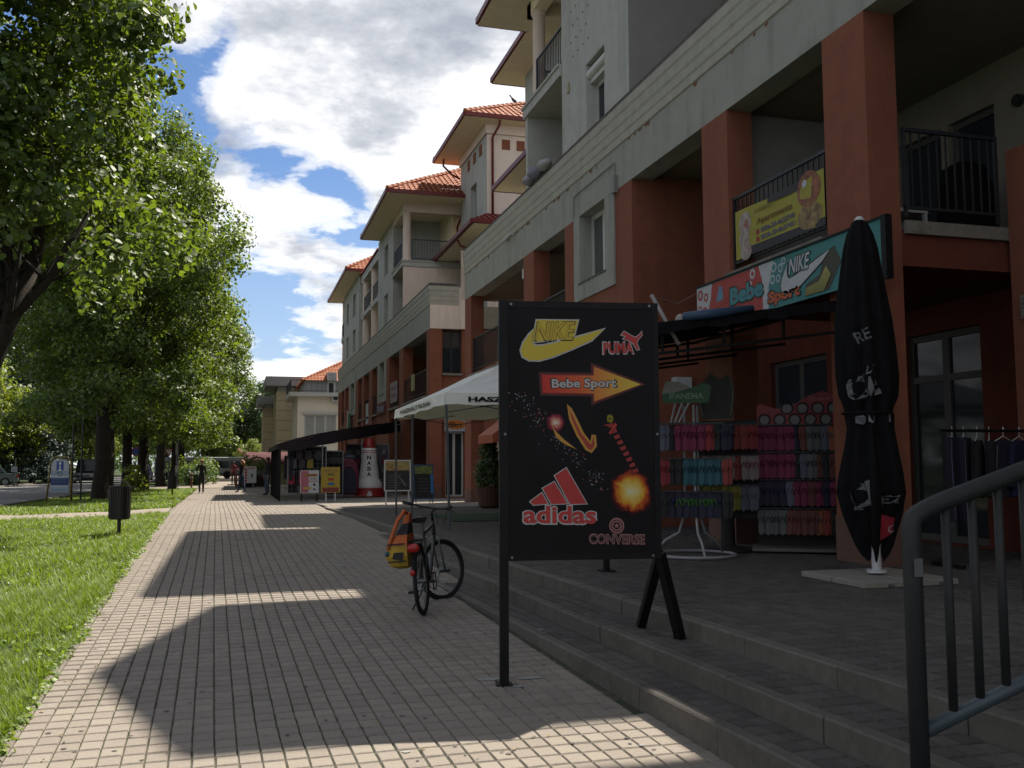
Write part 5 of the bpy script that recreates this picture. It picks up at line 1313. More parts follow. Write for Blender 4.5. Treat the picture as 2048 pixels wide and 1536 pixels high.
sw = [(632, 200), (560, 262), (440, 330), (340, 385), (262, 410), (205, 408), (168, 380), (157, 340), (172, 290), (205, 232), (230, 195), (222, 245), (226, 282), (242, 305), (290, 300), (400, 270), (520, 232)]
sq = [(2.42 + (x - 157) / 475 * 1.12, 4.40 - (y - 195) / 215 * .40) for x, y in sw]
qp(grow(sq, .018), 4, BLKP, 'logo_outline'); qp(sq, 5, WP, 'logo_swoosh')
mb = MB(); write(mb, 'NIKE', Q(2.60, 4.235, 6), XD, (0, -.22, 1), .48, .235, .05); mb.build('lettering', BLKP, ss)
mb = MB(); write(mb, 'NIKE', Q(2.62, 4.25, 7), XD, (0, -.22, 1), .45, .205, .02); mb.build('lettering', WP, ss)
qp([(2.98, 3.90), (3.5, 3.90), (3.75, 4.2), (3.62, 4.42), (3.42, 4.36), (3.3, 4.12), (3.0, 4.05)], 3, paint('shoe_print', (.07, .065, .045), .5), 'shoe_print')
qp([(2.98, 3.90), (3.4, 3.90), (3.55, 4.08), (3.45, 4.2), (3.3, 4.04), (3.02, 4.0)], 8, gradient_mat('shoe_gold', [(0, (.22, .19, .05)), (1, (.42, .38, .12))], 2, -.3, .0, noise_amt=.6), 'shoe_print')
qp([(3.9, 4.5), (4.3, 4.3), (4.35, 4.1), (4.1, 4.25)], 3, WP, 'white_splash')

bn = thing('banner', 'yellow holiday apartment banner tied to the dark balcony railing', 'banner', (7.16, 11.5, 5.2))
def N_(u, z, l=0): return Vector((7.165 - .0015 * l - .02 * math.sin(u * 4) * (z - 4.7), 12.66 - u, z))
def npoly(pts, l, m, name='print'):
    mb = MB(); mb.poly([N_(u, z, l) for u, z in pts]); mb.build(name, m, bn)
mb = MB()
for i in range(10):
    u0, u1 = 2.28 * i / 10, 2.28 * (i + 1) / 10; t0, t1 = 5.56 - .03 * math.sin(PI * i / 10), 5.56 - .03 * math.sin(PI * (i + 1) / 10)
    mb.quad(N_(u0, 4.82), N_(u1, 4.82), N_(u1, t1), N_(u0, t0))
mb.build('cloth', paint('banner_yellow', (.46, .41, .06), .7, dirt=((.40, .40, .12), 3, .5, .9)), bn)
DK = paint('banner_dark', (.05, .05, .06), .7)
npoly([(.42, 4.82), (2.28, 4.82), (2.28, 4.92), (.42, 4.95)], 1, DK); npoly([(.9, 5.46), (1.75, 5.42), (1.75, 5.55), (.9, 5.54)], 1, DK)
def ndisc(u, z, rx, rz, l, m):
    npoly([(u + rx * math.cos(2 * PI * i / 22), z + rz * math.sin(2 * PI * i / 22)) for i in range(22)], l, m)
BR = mat('photo_print_brown', (.34, .12, .07), .6, .5, 7); TN = mat('photo_print_tan', (.38, .25, .11), .6, .6, 9, dirt=((.08, .04, .03), 5, .5, .7)); PK = mat('photo_print_pale', (.48, .42, .38), .6, .4, 9, dirt=((.42, .10, .06), 6, .5, .65))
ndisc(1.94, 5.38, .27, .24, 2, BR); ndisc(1.94, 5.02, .28, .18, 2, TN); ndisc(.30, 5.32, .18, .17, 2, PK); ndisc(.26, 5.08, .15, .14, 2, PK); ndisc(.30, 4.90, .16, .13, 3, PK); ndisc(1.86, 5.47, .06, .05, 3, WP)
for body, u, z, w, h, c in (('Luxury', .58, 5.38, .45, .10, paint('banner_olive', (.30, .24, .03), .7)), ('Apartments', .62, 5.20, .92, .11, paint('banner_brown', (.22, .10, .02), .7)), ('0036-20-4632740', .72, 5.085, .88, .075, paint('banner_blue', (.12, .12, .26), .7)), ('0036-20-4637451', .72, 4.975, .88, .075, paint('banner_blue', (.12, .12, .26), .7))):
    mb = MB(); write(mb, body, N_(u, z, 3), XD, (0, 0, 1), w, h, .02); mb.build('lettering', c, bn)
for z in (4.99, 5.1): npoly([(.60, z - .02), (.68, z - .02), (.68, z + .05), (.60, z + .05)], 3, paint('banner_red', (.40, .05, .04), .7))
# ------------------------------------------------------------------ flip flop racks
W_ = Vector((0.86, -0.51, 0)).normalized(); NV = Vector((-W_.y, W_.x, 0)); NV = -NV if NV.y > 0 else NV
def flip_meshes(sole_m, strap_m, key):
    b = MB()
    for s in (0,):
        o = [(.0, -.125), (.034, -.10), (.036, -.02), (.044, .06), (.036, .115), (.0, .13), (-.034, .115), (-.042, .06), (-.030, -.02), (-.032, -.10)]
        b.prism([(x * 1.02 + s * .026, .012 * s, z * 1.36) for x, z in o], (0, .020, 0))
    sole = b.build('sole', sole_m, None, local=True, fix=True)
    c = MB()
    for s in (0,):
        x0 = s * .026; y = .012 * s - .006
        c.tube([(x0 - .036, y, -.0), (x0 - .02, y - .03, .05), (x0, y - .012, .085), (x0 + .02, y - .03, .05), (x0 + .036, y, -.0)], .007, 5)
    strap = c.build('strap', strap_m, None, local=True)
    r = (sole.data, strap.data); bpy.data.objects.remove(sole); bpy.data.objects.remove(strap); return r
FC = {'magenta': ((.30, .02, .10), (.22, .015, .07)), 'navy': ((.015, .015, .05), (.03, .03, .10)), 'black': ((.012, .012, .014), (.10, .10, .10)), 'coral': ((.42, .06, .05), (.50, .14, .11)),
      'red': ((.40, .03, .04), (.30, .02, .03)), 'striped': ((.40, .32, .33), (.42, .08, .13)), 'grey': ((.18, .19, .19), (.10, .10, .11)), 'yellow': ((.30, .29, .03), (.34, .30, .05)),
      'teal': ((.03, .17, .22), (.02, .10, .15)), 'lime': ((.02, .02, .06), (.10, .42, .03)), 'blue': ((.02, .10, .22), (.02, .07, .16)), 'orange': ((.48, .14, .05), (.28, .28, .28)), 'rust': ((.22, .06, .05), (.30, .09, .06)), 'slate': ((.16, .18, .25), (.30, .31, .36))}
FM = {k: flip_meshes(paint('foam_' + k, tuple(v * .72 for v in a), .7), paint('strap_' + k, tuple(v * .8 for v in c), .6), k) for k, (a, c) in FC.items()}
def flip(col, loc, label, tilt):
    t = thing('flip_flops', label, 'flip flops', loc, 'flip flops hanging on the racks', math.atan2(W_.y, W_.x))
    t.rotation_euler = (tilt, random.uniform(-.05, .05), math.atan2(W_.y, W_.x) + random.uniform(-.12, .12))
    for sx in (-1, 1):
        for nm, me in zip(('sole', 'strap'), FM[col]):
            o = bpy.data.objects.new(nm, me); COL.objects.link(o); o.parent = t; o.location = (sx * .026, sx * .012, sx * .006)
ORD = ('first', 'second', 'third', 'fourth', 'fifth', 'sixth', 'seventh')
TIERS = ('top', 'second', 'third', 'lowest')
def rack_row(c, z, tier, cols, rackname, w, out=.16):
    n = len(cols); cnt = {}
    for i, col in enumerate(cols):
        cnt[col] = cnt.get(col, 0) + 1; nth = ORD[cnt[col] - 1] if cols.count(col) > 1 else 'only'
        u = -w / 2 + w * (i + .5) / n
        p = c + W_ * u + NV * (out + .02 * math.sin(i * 2.2)) + Vector((0, 0, z))
        flip(col, p, '%s %s flip flops from the left on the %s tier of the %s' % (nth, col, tier, rackname) if nth != 'only' else 'the only %s flip flops on the %s tier of the %s' % (col, tier, rackname), -.10)
# right rack with the red header
rc = Vector((7.32, 11.35, TERRACE))
rk = thing('shoe_rack', 'wide black flip flop rack under a wavy red header with rings', 'display rack', rc)
def RK(c, u, d, z): return c + W_ * u + NV * d + Vector((0, 0, z))
def rpan(mb, c, u0, u1, z0, z1, d0, d1):
    v = [RK(c, u, d, z) for d in (d0, d1) for z in (z0, z1) for u in (u0, u1)]
    mb.add(v, [(0, 2, 3, 1), (4, 5, 7, 6), (0, 1, 5, 4), (2, 6, 7, 3), (0, 4, 6, 2), (1, 3, 7, 5)])
b = MB(); rpan(b, rc, -.58, .58, .10, 1.75, -.03, .0); b.build('back_panel', paint('rack_dark', (.014, .013, .014), .7), rk, fix=True)
b = MB(); rpan(b, rc, -.66, .66, .03, .07, -.22, .34); b.build('base_plate', paint('rack_base', (.16, .16, .16), .6), rk, fix=True)
for z in (1.70, 1.33, .96, .58):
    b = MB(); b.bar(RK(rc, -.6, .17, z + .01), RK(rc, .6, .17, z + .01), .014); b.bar(RK(rc, -.6, 0, z + .01), RK(rc, -.6, .17, z + .01), .014); b.bar(RK(rc, .6, 0, z + .01), RK(rc, .6, .17, z + .01), .014); b.build('hook_rail', M['rail'], rk)
b = MB(); hp = [(-.56, 1.72), (.50, 1.72), (.50, 2.0), (.44, 2.12), (.30, 2.16), (.12, 2.10), (-.10, 1.96), (-.30, 1.93), (-.50, 2.0), (-.56, 1.98)]
b.prism([RK(rc, u, .05, z) for u, z in hp], NV * .02); h_ = b.build('header', paint('header_red', (.30, .015, .03), .5), rk, fix=True)
for i in range(10):
    u, z = -.46 + (i % 5) * .20 + (.1 if i > 4 else 0), (1.78 if i < 5 else 1.93) ; 
    if i in (5,): continue
    b = MB(); b.tube([RK(rc, u + .075 * math.cos(2 * PI * k / 16), .075, z + .075 * math.sin(2 * PI * k / 16)) for k in range(16)], .012, 5, closed=True); b.build('ring_motif', paint('ring_black', (.015, .015, .015), .6), h_)
    b = MB(); b.poly([RK(rc, u + .06 * math.cos(2 * PI * k / 14), .0735, z + .06 * math.sin(2 * PI * k / 14)) for k in range(14)]); b.build('ring_field', paint('ring_grey', (.20, .20, .20), .6), h_)
mb = MB(); write(mb, 'Dreams', RK(rc, .14, .0735, 2.04), W_, (0, 0, 1), .26, .045); mb.build('lettering', paint('pale_lettering', (.42, .22, .24), .6), h_)
rack_row(rc, 1.52, 'top', ['magenta'] * 5 + ['navy', 'rust', 'grey', 'grey', 'slate', 'orange', 'blue'], 'right rack', 1.12)
rack_row(rc, 1.15, 'second', ['magenta'] * 5 + ['black', 'slate', 'grey', 'rust', 'black', 'rust', 'blue'], 'right rack', 1.12)
rack_row(rc, .78, 'third', ['navy'] * 4 + ['slate', 'magenta', 'magenta', 'rust', 'magenta', 'navy', 'magenta', 'magenta'], 'right rack', 1.12)
rack_row(rc, .40, 'lowest', ['grey'] * 4 + ['rust'] * 4 + ['orange', 'coral', 'black', 'slate'], 'right rack', 1.12)
# middle rack on its round black foot
mc = Vector((6.42, 11.75, TERRACE))
mk = thing('shoe_rack', 'narrow black flip flop stand on a round black foot between two racks', 'display rack', mc)
b = MB(); b.lathe([(.36, 0), (.36, .05), (.10, .09), (.09, .5)], mc, 22); b.build('round_foot', paint('rack_dark', (.014, .013, .014), .7), mk)
b = MB(); rpan(b, mc, -.42, .42, .45, 1.78, -.03, 0); b.build('back_panel', paint('rack_dark', (.014, .013, .014), .7), mk, fix=True)
for z in (1.72, 1.30, .90):
    b = MB(); b.bar(RK(mc, -.42, .17, z), RK(mc, .42, .17, z), .014); b.build('hook_rail', M['rail'], mk)
b = MB(); b.prism([RK(mc, u, .02, z) for u, z in ((-.32, 1.8), (.10, 1.8), (.14, 2.2), (.08, 2.42), (-.06, 2.36), (-.20, 2.44), (-.30, 2.3), (-.36, 2.0))], NV * .02); b.build('header', paint('header_dark', (.045, .05, .04), .6), mk, fix=True)
b = MB(); b.tube([RK(mc, u, .05, z) for u, z in ((-.30, 1.85), (-.34, 2.05), (-.28, 2.3), (-.18, 2.42), (-.06, 2.34), (.07, 2.40), (.12, 2.2), (.08, 1.85))], .012, 6); b.build('header_trim', paint('trim_olive', (.20, .20, .16), .6), mk)
rack_row(mc, 1.54, 'top', ['black', 'navy', 'navy', 'black', 'navy', 'coral', 'coral', 'red'], 'middle rack', .84)
rack_row(mc, 1.13, 'second', ['red', 'striped', 'striped', 'striped', 'striped', 'coral', 'striped', 'striped'], 'middle rack', .84)
rack_row(mc, .72, 'third', ['yellow'] * 5 + ['slate', 'slate'], 'middle rack', .84)
# left rack on white bent tubes with a green header
lc = Vector((5.66, 11.25, TERRACE))
lk = thing('shoe_rack', 'flip flop stand on white bent tube legs with a green header', 'display rack', lc)
WT = paint('white_tube', (.40, .41, .42), .45)
b = MB(); b.tube([(lc.x + .52 * math.cos(2 * PI * k / 30), lc.y + .52 * math.sin(2 * PI * k / 30), TERRACE + .03) for k in range(30)], .020, 8, closed=True); b.build('base_ring', WT, lk, smooth=True)
for a in (.3, 2.4, 4.5):
    ca, sa = math.cos(a), math.sin(a); b = MB()
    b.tube([(lc.x + ca * .52, lc.y + sa * .52, TERRACE + .03), (lc.x + ca * .38, lc.y + sa * .38, TERRACE + .20), (lc.x + ca * .2, lc.y + sa * .2, TERRACE + .30), (lc.x + ca * .11, lc.y + sa * .11, TERRACE + .55), (lc.x + ca * .10, lc.y + sa * .10, TERRACE + 1.95)], .017, 8); b.build('leg_tube', WT, lk, smooth=True)
b = MB()
for k in range(3): b.tube([RK(lc, -.26 + .05 * k, .12, 1.72), RK(lc, -.20 + .09 * k, .02, 2.0)], .014, 6)
b.build('header_stay', WT, lk)
b = MB(); b.prism([RK(lc, u, .02, z) for u, z in ((-.36, 1.98), (.22, 1.98), (.26, 2.2), (.14, 2.24), (.0, 2.17), (-.16, 2.25), (-.32, 2.26), (-.38, 2.1))], NV * .02); h_ = b.build('header', paint('header_green', (.02, .11, .035), .5), lk, fix=True)
b = MB(); b.poly([RK(lc, u, .045, z) for u, z in ((-.38, 2.1), (-.2, 2.12), (.0, 2.18), (-.16, 2.26), (-.32, 2.27))]); b.build('header_flash', paint('header_cream', (.30, .30, .27), .6), h_)
mb = MB(); write(mb, 'IPANEMA', RK(lc, -.28, .046, 2.03), W_, (0, 0, 1), .44, .08, .03); mb.build('lettering', paint('pale_green_print', (.20, .34, .22), .6), h_)
for z in (1.71, 1.26, .84):
    b = MB(); b.bar(RK(lc, -.42, .18, z), RK(lc, .42, .18, z), .014); b.bar(RK(lc, -.42, .0, z), RK(lc, .42, .0, z), .014); b.bar(RK(lc, .42, .0, z), RK(lc, .42, .18, z), .014); b.build('hook_rail', M['rail'], lk)
rack_row(lc, 1.52, 'top', ['black', 'slate', 'black', 'magenta', 'magenta', 'magenta', 'magenta', 'red', 'black', 'navy'], 'left rack', .98)
rack_row(lc, 1.08, 'second', ['red', 'red', 'black', 'black', 'teal', 'teal', 'teal', 'teal', 'teal', 'coral'], 'left rack', .98)
rack_row(lc, .66, 'third', ['navy', 'black', 'navy', 'lime', 'lime', 'lime', 'lime', 'lime', 'navy', 'black'], 'left rack', .98)

# ------------------------------------------------------------------ clothes rail by the shop door
cr_ = thing('clothes_rail', 'black clothes rail of dark sportswear beside the shop door', 'clothes rail', (8.4, 9.15, TERRACE))
b = MB(); b.tube([(7.75, 9.15, 2.14), (9.40, 9.15, 2.14)], .018, 8)
b.build('rail', M['black'], cr_)
for x in (7.78, 9.38):
    b = MB(); b.tube([(x, 9.15, TERRACE + .03), (x, 9.15, 2.14)], .018, 8); b.bar((x, 8.9, TERRACE + .03), (x, 9.4, TERRACE + .03), .04); b.build('upright', M['black'], cr_)
def garment(x, kind, col, stripe, label, yaw, s=1.0):
    t = thing('jacket' if kind == 'jacket' else 'trousers', label, 'jacket' if kind == 'jacket' else 'trousers', (x, 9.15, 2.12), 'sportswear on the clothes rail', yaw)
    cm = paint('cloth_%d%d%d' % tuple(int(v * 1000) for v in col), col, .9, bump=.3, bscale=30)
    b = MB()
    if kind == 'jacket':
        half = [(.0, -.10), (.07, -.09), (.22, -.16), (.30, -.62), (.235, -.66), (.205, -.40), (.215, -.74), (.0, -.76)]
        o = half + [(-u, z) for u, z in reversed(half[1:-1])]
    else:
        o = [(-.17, -.06), (.17, -.06), (.19, -.3), (.14, -1.02), (.03, -1.02), (.0, -.35), (-.03, -1.02), (-.14, -1.02), (-.19, -.3)]
    n = len(o)
    for y0 in (-.045, .045): b.add([(u * .92, y0 + .0, z) for u, z in o], [tuple(range(n))])
    mid0 = len(b.v); b.add([(u * 1.02, .0, z) for u, z in o], [])
    b.f += [(i, (i + 1) % n, mid0 + (i + 1) % n, mid0 + i) for i in range(n)] + [(n + i, mid0 + i, mid0 + (i + 1) % n, n + (i + 1) % n) for i in range(n)]; b.mi += [0] * (2 * n)
    b.build('cloth', cm, t, local=True, fix=True)
    if stripe:
        for sx in (-1, 1):
            c = MB()
            if kind == 'jacket': c.poly([(sx * .20, -.05, -.15), (sx * .225, -.05, -.16), (sx * .285, -.05, -.60), (sx * .265, -.05, -.61)])
            else: c.poly([(sx * .155, -.05, -.08), (sx * .180, -.05, -.30), (sx * .135, -.05, -1.0), (sx * .110, -.05, -1.0), (sx * .150, -.05, -.3), (sx * .13, -.05, -.08)])
            c.build('side_stripe', paint('stripe_%d' % int(stripe[2] * 100), stripe, .8), t, local=True)
    h = MB(); h.tube([(0, 0, .02), (.02, 0, .05), (0, 0, .07), (0, 0, -.04)], .004, 4); h.tube([(-.17, 0, -.10), (0, 0, -.04), (.17, 0, -.10)], .006, 4); h.build('hanger', M['whitep'], t, local=True)
garment(7.90, 'trousers', (.012, .012, .02), (.20, .24, .42), 'black track trousers with blue side stripes at the left end of the rail', .5)
garment(8.06, 'trousers', (.012, .012, .03), (.30, .30, .36), 'dark navy track trousers with pale stripes, second on the rail', .6)
garment(8.25, 'jacket', (.010, .010, .011), None, 'plain black jacket beside the striped trousers', .7)
garment(8.42, 'jacket', (.010, .010, .012), (.18, .18, .18), 'black jacket with one thin pale sleeve stripe', .8)
garment(8.62, 'jacket', (.012, .014, .035), (.16, .17, .18), 'navy jacket with piped shoulder in the middle of the rail', .3, 1.1)
garment(8.85, 'jacket', (.010, .012, .05), None, 'deep blue zipped jacket right of the piped one', .35)
garment(9.08, 'jacket', (.012, .013, .04), (.25, .25, .27), 'blue jacket with white zip near the right end of the rail', .4)
garment(9.27, 'trousers', (.05, .05, .035), None, 'khaki trousers at the right end of the rail', .5)

# ------------------------------------------------------------------ bicycle with its pannier
def wheel(parent, c, ax, r=.345, name='wheel'):
    """tyre, rim, spokes about axis ax through c (local coordinates)"""
    ax = Vector(ax).normalized(); u = Vector((0, 0, 1)); v = ax.cross(u).normalized(); c = Vector(c)
    P = lambda a, q: c + (v * math.cos(a) + u * math.sin(a)) * q
    b = MB(); b.tube([P(2 * PI * k / 40, r - .022) for k in range(40)], .022, 8, closed=True); w = b.build('tyre', M['rubber'], parent, smooth=True, local=True)
    b = MB(); b.tube([P(2 * PI * k / 40, r - .052) for k in range(40)], .011, 6, closed=True); b.build('rim', paint('dark_alloy', (.10, .10, .105), .4, metal=.6), w, smooth=True, local=True)
    b = MB()
    for k in range(28):
        a = 2 * PI * k / 28; s = (1 if k % 2 else -1) * .028; b.tube([c + ax * s + (v * math.cos(a + .5) + u * math.sin(a + .5)) * .02, P(a, r - .055)], .0016, 3, caps=False)
    o = b.build('spokes', M['steel'], w, local=True); o['kind'] = 'stuff'
    b = MB(); b.tube([c - ax * .05, c + ax * .05], .022, 10); b.build('hub', M['steel'], w, local=True)
bk_loc = Vector((1.84, 9.70, gz(9.7))); bdir = math.atan2(10.72 - 9.70, 2.24 - 1.84)
bike = thing('bicycle', 'dark bicycle on its stand by the steps with a bright pannier', 'bicycle', bk_loc)
bike.rotation_euler = (rad(-5), 0, bdir)
FRM = paint('bike_frame', (.055, .06, .058), .35); GRN = paint('bike_silver', (.32, .36, .32), .35, metal=.4)
RH, BBk, STt, SAD = (0, 0, .345), (.44, 0, .29), (.30, 0, .80), (.27, 0, .93)
HTt, HTb = (.90, 0, .90), (.93, 0, .74); FH = (1.06, 0, .345)
wheel(bike, RH, (0, 1, 0))
b = MB(); b.tube([BBk, STt], .017, 10); b.tube([STt, (.89, 0, .86)], .019, 10); b.tube([BBk, HTb], .021, 10); b.tube([HTb, HTt], .022, 10)
for s in (-1, 1): b.tube([(0, s * .06, .345), (.40, s * .035, .29)], .010, 8); b.tube([(0, s * .06, .345), (.29, s * .02, .74)], .009, 8)
b.build('frame', FRM, bike, smooth=True, local=True)
b = MB(); b.tube([STt, SAD], .013, 8); b.build('seat_post', GRN, bike, local=True)
b = MB()
sd_ = [(-.14, .075, .0), (-.10, .085, .012), (-.02, .05, .0), (.06, .028, -.005), (.14, .020, -.015), (.155, .008, -.02)]
for i in range(len(sd_) - 1):
    (x0, w0, z0), (x1, w1, z1) = sd_[i], sd_[i + 1]; q = lambda x, w, z: [(.25 + x, w * math.cos(t), .955 + z + .03 * math.sin(t)) for t in [2 * PI * k / 10 for k in range(10)]]
    A_, B_ = q(x0, w0, z0), q(x1, w1, z1); b.add(A_ + B_, [(k, (k + 1) % 10, 10 + (k + 1) % 10, 10 + k) for k in range(10)])
    if i == 0: b.poly(A_)
b.build('saddle', M['black'], bike, smooth=True, local=True)
# steering turned to the right
stq = Matrix.Rotation(rad(-38), 3, Vector((HTt[0] - HTb[0], 0, HTt[2] - HTb[2])).normalized())
hb = Vector(HTb)
def st(p): return hb + stq @ (Vector(p) - hb)
wheel(bike, st(FH), stq @ Vector((0, 1, 0)))
b = MB()
for s in (-1, 1): b.tube([st((FH[0], s * .055, FH[2])), st((.945, s * .055, .70)), st((.93, s * .02, .735))], .012, 8)
b.build('fork', GRN, bike, smooth=True, local=True)
b = MB(); b.tube([st(HTt), st((.885, 0, 1.0)), st((.93, 0, 1.04))], .014, 8); b.tube([st((.86, -.30, 1.07)), st((.90, -.20, 1.05)), st((.93, 0, 1.04)), st((.90, .20, 1.05)), st((.86, .30, 1.07))], .012, 8); b.build('handlebar', M['black'], bike, smooth=True, local=True)
for s in (-1, 1):
    b = MB(); b.tube([st((.865, s * .30, 1.068)), st((.80, s * .40, 1.09))], .019, 8); b.build('grip', M['rubber'], bike, smooth=True, local=True)
    b = MB(); b.tube([st((.93, s * .19, 1.05)), st((.98, s * .26, 1.02)), st((.95, s * .31, 1.02))], .006, 5); b.tube([st((.90, s * .17, 1.05)), st((1.04, s * .12, 1.06)), st((1.02, s * .04, .85))], .004, 4); b.build('brake_lever', M['black'], bike, local=True)
b = MB(); b.tube([(BBk[0], -.06, BBk[2]), (BBk[0], .05, BBk[2])], .02, 10); b.tube([(BBk[0] + .095 * math.cos(2 * PI * k / 24), -.055, BBk[2] + .095 * math.sin(2 * PI * k / 24)) for k in range(24)], .008, 5, closed=True)
b.build('chainring', paint('dark_alloy', (.10, .10, .105)), bike, local=True)
for s, a in ((-1, .5), (1, .5 + PI)):
    e_ = (BBk[0] + .17 * math.cos(a), s * .085, BBk[2] + .17 * math.sin(a))
    b = MB(); b.tube([(BBk[0], s * .075, BBk[2]), e_], .011, 6); b.build('crank', GRN, bike, local=True)
    b = MB(); b.box(e_[0] - .045, e_[0] + .045, min(s * .10, s * .20), max(s * .10, s * .20), e_[2] - .013, e_[2] + .013); b.build('pedal', M['rubber'], bike, local=True)
b = MB(); b.tube([(.44, -.055, .385), (.0, -.055, .385)], .004, 4); b.tube([(.44, -.055, .195), (0, -.055, .305)], .004, 4); b.build('chain', M['black'], bike, local=True)
b = MB(); b.tube([(-.02 + .375 * math.cos(t), 0, .345 + .375 * math.sin(t)) for t in [PI * .30 + PI * .62 * k / 12 for k in range(13)]], .018, 5); b.build('mudguard', M['black'], bike, local=True)
b = MB()
for s in (-1, 1): b.tube([(.20, s * .055, .76), (-.22, s * .055, .76)], .006, 5); b.tube([(0, s * .07, .36), (-.10, s * .055, .76)], .006, 5)
for x in (-.2, -.05, .1): b.tube([(x, -.055, .76), (x, .055, .76)], .005, 5)
b.build('carrier', M['black'], bike, local=True)
for nm, z, rr_ in (('tail_light', .70, .045), ('reflector', .47, .03)):
    b = MB(); b.ball((-.27 if z > .6 else -.395, .0 if z > .6 else .0, z), rr_, 8, 0, .5, 1.5 if z > .6 else 1, 1); b.build(nm, paint('tail_red', (.55, .02, .02), .25), bike, smooth=True, local=True)
b = MB(); b.tube([(.38, .03, .27), (.28, .19, .0)], .009, 6); b.build('kickstand', M['black'], bike, local=True)
bag = thing('pannier_bag', 'orange and yellow pannier bag hanging on the bicycle carrier', 'bag', bk_loc); bag.rotation_euler = bike.rotation_euler
b = MB()
sec = [(-.26, .06, .88), (-.29, .10, .78), (-.27, .15, .62), (-.22, .16, .46), (-.15, .13, .40)]
def bagsec(z, x0, x1, y0, y1): return [(x0, y0, z), (x1, y0, z), (x1 + .01, (y0 + y1) / 2, z), (x1, y1, z), (x0, y1, z), (x0 - .02, (y0 + y1) / 2, z)]
zc_ = lambda z: .50 + (z - .40) * .84
lv = [(.40, -.16, .12, .09, .19), (.44, -.22, .16, .075, .25), (.55, -.25, .18, .07, .29), (.68, -.24, .17, .07, .27), (.80, -.18, .14, .07, .19), (.93, -.10, .10, .065, .13), (1.05, -.02, .06, .06, .10)]
rings_ = [bagsec(zc_(l[0]), *l[1:]) for l in lv]
mi_of = [1, 1, 1, 0, 2, 0]
for k in range(len(rings_) - 1):
    b.add(rings_[k] + rings_[k + 1], [(i, (i + 1) % 6, 6 + (i + 1) % 6, 6 + i) for i in range(6)], mi_of[k])
b.poly(rings_[0], 1); b.poly(rings_[-1], 0)
OR, YE, BK = paint('bag_orange', (.66, .16, .035), .7), paint('bag_yellow', (.62, .40, .04), .7), paint('bag_black', (.03, .03, .035), .8)
b.build('bag_body', [OR, YE, BK], bag, local=True, fix=True)
b = MB(); b.prism([(-.275, .10, .67), (-.27, .20, .67), (-.268, .22, .61), (-.273, .12, .59)], (-.006, 0, 0)); b.build('pocket', BK, bag, local=True, fix=True)
b = MB(); b.tube([(-.02, .09, 1.04), (-.08, .10, 1.07), (-.16, .16, .98), (-.22, .23, .80), (-.25, .26, .70)], .022, 6); b.build('strap', OR, bag, smooth=True, local=True)
b = MB(); b.ball((-.24, .27, .66), .03, 6); b.build('buckle', paint('teal_buckle', (.02, .12, .12), .5), bag, local=True)
for n_, z0, z1 in (('piping', .575, .59), ('piping', .745, .76)):
    b = MB(); b.prism([(-.285, .08, z0), (-.28, .26, z0), (-.28, .26, z1), (-.285, .08, z1)], (-.006, 0, 0)); b.build(n_, BK, bag, local=True, fix=True)

# ------------------------------------------------------------------ white gazebo
tx0, tx1, ty0, ty1, tze, tzv = 3.58, 6.5, 16.9, 22.7, 3.08, 2.86
gzb = thing('gazebo', 'white pop-up gazebo with lettered valance standing on the terrace', 'gazebo', (5, 19.8, TERRACE))
def tent_mat():
    mt = bpy.data.materials.new('tent_cloth'); mt.use_nodes = True; k = NT(mt.node_tree); k.t.nodes.clear()
    co = k.n('ShaderNodeTexCoord').outputs['Object']; c = k.mix(k.noise(co, 2, 5), (.50, .50, .47), (.60, .60, .57))
    d = k.n('ShaderNodeBsdfDiffuse'); k.t.links.new(c, d.inputs[0]); t = k.n('ShaderNodeBsdfTranslucent', inp={0: (.10, .095, .06, 1)})
    a = k.n('ShaderNodeAddShader'); k.t.links.new(d.outputs[0], a.inputs[0]); k.t.links.new(t.outputs[0], a.inputs[1]); o = k.n('ShaderNodeOutputMaterial'); k.t.links.new(a.outputs[0], o.inputs[0]); return mt
TC = tent_mat()
b = MB(); apx = (tx0 + tx1) / 2; ra, rb = (apx, ty0 + 1.45, 3.78), (apx, ty1 - 1.45, 3.78)
def patch(mb, A, B_, C, D, n=8, sag=.05):
    A, B_, C, D = map(Vector, (A, B_, C, D))
    P = lambda i, j: A.lerp(B_, i / n).lerp(D.lerp(C, i / n), j / n) - Vector((0, 0, sag * math.sin(PI * j / n) * (0.5 + .5 * math.sin(PI * i / n)) + .012 * math.sin(i * 2.3) * math.sin(j * 1.9)))
    for i in range(n):
        for j in range(n): mb.quad(P(i, j), P(i + 1, j), P(i + 1, j + 1), P(i, j + 1))
c0, c1, c2, c3 = (tx0, ty0, tze), (tx1, ty0, tze), (tx1, ty1, tze), (tx0, ty1, tze)
patch(b, c0, c1, ra, ra); patch(b, c1, c2, rb, ra); patch(b, c2, c3, rb, rb); patch(b, c3, c0, ra, rb)
b.build('roof', TC, gzb, smooth=False)
for p, q in ((c0, c1), (c1, c2), (c2, c3), (c3, c0)):
    b = MB(); n = 14; p, q = Vector(p), Vector(q); nn = Vector(((q - p).y, -(q - p).x, 0)).normalized()
    for i in range(n):
        s0, s1 = .012 * math.sin(i * 1.7), .012 * math.sin((i + 1) * 1.7)
        a, c = p.lerp(q, i / n), p.lerp(q, (i + 1) / n)
        b.quad(a, c, c + nn * (.02 + s1) + Vector((0, 0, tzv - tze + s1)), a + nn * (.02 + s0) + Vector((0, 0, tzv - tze + s0)))
    b.build('valance', TC, gzb)
mb = MB(); write(mb, 'HASZN\u00c1LT RUHA', (tx0 + .42, ty0 - .045, tzv + .055), (1, 0, 0), (0, 0, 1), 2.1, .115, .05); mb.build('lettering', M['black'], gzb)
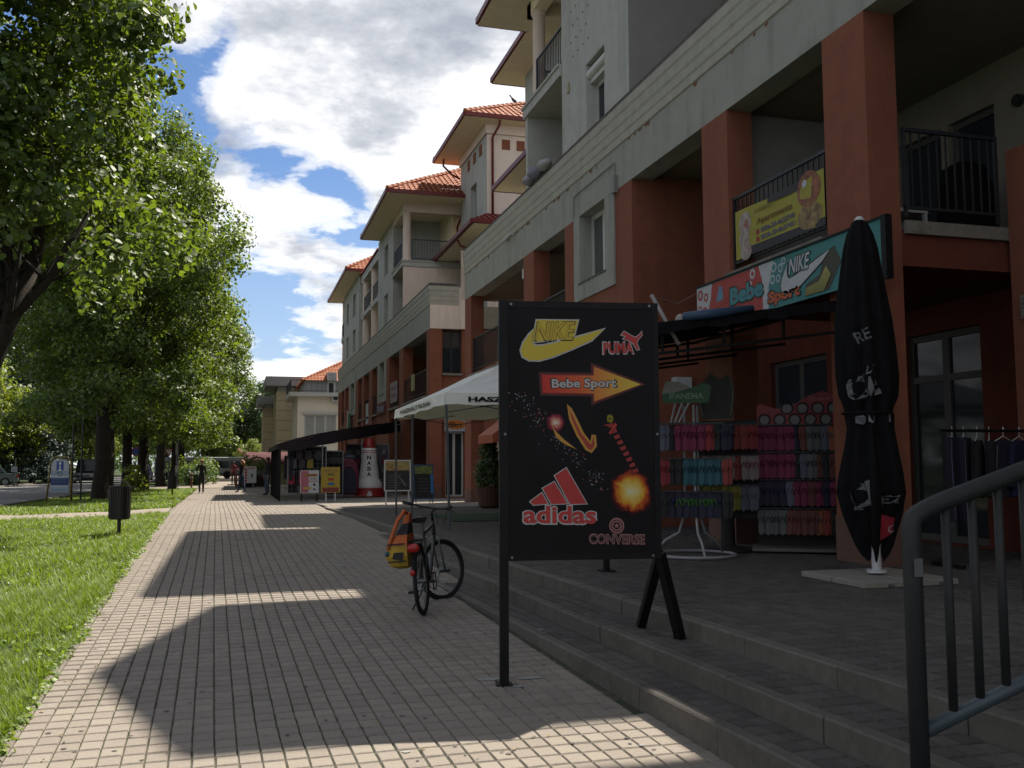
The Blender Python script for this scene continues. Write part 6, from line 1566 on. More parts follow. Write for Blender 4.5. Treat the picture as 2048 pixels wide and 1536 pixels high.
mb = MB(); write(mb, 'HASZN\u00c1LT RUHA', (tx0 - .045, ty1 - 1.0, tzv + .055), (0, -1, 0), (0, 0, 1), 3.6, .115, .05); mb.build('lettering', paint('olive_print', (.10, .10, .06), .7), gzb)
PO = paint('gazebo_pole', (.13, .14, .15), .4, metal=.5)
for (x, y, lean_) in ((tx0 + .02, ty0 + .02, .07), (tx1 - .02, ty0 + .02, 0), (tx1 - .02, ty1 - .02, 0), (tx0 + .02, ty1 - .02, .02), (tx0 + .02, 20.4, 0), (tx1 - .02, 20.4, 0)):
    b = MB(); b.bar((x + lean_, y, TERRACE), (x, y, tze - .03), .042); b.bar((x + lean_, y, TERRACE), (x + lean_, y, TERRACE + .01), .11); b.build('pole', PO, gzb)
b = MB()
for y in (ty0 + .05, ty1 - .05): b.bar((tx0 + .03, y, 2.95), (apx, y, 2.72), .02); b.bar((apx, y, 2.95), (tx0 + .03, y, 2.72), .02); b.bar((apx, y, 2.72), (tx1 - .03, y, 2.95), .02)
o = b.build('truss', PO, gzb); o['kind'] = 'stuff'; 
b = MB(); b.prism([(4.3, 19.5, TERRACE + .006), (6.45, 19.5, TERRACE + .006), (6.45, 22.5, TERRACE + .006), (4.3, 22.5, TERRACE + .006)], (0, 0, .008))
tag(b.build('green_mat', paint('green_matting', (.012, .06, .018), .95, bump=.4), None, fix=True), 'green artificial turf mat laid under the white gazebo', 'mat')
cy = thing('conifer', 'dark clipped conifer in a terracotta tub behind the signboard', 'plant', (6.62, 25.4, TERRACE))
b = MB(); b.lathe([(.22, 0), (.30, .06), (.34, .52), (.36, .58), (.30, .58)], (6.62, 25.4, TERRACE), 18); b.build('tub', paint('dark_terracotta', (.10, .045, .035), .9), cy)
g = np.random.default_rng(8); Cc = [(g.normal() * .04 + .42 * (1 - t) ** .7 * math.cos(a) * (.45 + .5 * q), .42 * (1 - t) ** .7 * math.sin(a) * (.45 + .5 * q), .55 + 1.45 * t) for t, a, q in zip(g.random(150), g.uniform(0, 6.28, 150), g.random(150))]
me = leaf_cloud('foliage', Cc, [.16] * 150, 40, .06, LEAFD, seed=3); o = bpy.data.objects.new('foliage', me); COL.objects.link(o); o.parent = cy
fs_ = thing('shop_sign', 'small orange oval shop sign over the door at the end wall', 'sign', (8.2, 36.6, 3.3))
b = MB(); b.box(7.74, 8.62, 36.60, 36.66, 3.06, 3.56); b.build('panel', paint('sign_pale', (.50, .52, .60), .5), fs_)
b = MB(); b.poly([(8.16 + .42 * math.cos(2 * PI * i / 28), 36.597, 3.33 + .19 * math.sin(2 * PI * i / 28)) for i in range(28)]); b.build('oval', paint('sign_orange2', (.62, .20, .03), .5), fs_)
mb = MB(); write(mb, 'fibri', (7.86, 36.594, 3.22), (1, 0, 0), (0, 0, 1), .6, .22, .01, .35); mb.build('lettering', M['black'], fs_)
aw = thing('door_awning', 'small orange sunshade seen between gazebo and signboard', 'awning', (7.1, 24.8, 2.5))
b = MB(); b.quad((6.35, 24.0, 2.55), (6.35, 25.6, 2.55), (7.1, 25.6, 3.1), (7.1, 24.0, 3.1)); b.quad((6.35, 24.0, 2.55), (6.35, 25.6, 2.55), (6.36, 25.6, 2.33), (6.36, 24.0, 2.33)); b.poly([(6.35, 24.0, 2.55), (7.1, 24.0, 3.1), (7.1, 24.0, 2.4), (6.36, 24.0, 2.33)]); b.build('cloth', paint('awning_orange', (.50, .13, .06), .7), aw)
b = MB(); b.bar((6.38, 25.5, 2.52), (7.1, 25.5, 2.40), .03); b.bar((6.38, 24.05, 2.52), (7.1, 24.05, 2.40), .03); b.build('arm', M['whitep'], aw)
# ------------------------------------------------------------------ litter bins, boards and poles on the grass strip
def litter_bin(x, y, label, s=1.0):
    z = gz(y) - .04; t = thing('litter_bin', label, 'litter bin', (x, y, z), 'litter bins on the grass strip')
    DB = paint('bin_metal', (.022, .018, .017), .5, bump=.2)
    b = MB(); b.tube([(x, y, z - .05), (x, y, z + .95 * s)], .035, 10); b.tube([(x, y, z), (x, y, z + .03)], .07, 10); b.build('post', DB, t)
    b = MB(); b.lathe([(.165 * s, .32), (.182 * s, .33), (.19 * s, .92), (.20 * s, .935), (.20 * s, .955), (.175 * s, .955), (.17 * s, .40)], (x, y, z), 26, caps=False); b.build('basket', DB, t)
    for k in range(26):
        a = 2 * PI * k / 26; b = MB(); b.bar((x + .193 * s * math.cos(a), y + .193 * s * math.sin(a), z + .34), (x + .20 * s * math.cos(a), y + .20 * s * math.sin(a), z + .93), .024, .008, up=(math.cos(a), math.sin(a), 0)); b.build('slat', DB, t)
    b = MB(); b.tube([(x - .17 * s, y, z + .95), (x - .10 * s, y, z + 1.03), (x + .10 * s, y, z + 1.03), (x + .17 * s, y, z + .95)], .012, 6); b.build('lid_hoop', DB, t)
    return t
bn_ = litter_bin(-2.19, 19.75, 'dark slatted litter bin on a post in the near lawn')
b = MB(); b.poly([(-2.19 + .34 * math.cos(i * .63) * (1 + .2 * math.sin(i * 2)), 19.7 + .26 * math.sin(i * .63), gz(19.7) - .036) for i in range(10)])
tag(b.build('bare_soil', paint('bare_soil', (.26, .20, .13), 1.0, var=.3, scale=20), None), 'patch of bare pale soil round the foot of the near litter bin', 'soil', kind='stuff')
litter_bin(-2.95, 46.9, 'dark litter bin further off below the give way sign')
# information board
ib = thing('information_board', 'tourist information board in a rounded yellow tube frame', 'information board', (-6.2, 37.6, gz(37.6)))
pa, pb = Vector((-6.62, 37.75, gz(37.7) - .1)), Vector((-5.78, 37.35, gz(37.3) - .1)); ud = (pb - pa); ud.z = 0; UW = ud.length; ud.normalize(); un = Vector((ud.y, -ud.x, 0)); un = -un if un.y > 0 else un
IP = lambda u, z, d=0: Vector((pa.x, pa.y, gz(37.5))) + ud * u + Vector((0, 0, z)) + un * d
YT_ = paint('yellow_tube', (.30, .22, .06), .45)
b = MB(); b.tube([IP(-.05, -.1), IP(.05, 1.0), IP(.08, 1.45), IP(.16, 1.58), IP(.28, 1.63), IP(UW - .24, 1.63), IP(UW - .12, 1.58), IP(UW - .04, 1.45), IP(UW - .02, 1.0), IP(UW - .0, -.1)], .032, 8); b.build('frame', YT_, ib, smooth=True)
def ipoly(pts, m, name, d=.03, parent=ib):
    mb = MB(); mb.poly([IP(u, z, d) for u, z in pts]); return mb.build(name, m, parent)
b = MB(); b.prism([IP(.12, .36, .0), IP(UW - .08, .36, .0), IP(UW - .10, 1.36, .0), IP(UW - .2, 1.54, .0), IP(.24, 1.54, .0), IP(.14, 1.36, 0)], un * .025); b.build('panel', paint('board_white', (.55, .58, .62), .4), ib, fix=True)
BL = paint('board_blue', (.03, .09, .36), .4)
ipoly([(.34, 1.14), (.62, 1.14), (.62, 1.48), (.34, 1.48)], BL, 'emblem')
ipoly([(.48 + .055 * math.cos(2 * PI * i / 16), 1.40 + .055 * math.sin(2 * PI * i / 16)) for i in range(16)], M['white'], 'emblem_dot', .033)
ipoly([(.40, 1.14), (.46, 1.22), (.46, 1.32), (.51, 1.32), (.51, 1.22), (.56, 1.14)], M['white'], 'emblem_stem', .033)
ipoly([(.12, .98), (UW - .09, .98), (UW - .09, 1.13), (.12, 1.13)], paint('board_pale', (.35, .44, .52), .4), 'band', .0305)
b = MB(); b.tube([IP(.48 + .10 * math.cos(2 * PI * i / 20), 1.04 + .06 * math.sin(2 * PI * i / 20), .036) for i in range(20)], .012, 5, closed=True); b.build('ring_emblem', paint('board_grey', (.12, .17, .22), .5), ib)
ipoly([(.12, .62), (UW - .09, .62), (UW - .09, .88), (.12, .88)], paint('board_darkblue', (.015, .04, .17), .4), 'text_field', .031)
for z in (.80, .71): 
    b = MB(); write(b, 'TOURINFORM' if z > .75 else 'INFORMATION', IP(.18, z, .034), ud, (0, 0, 1), .55, .055); b.build('lettering', paint('board_bluegrey', (.10, .20, .42), .5), ib)
ipoly([(.12, .37), (UW - .09, .37), (UW - .09, .55), (.12, .55)], paint('board_pale', (.35, .44, .52), .4), 'foot_band', .031)
b = MB(); write(b, 'INFORM\u00c1CI\u00d3', IP(.20, .43, .034), ud, (0, 0, 1), .5, .05); b.build('lettering', BL, ib)
b = MB(); b.tube([IP(.02, .58), IP(UW, .58)], .018, 6); b.build('crossbar', YT_, ib)
# two slim poles joined low down
dp = thing('sign_posts', 'pair of slim dark poles with a low crossbar beside the big linden', 'posts', (-5.55, 39.2, gz(39)))
for x in (-6.05, -5.73):
    b = MB(); b.tube([(x, 39.2, gz(39) - .1), (x, 39.2, 4.3)], .032, 8); b.build('pole', M['rail'], dp)
for z in (.75, 3.9): b = MB(); b.bar((-6.05, 39.2, z), (-5.73, 39.2, z), .04); b.build('crossbar', M['rail'], dp)
b = MB(); b.box(-6.15, -5.63, 39.16, 39.2, 3.95, 4.35); b.build('sign_plate', M['steel'], dp)
# road signs
def pole(t, x, y, h, r=.03, m='steel'):
    b = MB(); b.tube([(x, y, gz(y) - .1), (x, y, gz(y) + h)], r, 8); b.build('pole', M[m], t)
gw = thing('road_sign', 'give way triangle on a steel pole behind the farther litter bin', 'road sign', (-3.65, 54.5, gz(54))); pole(gw, -3.65, 54.5, 2.3)
z = gz(54) + 1.86
b = MB(); b.prism([(-3.88, 54.46, z + .40), (-3.42, 54.46, z + .40), (-3.65, 54.46, z)], (0, -.02, 0)); b.build('plate', paint('sign_redrim', (.45, .05, .04), .5), gw, fix=True)
b = MB(); b.poly([(-3.80, 54.435, z + .355), (-3.50, 54.435, z + .355), (-3.65, 54.435, z + .09)]); b.build('plate_face', M['white'], gw)
tp = thing('road_sign', 'tall thin pole with two small pale plates right of the give way sign', 'road sign', (-3.5, 59, gz(59))); pole(tp, -3.5, 59, 2.9); pole(tp, -3.42, 59, 2.9, .02)
for z0, z1, w in ((2.4, 3.1, .08), (1.35, 1.75, .12)):
    b = MB(); b.box(-3.58, -3.58 + w * 1.4, 58.93, 58.96, z0, z1); b.build('plate', M['whitep'], tp)
np_ = thing('road_sign', 'blue and red no parking disc half hidden among the linden trunks', 'road sign', (-7.0, 72, gz(72))); pole(np_, -7.0, 72, 2.8)
b = MB(); b.tube([(-7.0, 71.95, 2.75), (-7.0, 71.92, 2.75)], .33, 20); b.build('disc', paint('sign_redrim', (.45, .05, .04)), np_); b = MB(); b.tube([(-7.0, 71.93, 2.75), (-7.0, 71.905, 2.75)], .25, 20); b.build('disc_face', BL, np_)
gp = thing('road_sign', 'grey pole with small square plate across the road by the parked car', 'road sign', (-15.1, 74, gz(74))); pole(gp, -15.1, 74, 1.95, .035)
b = MB(); b.box(-15.35, -14.95, 73.93, 73.97, 1.35, 1.75); b.build('plate', M['steel'], gp)
wr = thing('road_sign', 'grey sign back on a pole across the road between the trunks', 'road sign', (-12.6, 96, gz(96))); pole(wr, -15.9, 96, 2.7, .035); b = MB(); b.tube([(-15.9, 95.95, 2.1), (-15.9, 95.92, 2.1)], .34, 18); b.build('disc', M['steel'], wr)
BR_ = paint('bollard_red', (.30, .09, .05), .6)
def bollard(x, y, label, h=.9):
    t = thing('bollard', label, 'bollard', (x, y, gz(y)), 'red brown bollards'); b = MB(); b.lathe([(.06, 0), (.06, h * .85), (.075, h * .87), (.07, h * .97), (.03, h)], (x, y, gz(y)), 10); b.build('post', BR_, t); b = MB(); b.lathe([(.062, h * .7), (.062, h * .76)], (x, y, gz(y)), 10); b.build('band', M['white'], t)
for i, (x, y, l) in enumerate(((-16.3, 96, 'red brown bollard across the road, leftmost of the row'), (-16.0, 97.5, 'red brown bollard across the road, second of the row'), (-15.8, 99, 'red brown bollard across the road, third of the row'), (-15.6, 100.5, 'red brown bollard across the road, nearest the linden trunk'), (-2.75, 61.0, 'red brown bollard on the verge left of the woman in black'), (-.15, 62.5, 'red brown bollard at the end of the paving before the flower tub'))): bollard(x, y, l)

# ------------------------------------------------------------------ vehicles
def car(x, y, rz, paint_m, label, L=4.3, Wd=1.72, H=1.42, van=False):
    t = thing('parked_car' if not van else 'van', label, 'car' if not van else 'van', (x, y, gz(y) - .03), None, rz)
    h = L / 2; w = Wd / 2
    low = [(-h, .35), (-h + .03, .62), (-h + .10, .86), (-h + .75, .93), (-h + .95, .93), (h - 1.35, .92), (h - .35, .80), (h - .06, .66), (h, .40), (h - .1, .24), (-h + .1, .24)]
    cab = [(-h + (.75 if not van else .05), .93), (-h + (1.15 if not van else .12), H), (h - (2.0 if not van else 1.5), H + .02), (h - 1.25, .93)]
    def body(prof, wi, wt, zt, nm, m, cut=.04):
        b = MB(); n = len(prof)
        def yw(z): return wi if z < .8 else wi + (wt - wi) * min(1, (z - .8) / max(.01, zt - .8))
        r0 = [(px, -yw(pz) + cut, pz) for px, pz in prof]; r1 = [(px * .985, -yw(pz), pz - (.0)) for px, pz in prof]
        b.add([(a, -c, d) for a, c, d in [(p[0], -p[1], p[2]) for p in r0]] + [(a, -c, d) for a, c, d in [(p[0], -p[1], p[2]) for p in r0]], [])
        b = MB(); b.add([(px, -yw(pz), pz) for px, pz in prof] + [(px, yw(pz), pz) for px, pz in prof], [tuple(range(n)), tuple(reversed(range(n, 2 * n)))] + [(i, n + i, n + (i + 1) % n, (i + 1) % n) for i in range(n)])
        o = b.build(nm, m, t, local=True, fix=True); bv = o.modifiers.new('b', 'BEVEL'); bv.width = .06; bv.segments = 3; return o
    bd = body(low, w, w * .98, 1.0, 'body', paint_m)
    c = body(cab, w * .93, w * .74, H, 'cabin', M['glass'])
    b = MB(); xs = [p[0] for p in cab]; b.box(xs[1] - .02, xs[2] + .05, -w * .73, w * .73, H - .02, H + .035)
    for s in (-1, 1):
        for (p, q) in (((cab[0][0], cab[0][1]), (cab[1][0], cab[1][1])), ((cab[3][0], cab[3][1]), (cab[2][0], cab[2][1])), ((.15, .93), (.1, H))): b.bar((p[0], s * w * .92, p[1]), (q[0], s * w * .745, q[1]), .07)
    b.build('roof', paint_m, t, local=True)
    for sx in (-h + .75, h - .8):
        for s in (-1, 1):
            b = MB(); b.tube([(sx, s * (w - .18), .31), (sx, s * (w + .01), .31)], .31, 20); wl_ = b.build('wheel', M['rubber'], t, local=True)
            b = MB(); b.tube([(sx, s * (w - .0), .31), (sx, s * (w + .018), .31)], .19, 14); b.build('rim', M['steel'], wl_, local=True)
    for s in (-1, 1):
        b = MB(); b.box(-h - .015, -h + .16, s * w * .62 - .16, s * w * .62 + .16, .62, .80); b.build('tail_light', paint('tail_red', (.55, .02, .02)), t, local=True)
        b = MB(); b.box(h - .2, h + .005, s * w * .66 - .16, s * w * .66 + .16, .56, .70); b.build('headlight', M['whitep'], t, local=True)
    b = MB(); b.box(-h - .03, -h + .1, -w * .97, w * .97, .36, .54); b.build('bumper', paint('bumper_grey', (.20, .21, .22), .5), t, local=True)
    b = MB(); b.box(-h - .045, -h - .02, -.26, .26, .42, .53); b.build('number_plate', M['white'], t, local=True)
    return t
car(-17.35, 75.2, PI + .15, paint('car_green', (.035, .085, .07), .25, spec=.6), 'dark green parked car cut by the left edge, its tail showing')
car(-8.9, 97, PI / 2, paint('car_blue', (.03, .035, .07), .25), 'dark blue car with red tail lights driving away between the trunks', 4.2, 1.75, 1.5)
car(-12.3, 88, -PI / 2, paint('car_dark', (.03, .032, .035), .3), 'dark van on the road left of the second linden trunk', 4.6, 1.85, 1.95, True)
bs = thing('bus', 'white roofed bus with dark windows standing at the end of the street', 'bus', (-3.2, 106, gz(106)))
b = MB(); b.box(-8.5, .6, 106, 108.3, .65, 2.62); o = b.build('body', paint('bus_white', (.62, .64, .66), .35), bs); bv = o.modifiers.new('b', 'BEVEL'); bv.width = .12; bv.segments = 3
for i in range(6):
    b = MB(); x = -8.3 + i * 1.48; b.box(x, x + 1.40, 105.965, 106.01, 1.45, 2.22); b.build('window', M['glass'], bs)
for x in (-7, -1.2):
    b = MB(); b.tube([(x, 105.97, .75), (x, 106.3, .75)], .42, 18); b.build('wheel', M['rubber'], bs)
b = MB(); b.box(-8.48, .58, 105.98, 106.01, .70, .95); b.build('skirt', paint('bus_grey', (.20, .22, .24), .5), bs)

# ------------------------------------------------------------------ kiosk and flower tubs at the street end
ks = thing('kiosk', 'cream kiosk under a maroon barrel shaped awning', 'kiosk', (1.5, 70, gz(70)))
b = MB(); wall(b, 'y', 70.6, .35, 5, .35, 2.0, [(1.2, 1.75, .4, 1.75)], .3); b.quad((.35, 70.6, .35), (.35, 74, .35), (.35, 74, 2.0), (.35, 70.6, 2.0)); b.build('wall', paint('kiosk_cream', (.42, .36, .20), .9), ks)
b = MB(); b.box(1.2, 1.75, 70.85, 70.9, .4, 1.75); b.build('door', paint('kiosk_door', (.05, .05, .05), .6), ks); b = MB(); b.box(.85, 1.12, 70.55, 70.62, .8, 1.7); b.build('notice', M['whitep'], ks)
b = MB(); n = 10
for i in range(n):
    t0, t1 = PI / 2 * i / n, PI / 2 * (i + 1) / n; f = lambda t: (69.3 + 1.6 * (1 - math.cos(t)), 1.88 + .82 * math.sin(t))
    (ya, za), (yb, zb) = f(t0), f(t1); ea, eb = .55 * (1 - math.cos(t0)), .55 * (1 - math.cos(t1))
    b.quad((.15 + ea, ya, za), (5, ya, za), (5, yb, zb), (.15 + eb, yb, zb)); b.quad((.15 + ea, ya, za), (.15 + eb, yb, zb), (.15 + eb, 74, zb), (.15 + ea, 74, za))
b.build('awning', paint('maroon_cloth', (.12, .018, .022), .8), ks)
tub = thing('flower_tub', 'brown wooden tub with red flowers before the bus', 'planter', (.32, 62.0, gz(62)))
b = MB(); b.lathe([(.36, 0), (.42, .35), (.40, .80), (.36, .82), (.34, .72)], (.42, 62.4, gz(62)), 16); b.build('tub', paint('tub_wood', (.06, .035, .025), .9), tub)
me = leaf_cloud('flowers', [(.1 + RNG.normal() * .18, .4 + RNG.normal() * .18, 1.05 + RNG.normal() * .13) for _ in range(26)], [.14] * 26, 16, .08, leaf_mat('red_flower', (.25, .05, .05), (.2, .04, .03))); o = bpy.data.objects.new('flowers', me); COL.objects.link(o); o.parent = tub
ar = thing('flower_arch', 'planter with climbing plants under a dark arch beside the kiosk', 'planter', (.95, 63.5, gz(63)))
b = MB(); b.box(.55, 1.75, 63.2, 64, gz(63), gz(63) + .62); b.build('box', paint('planter_maroon', (.06, .025, .022), .9), ar)
b = MB(); b.tube([(.62, 63.5, .9)] + [(1.15 - .52 * math.cos(PI * k / 12), 63.5, 1.85 + .42 * math.sin(PI * k / 12)) for k in range(13)] + [(1.68, 63.5, .9)], .045, 6); b.build('arch', paint('arch_dark', (.10, .05, .04), .8), ar)
b = MB(); b.box(.75, 1.55, 63.45, 63.5, .95, 1.45); b.build('board', paint('board_stone', (.22, .20, .18), .9), ar)
me = leaf_cloud('foliage', [(-.35 + RNG.uniform(-.35, .9), RNG.normal() * .15, RNG.uniform(.5, 1.9)) for _ in range(44)], [.22] * 44, 26, .12, LEAF); o = bpy.data.objects.new('foliage', me); COL.objects.link(o); o.parent = ar
me = leaf_cloud('branch_leaves', [(-.45 - .55 * i / 10, 0, 1.95 + .45 * i / 10) for i in range(11)], [.10] * 11, 12, .09, leaf_mat('pink_leaf', (.35, .22, .16), (.15, .08, .05))); o = bpy.data.objects.new('branch_leaves', me); COL.objects.link(o); o.parent = ar
bench = thing('bench', 'low wooden rail bench between bollard and flower tub', 'bench', (.05, 62.5, gz(62)))
for z in (.10, .42): b = MB(); b.bar((-.12, 62.5, gz(62) + z), (.18, 62.5, gz(62) + z), .07); b.build('rail', BR_, bench)
for x in (-.1, .16): b = MB(); b.bar((x, 62.5, gz(62)), (x, 62.5, gz(62) + .45), .05); b.build('leg', BR_, bench)

# ------------------------------------------------------------------ pavement boards
def aboard(name, label, x, y, w, z0, z1, frame_m, face_m, lean=.16, legs=.18, rz=0.0, leg_m=None):
    t = thing(name, label, 'sign', (x, y, tz(x, y)), None, rz)
    zz = z1 + .0
    def face(s, nm, m, u0, u1, v0, v1, d):
        b = MB(); P = lambda u, v, e: (u, s * -(lean * (zz - v) / zz + e), v)
        b.add([P(u0, v0, d), P(u1, v0, d), P(u1, v1, d), P(u0, v1, d), P(u0, v0, d - .02), P(u1, v0, d - .02), P(u1, v1, d - .02), P(u0, v1, d - .02)], [(0, 1, 2, 3), (7, 6, 5, 4), (0, 4, 5, 1), (1, 5, 6, 2), (2, 6, 7, 3), (3, 7, 4, 0)])
        return b.build(nm, m, t, local=True, fix=True)
    for s in (1, -1):
        face(s, 'panel', face_m, -w / 2 + .03, w / 2 - .03, z0 + .03, z1 - .03, .012)
        for (u0, u1, v0, v1) in ((-w / 2, w / 2, z0, z0 + .035), (-w / 2, w / 2, z1 - .035, z1), (-w / 2, -w / 2 + .035, z0 + .035, z1 - .035), (w / 2 - .035, w / 2, z0 + .035, z1 - .035)): face(s, 'frame', frame_m, u0, u1, v0, v1, .02)
        for u in (-w / 2 + legs, w / 2 - legs):
            b = MB(); b.bar((u, -s * lean * (zz - z0) / zz, z0 + .02), (u, -s * (lean + .03), 0), .028); b.build('leg', leg_m or frame_m, t, local=True)
    return t, (lambda pts, m, nm='print', d=.024: MB().poly([(u, -(lean * (zz - v) / zz + d), v) for u, v in pts]).build(nm, m, t, local=True)), lambda u, v, d=.026: Vector((u, -(lean * (zz - v) / zz + d), v))
def R4(u0, u1, v0, v1): return [(u0, v0), (u1, v0), (u1, v1), (u0, v1)]
PKp, YEp = paint('pink_print', (.62, .16, .22), .5), paint('yellow_board', (.60, .40, .025), .5)
t, pr, pt = aboard('pavement_board', 'pink and white pavement board on black legs', 2.42, 34.6, .64, .30, 1.10, M['white'], M['white'], leg_m=M['black'], legs=.05)
pr(R4(-.30, -.04, .32, 1.08), PKp); pr(R4(-.22, .26, .88, .98), paint('board_orange', (.62, .26, .05), .5), d=.027); pr(R4(-.06, .28, .70, .73), PKp); pr(R4(-.22, .05, .44, .51), paint('board_yellow', (.70, .52, .05), .5), d=.027); pr(R4(.12, .2, .56, .64), BLKP, d=.027); pr(R4(.12, .2, .40, .46), GREY, d=.027)
for body, u, v, w, h in (('LANGOS', -.20, .90, .44, .06), ('FRISS', .0, .78, .25, .04)):
    b = MB(); write(b, body, pt(u, v, .03), (1, 0, 0), (0, .15, 1), w, h, .03); b.build('lettering', paint('board_brown', (.25, .08, .02), .5), t, local=True)
t, pr, pt = aboard('pavement_board', 'yellow pavement board with red foot on white legs', 3.08, 33.8, .64, .32, 1.20, YEp, YEp, leg_m=M['white'], legs=.16)
pr(R4(-.28, .28, .34, .50), paint('board_darkred', (.30, .045, .02), .5)); pr(R4(-.10, .10, .92, .98), paint('board_olive', (.12, .14, .02), .5)); pr(R4(-.10, .12, .74, .82), paint('board_red', (.55, .06, .02), .5)); pr(R4(-.09, .12, .58, .67), paint('board_blue2', (.05, .18, .36), .5)); pr(R4(-.24, .24, 1.02, 1.14), paint('board_ochre', (.45, .30, .06), .5))
t, pr, pt = aboard('menu_board', 'white framed menu board with fruit picture standing in the sun strip', 4.62, 28.75, .80, .40, 1.34, M['white'], paint('chalk_black', (.02, .02, .022), .6), rz=-.1, legs=.06)
FP = mat('fruit_print', (.45, .36, .10), .5, .5, 14, dirt=((.45, .09, .03), 11, .5, .62)); pr(R4(-.36, .36, 1.02, 1.30), FP)
for i in range(6): pr(R4(-.28, -.28 + .3 + .05 * (i % 3), .50 + i * .075, .515 + i * .075), paint('chalk_line', (.22, .20, .20), .8))
pr([(-.05, .98), (.0, .9), (.28, .58), (.2, .56)], paint('chalk_line', (.22, .20, .20)))
t, pr, pt = aboard('menu_board', 'dark menu board with green topped picture and blue side by the column', 5.68, 30.2, .66, .12, 1.22, paint('board_bluedark', (.03, .10, .24), .5), paint('chalk_black', (.02, .02, .022), .6), rz=.05, legs=.06)
pr(R4(-.29, .29, .92, 1.18), mat('garden_print', (.22, .28, .08), .5, .6, 14, dirt=((.10, .05, .04), 9, .5, .65)))
for i in range(5): pr(R4(-.18, .16, .36 + i * .10, .372 + i * .10), paint('chalk_line', (.22, .20, .20)))
pr(R4(.22, .31, .3, .92), paint('board_skyblue', (.06, .24, .55), .5))
t, pr, pt = aboard('pavement_board', 'far white pavement board with a column of red dots', .62, 61.2, .85, .28, 1.30, M['white'], M['white'], leg_m=M['white'])
for i in range(5): pr([(-.20 + .075 * math.cos(2 * PI * k / 12), .42 + i * .17 + .075 * math.sin(2 * PI * k / 12)) for k in range(12)], REDP)
pr(R4(.10, .22, .62, .84), GREY); pr(R4(-.1, .36, 1.16, 1.22), REDP)

# ------------------------------------------------------------------ toy stall under the black canopy
stl = thing('stall_canopy', 'long black lean-to canopy on black posts along the far arcade', 'awning', (3.4, 40, gz(39)))
CM = mat('black_maroon_canvas', (.022, .013, .016), .85, .3, 2, .3, 60)
Z0, Z1, XA, XB = 2.52, 3.70, 1.30, 6.9
cy0 = lambda x: 35.5 + max(0, x - 2.6) * 1.55
b = MB(); n = 8; ys_ = [35.5 + 1.1 * i for i in range(10)]
for i in range(n):
    for j in range(9):
        q = []
        for a, c in ((i, j), (i + 1, j), (i + 1, j + 1), (i, j + 1)): q.append((XA + (XB - XA) * a / n, cy0(XA + (XB - XA) * a / n) + (45.4 - cy0(XA + (XB - XA) * a / n)) * c / 9, Z0 + (Z1 - Z0) * (a / n) ** .8 - .05 * math.sin(PI * a / n) * (.6 + .4 * math.sin(c * 2))))
        b.quad(*q)
for i in range(n):
    xa, xb = XA + (XB - XA) * i / n, XA + (XB - XA) * (i + 1) / n; za, zb = Z0 + (Z1 - Z0) * (i / n) ** .8, Z0 + (Z1 - Z0) * ((i + 1) / n) ** .8
    b.quad((xa, cy0(xa), za), (xb, cy0(xb), zb), (xb, cy0(xb) - .02, zb - .48 + .03 * (i % 2)), (xa, cy0(xa) - .02, za - .48 + .03 * ((i + 1) % 2) + (.26 if i == 0 else 0)))
for j in range(9): b.quad((XA, ys_[j], Z0), (XA, ys_[j + 1], Z0), (XA - .02, ys_[j + 1], Z0 - .2), (XA - .02, ys_[j], Z0 - .2))
b.build('canopy_cloth', CM, stl)
for y in (35.55, 37.4, 39.2, 41, 42.6, 44.2):
    b = MB(); b.bar((XA + .12, y, gz(y) - .02), (XA + .12, y, Z0 - .02), .075); b.build('post', M['black'], stl)
for y in (35.55, 39.2, 42.6):
    b = MB(); xe = XB if y > 42 else 2.6 + (y - 35.5) / 1.55 if y > 36 else 2.6; b.bar((XA + .12, y, Z0 - .06), (xe, y, Z0 + (Z1 - Z0) * ((xe - XA) / (XB - XA)) ** .8 - .08), .05); b.build('rafter', paint('maroon_beam', (.06, .015, .022), .7), stl)
for x in (3.0, 4.8):
    b = MB(); b.bar((x, cy0(x) + .1, gz(36)), (x, cy0(x) + .1, Z0 + (Z1 - Z0) * ((x - XA) / (XB - XA)) ** .8 - .05), .045); b.build('inner_post', M['steel'], stl)
def grid_panel(label, x0, x1, y, z0, z1, m, fm):
    t = thing('mesh_panel', label, 'display panel', ((x0 + x1) / 2, y, gz(y)))
    b = MB(); b.box(x0, x1, y + .01, y + .03, z0, z1); b.build('back_sheet', m, t)
    b = MB()
    for p, q in (((x0, z0), (x0, z1)), ((x1, z0), (x1, z1)), ((x0, z0), (x1, z0)), ((x0, z1), (x1, z1))): b.bar((p[0], y, p[1]), (q[0], y, q[1]), .04)
    b.build('frame', fm, t)
    b = MB(); k = int((x1 - x0) / .15)
    for i in range(1, k): b.bar((x0 + (x1 - x0) * i / k, y - .012, z0), (x0 + (x1 - x0) * i / k, y - .012, z1), .006)
    k = int((z1 - z0) / .15)
    for i in range(1, k): b.bar((x0, y - .018, z0 + (z1 - z0) * i / k), (x1, y - .018, z0 + (z1 - z0) * i / k), .006)
    o = b.build('wires', M['steel'], t); o['kind'] = 'stuff'
DKS = paint('stall_dark', (.02, .016, .018), .9); SIL = paint('silver_frame', (.30, .31, .32), .4, metal=.5)
grid_panel('dark mesh panel with silver frame nearest the stall posts', 1.75, 3.15, 36.4, .72, 2.45, DKS, SIL)
grid_panel('dark mesh panel hung with small black goods behind the boards', 3.15, 3.86, 37.2, .62, 2.30, DKS, SIL)
grid_panel('pale grey mesh panel behind the white toy rocket', 4.35, 6.15, 40.6, .55, 2.62, paint('stall_violet', (.14, .13, .17), .8), SIL)
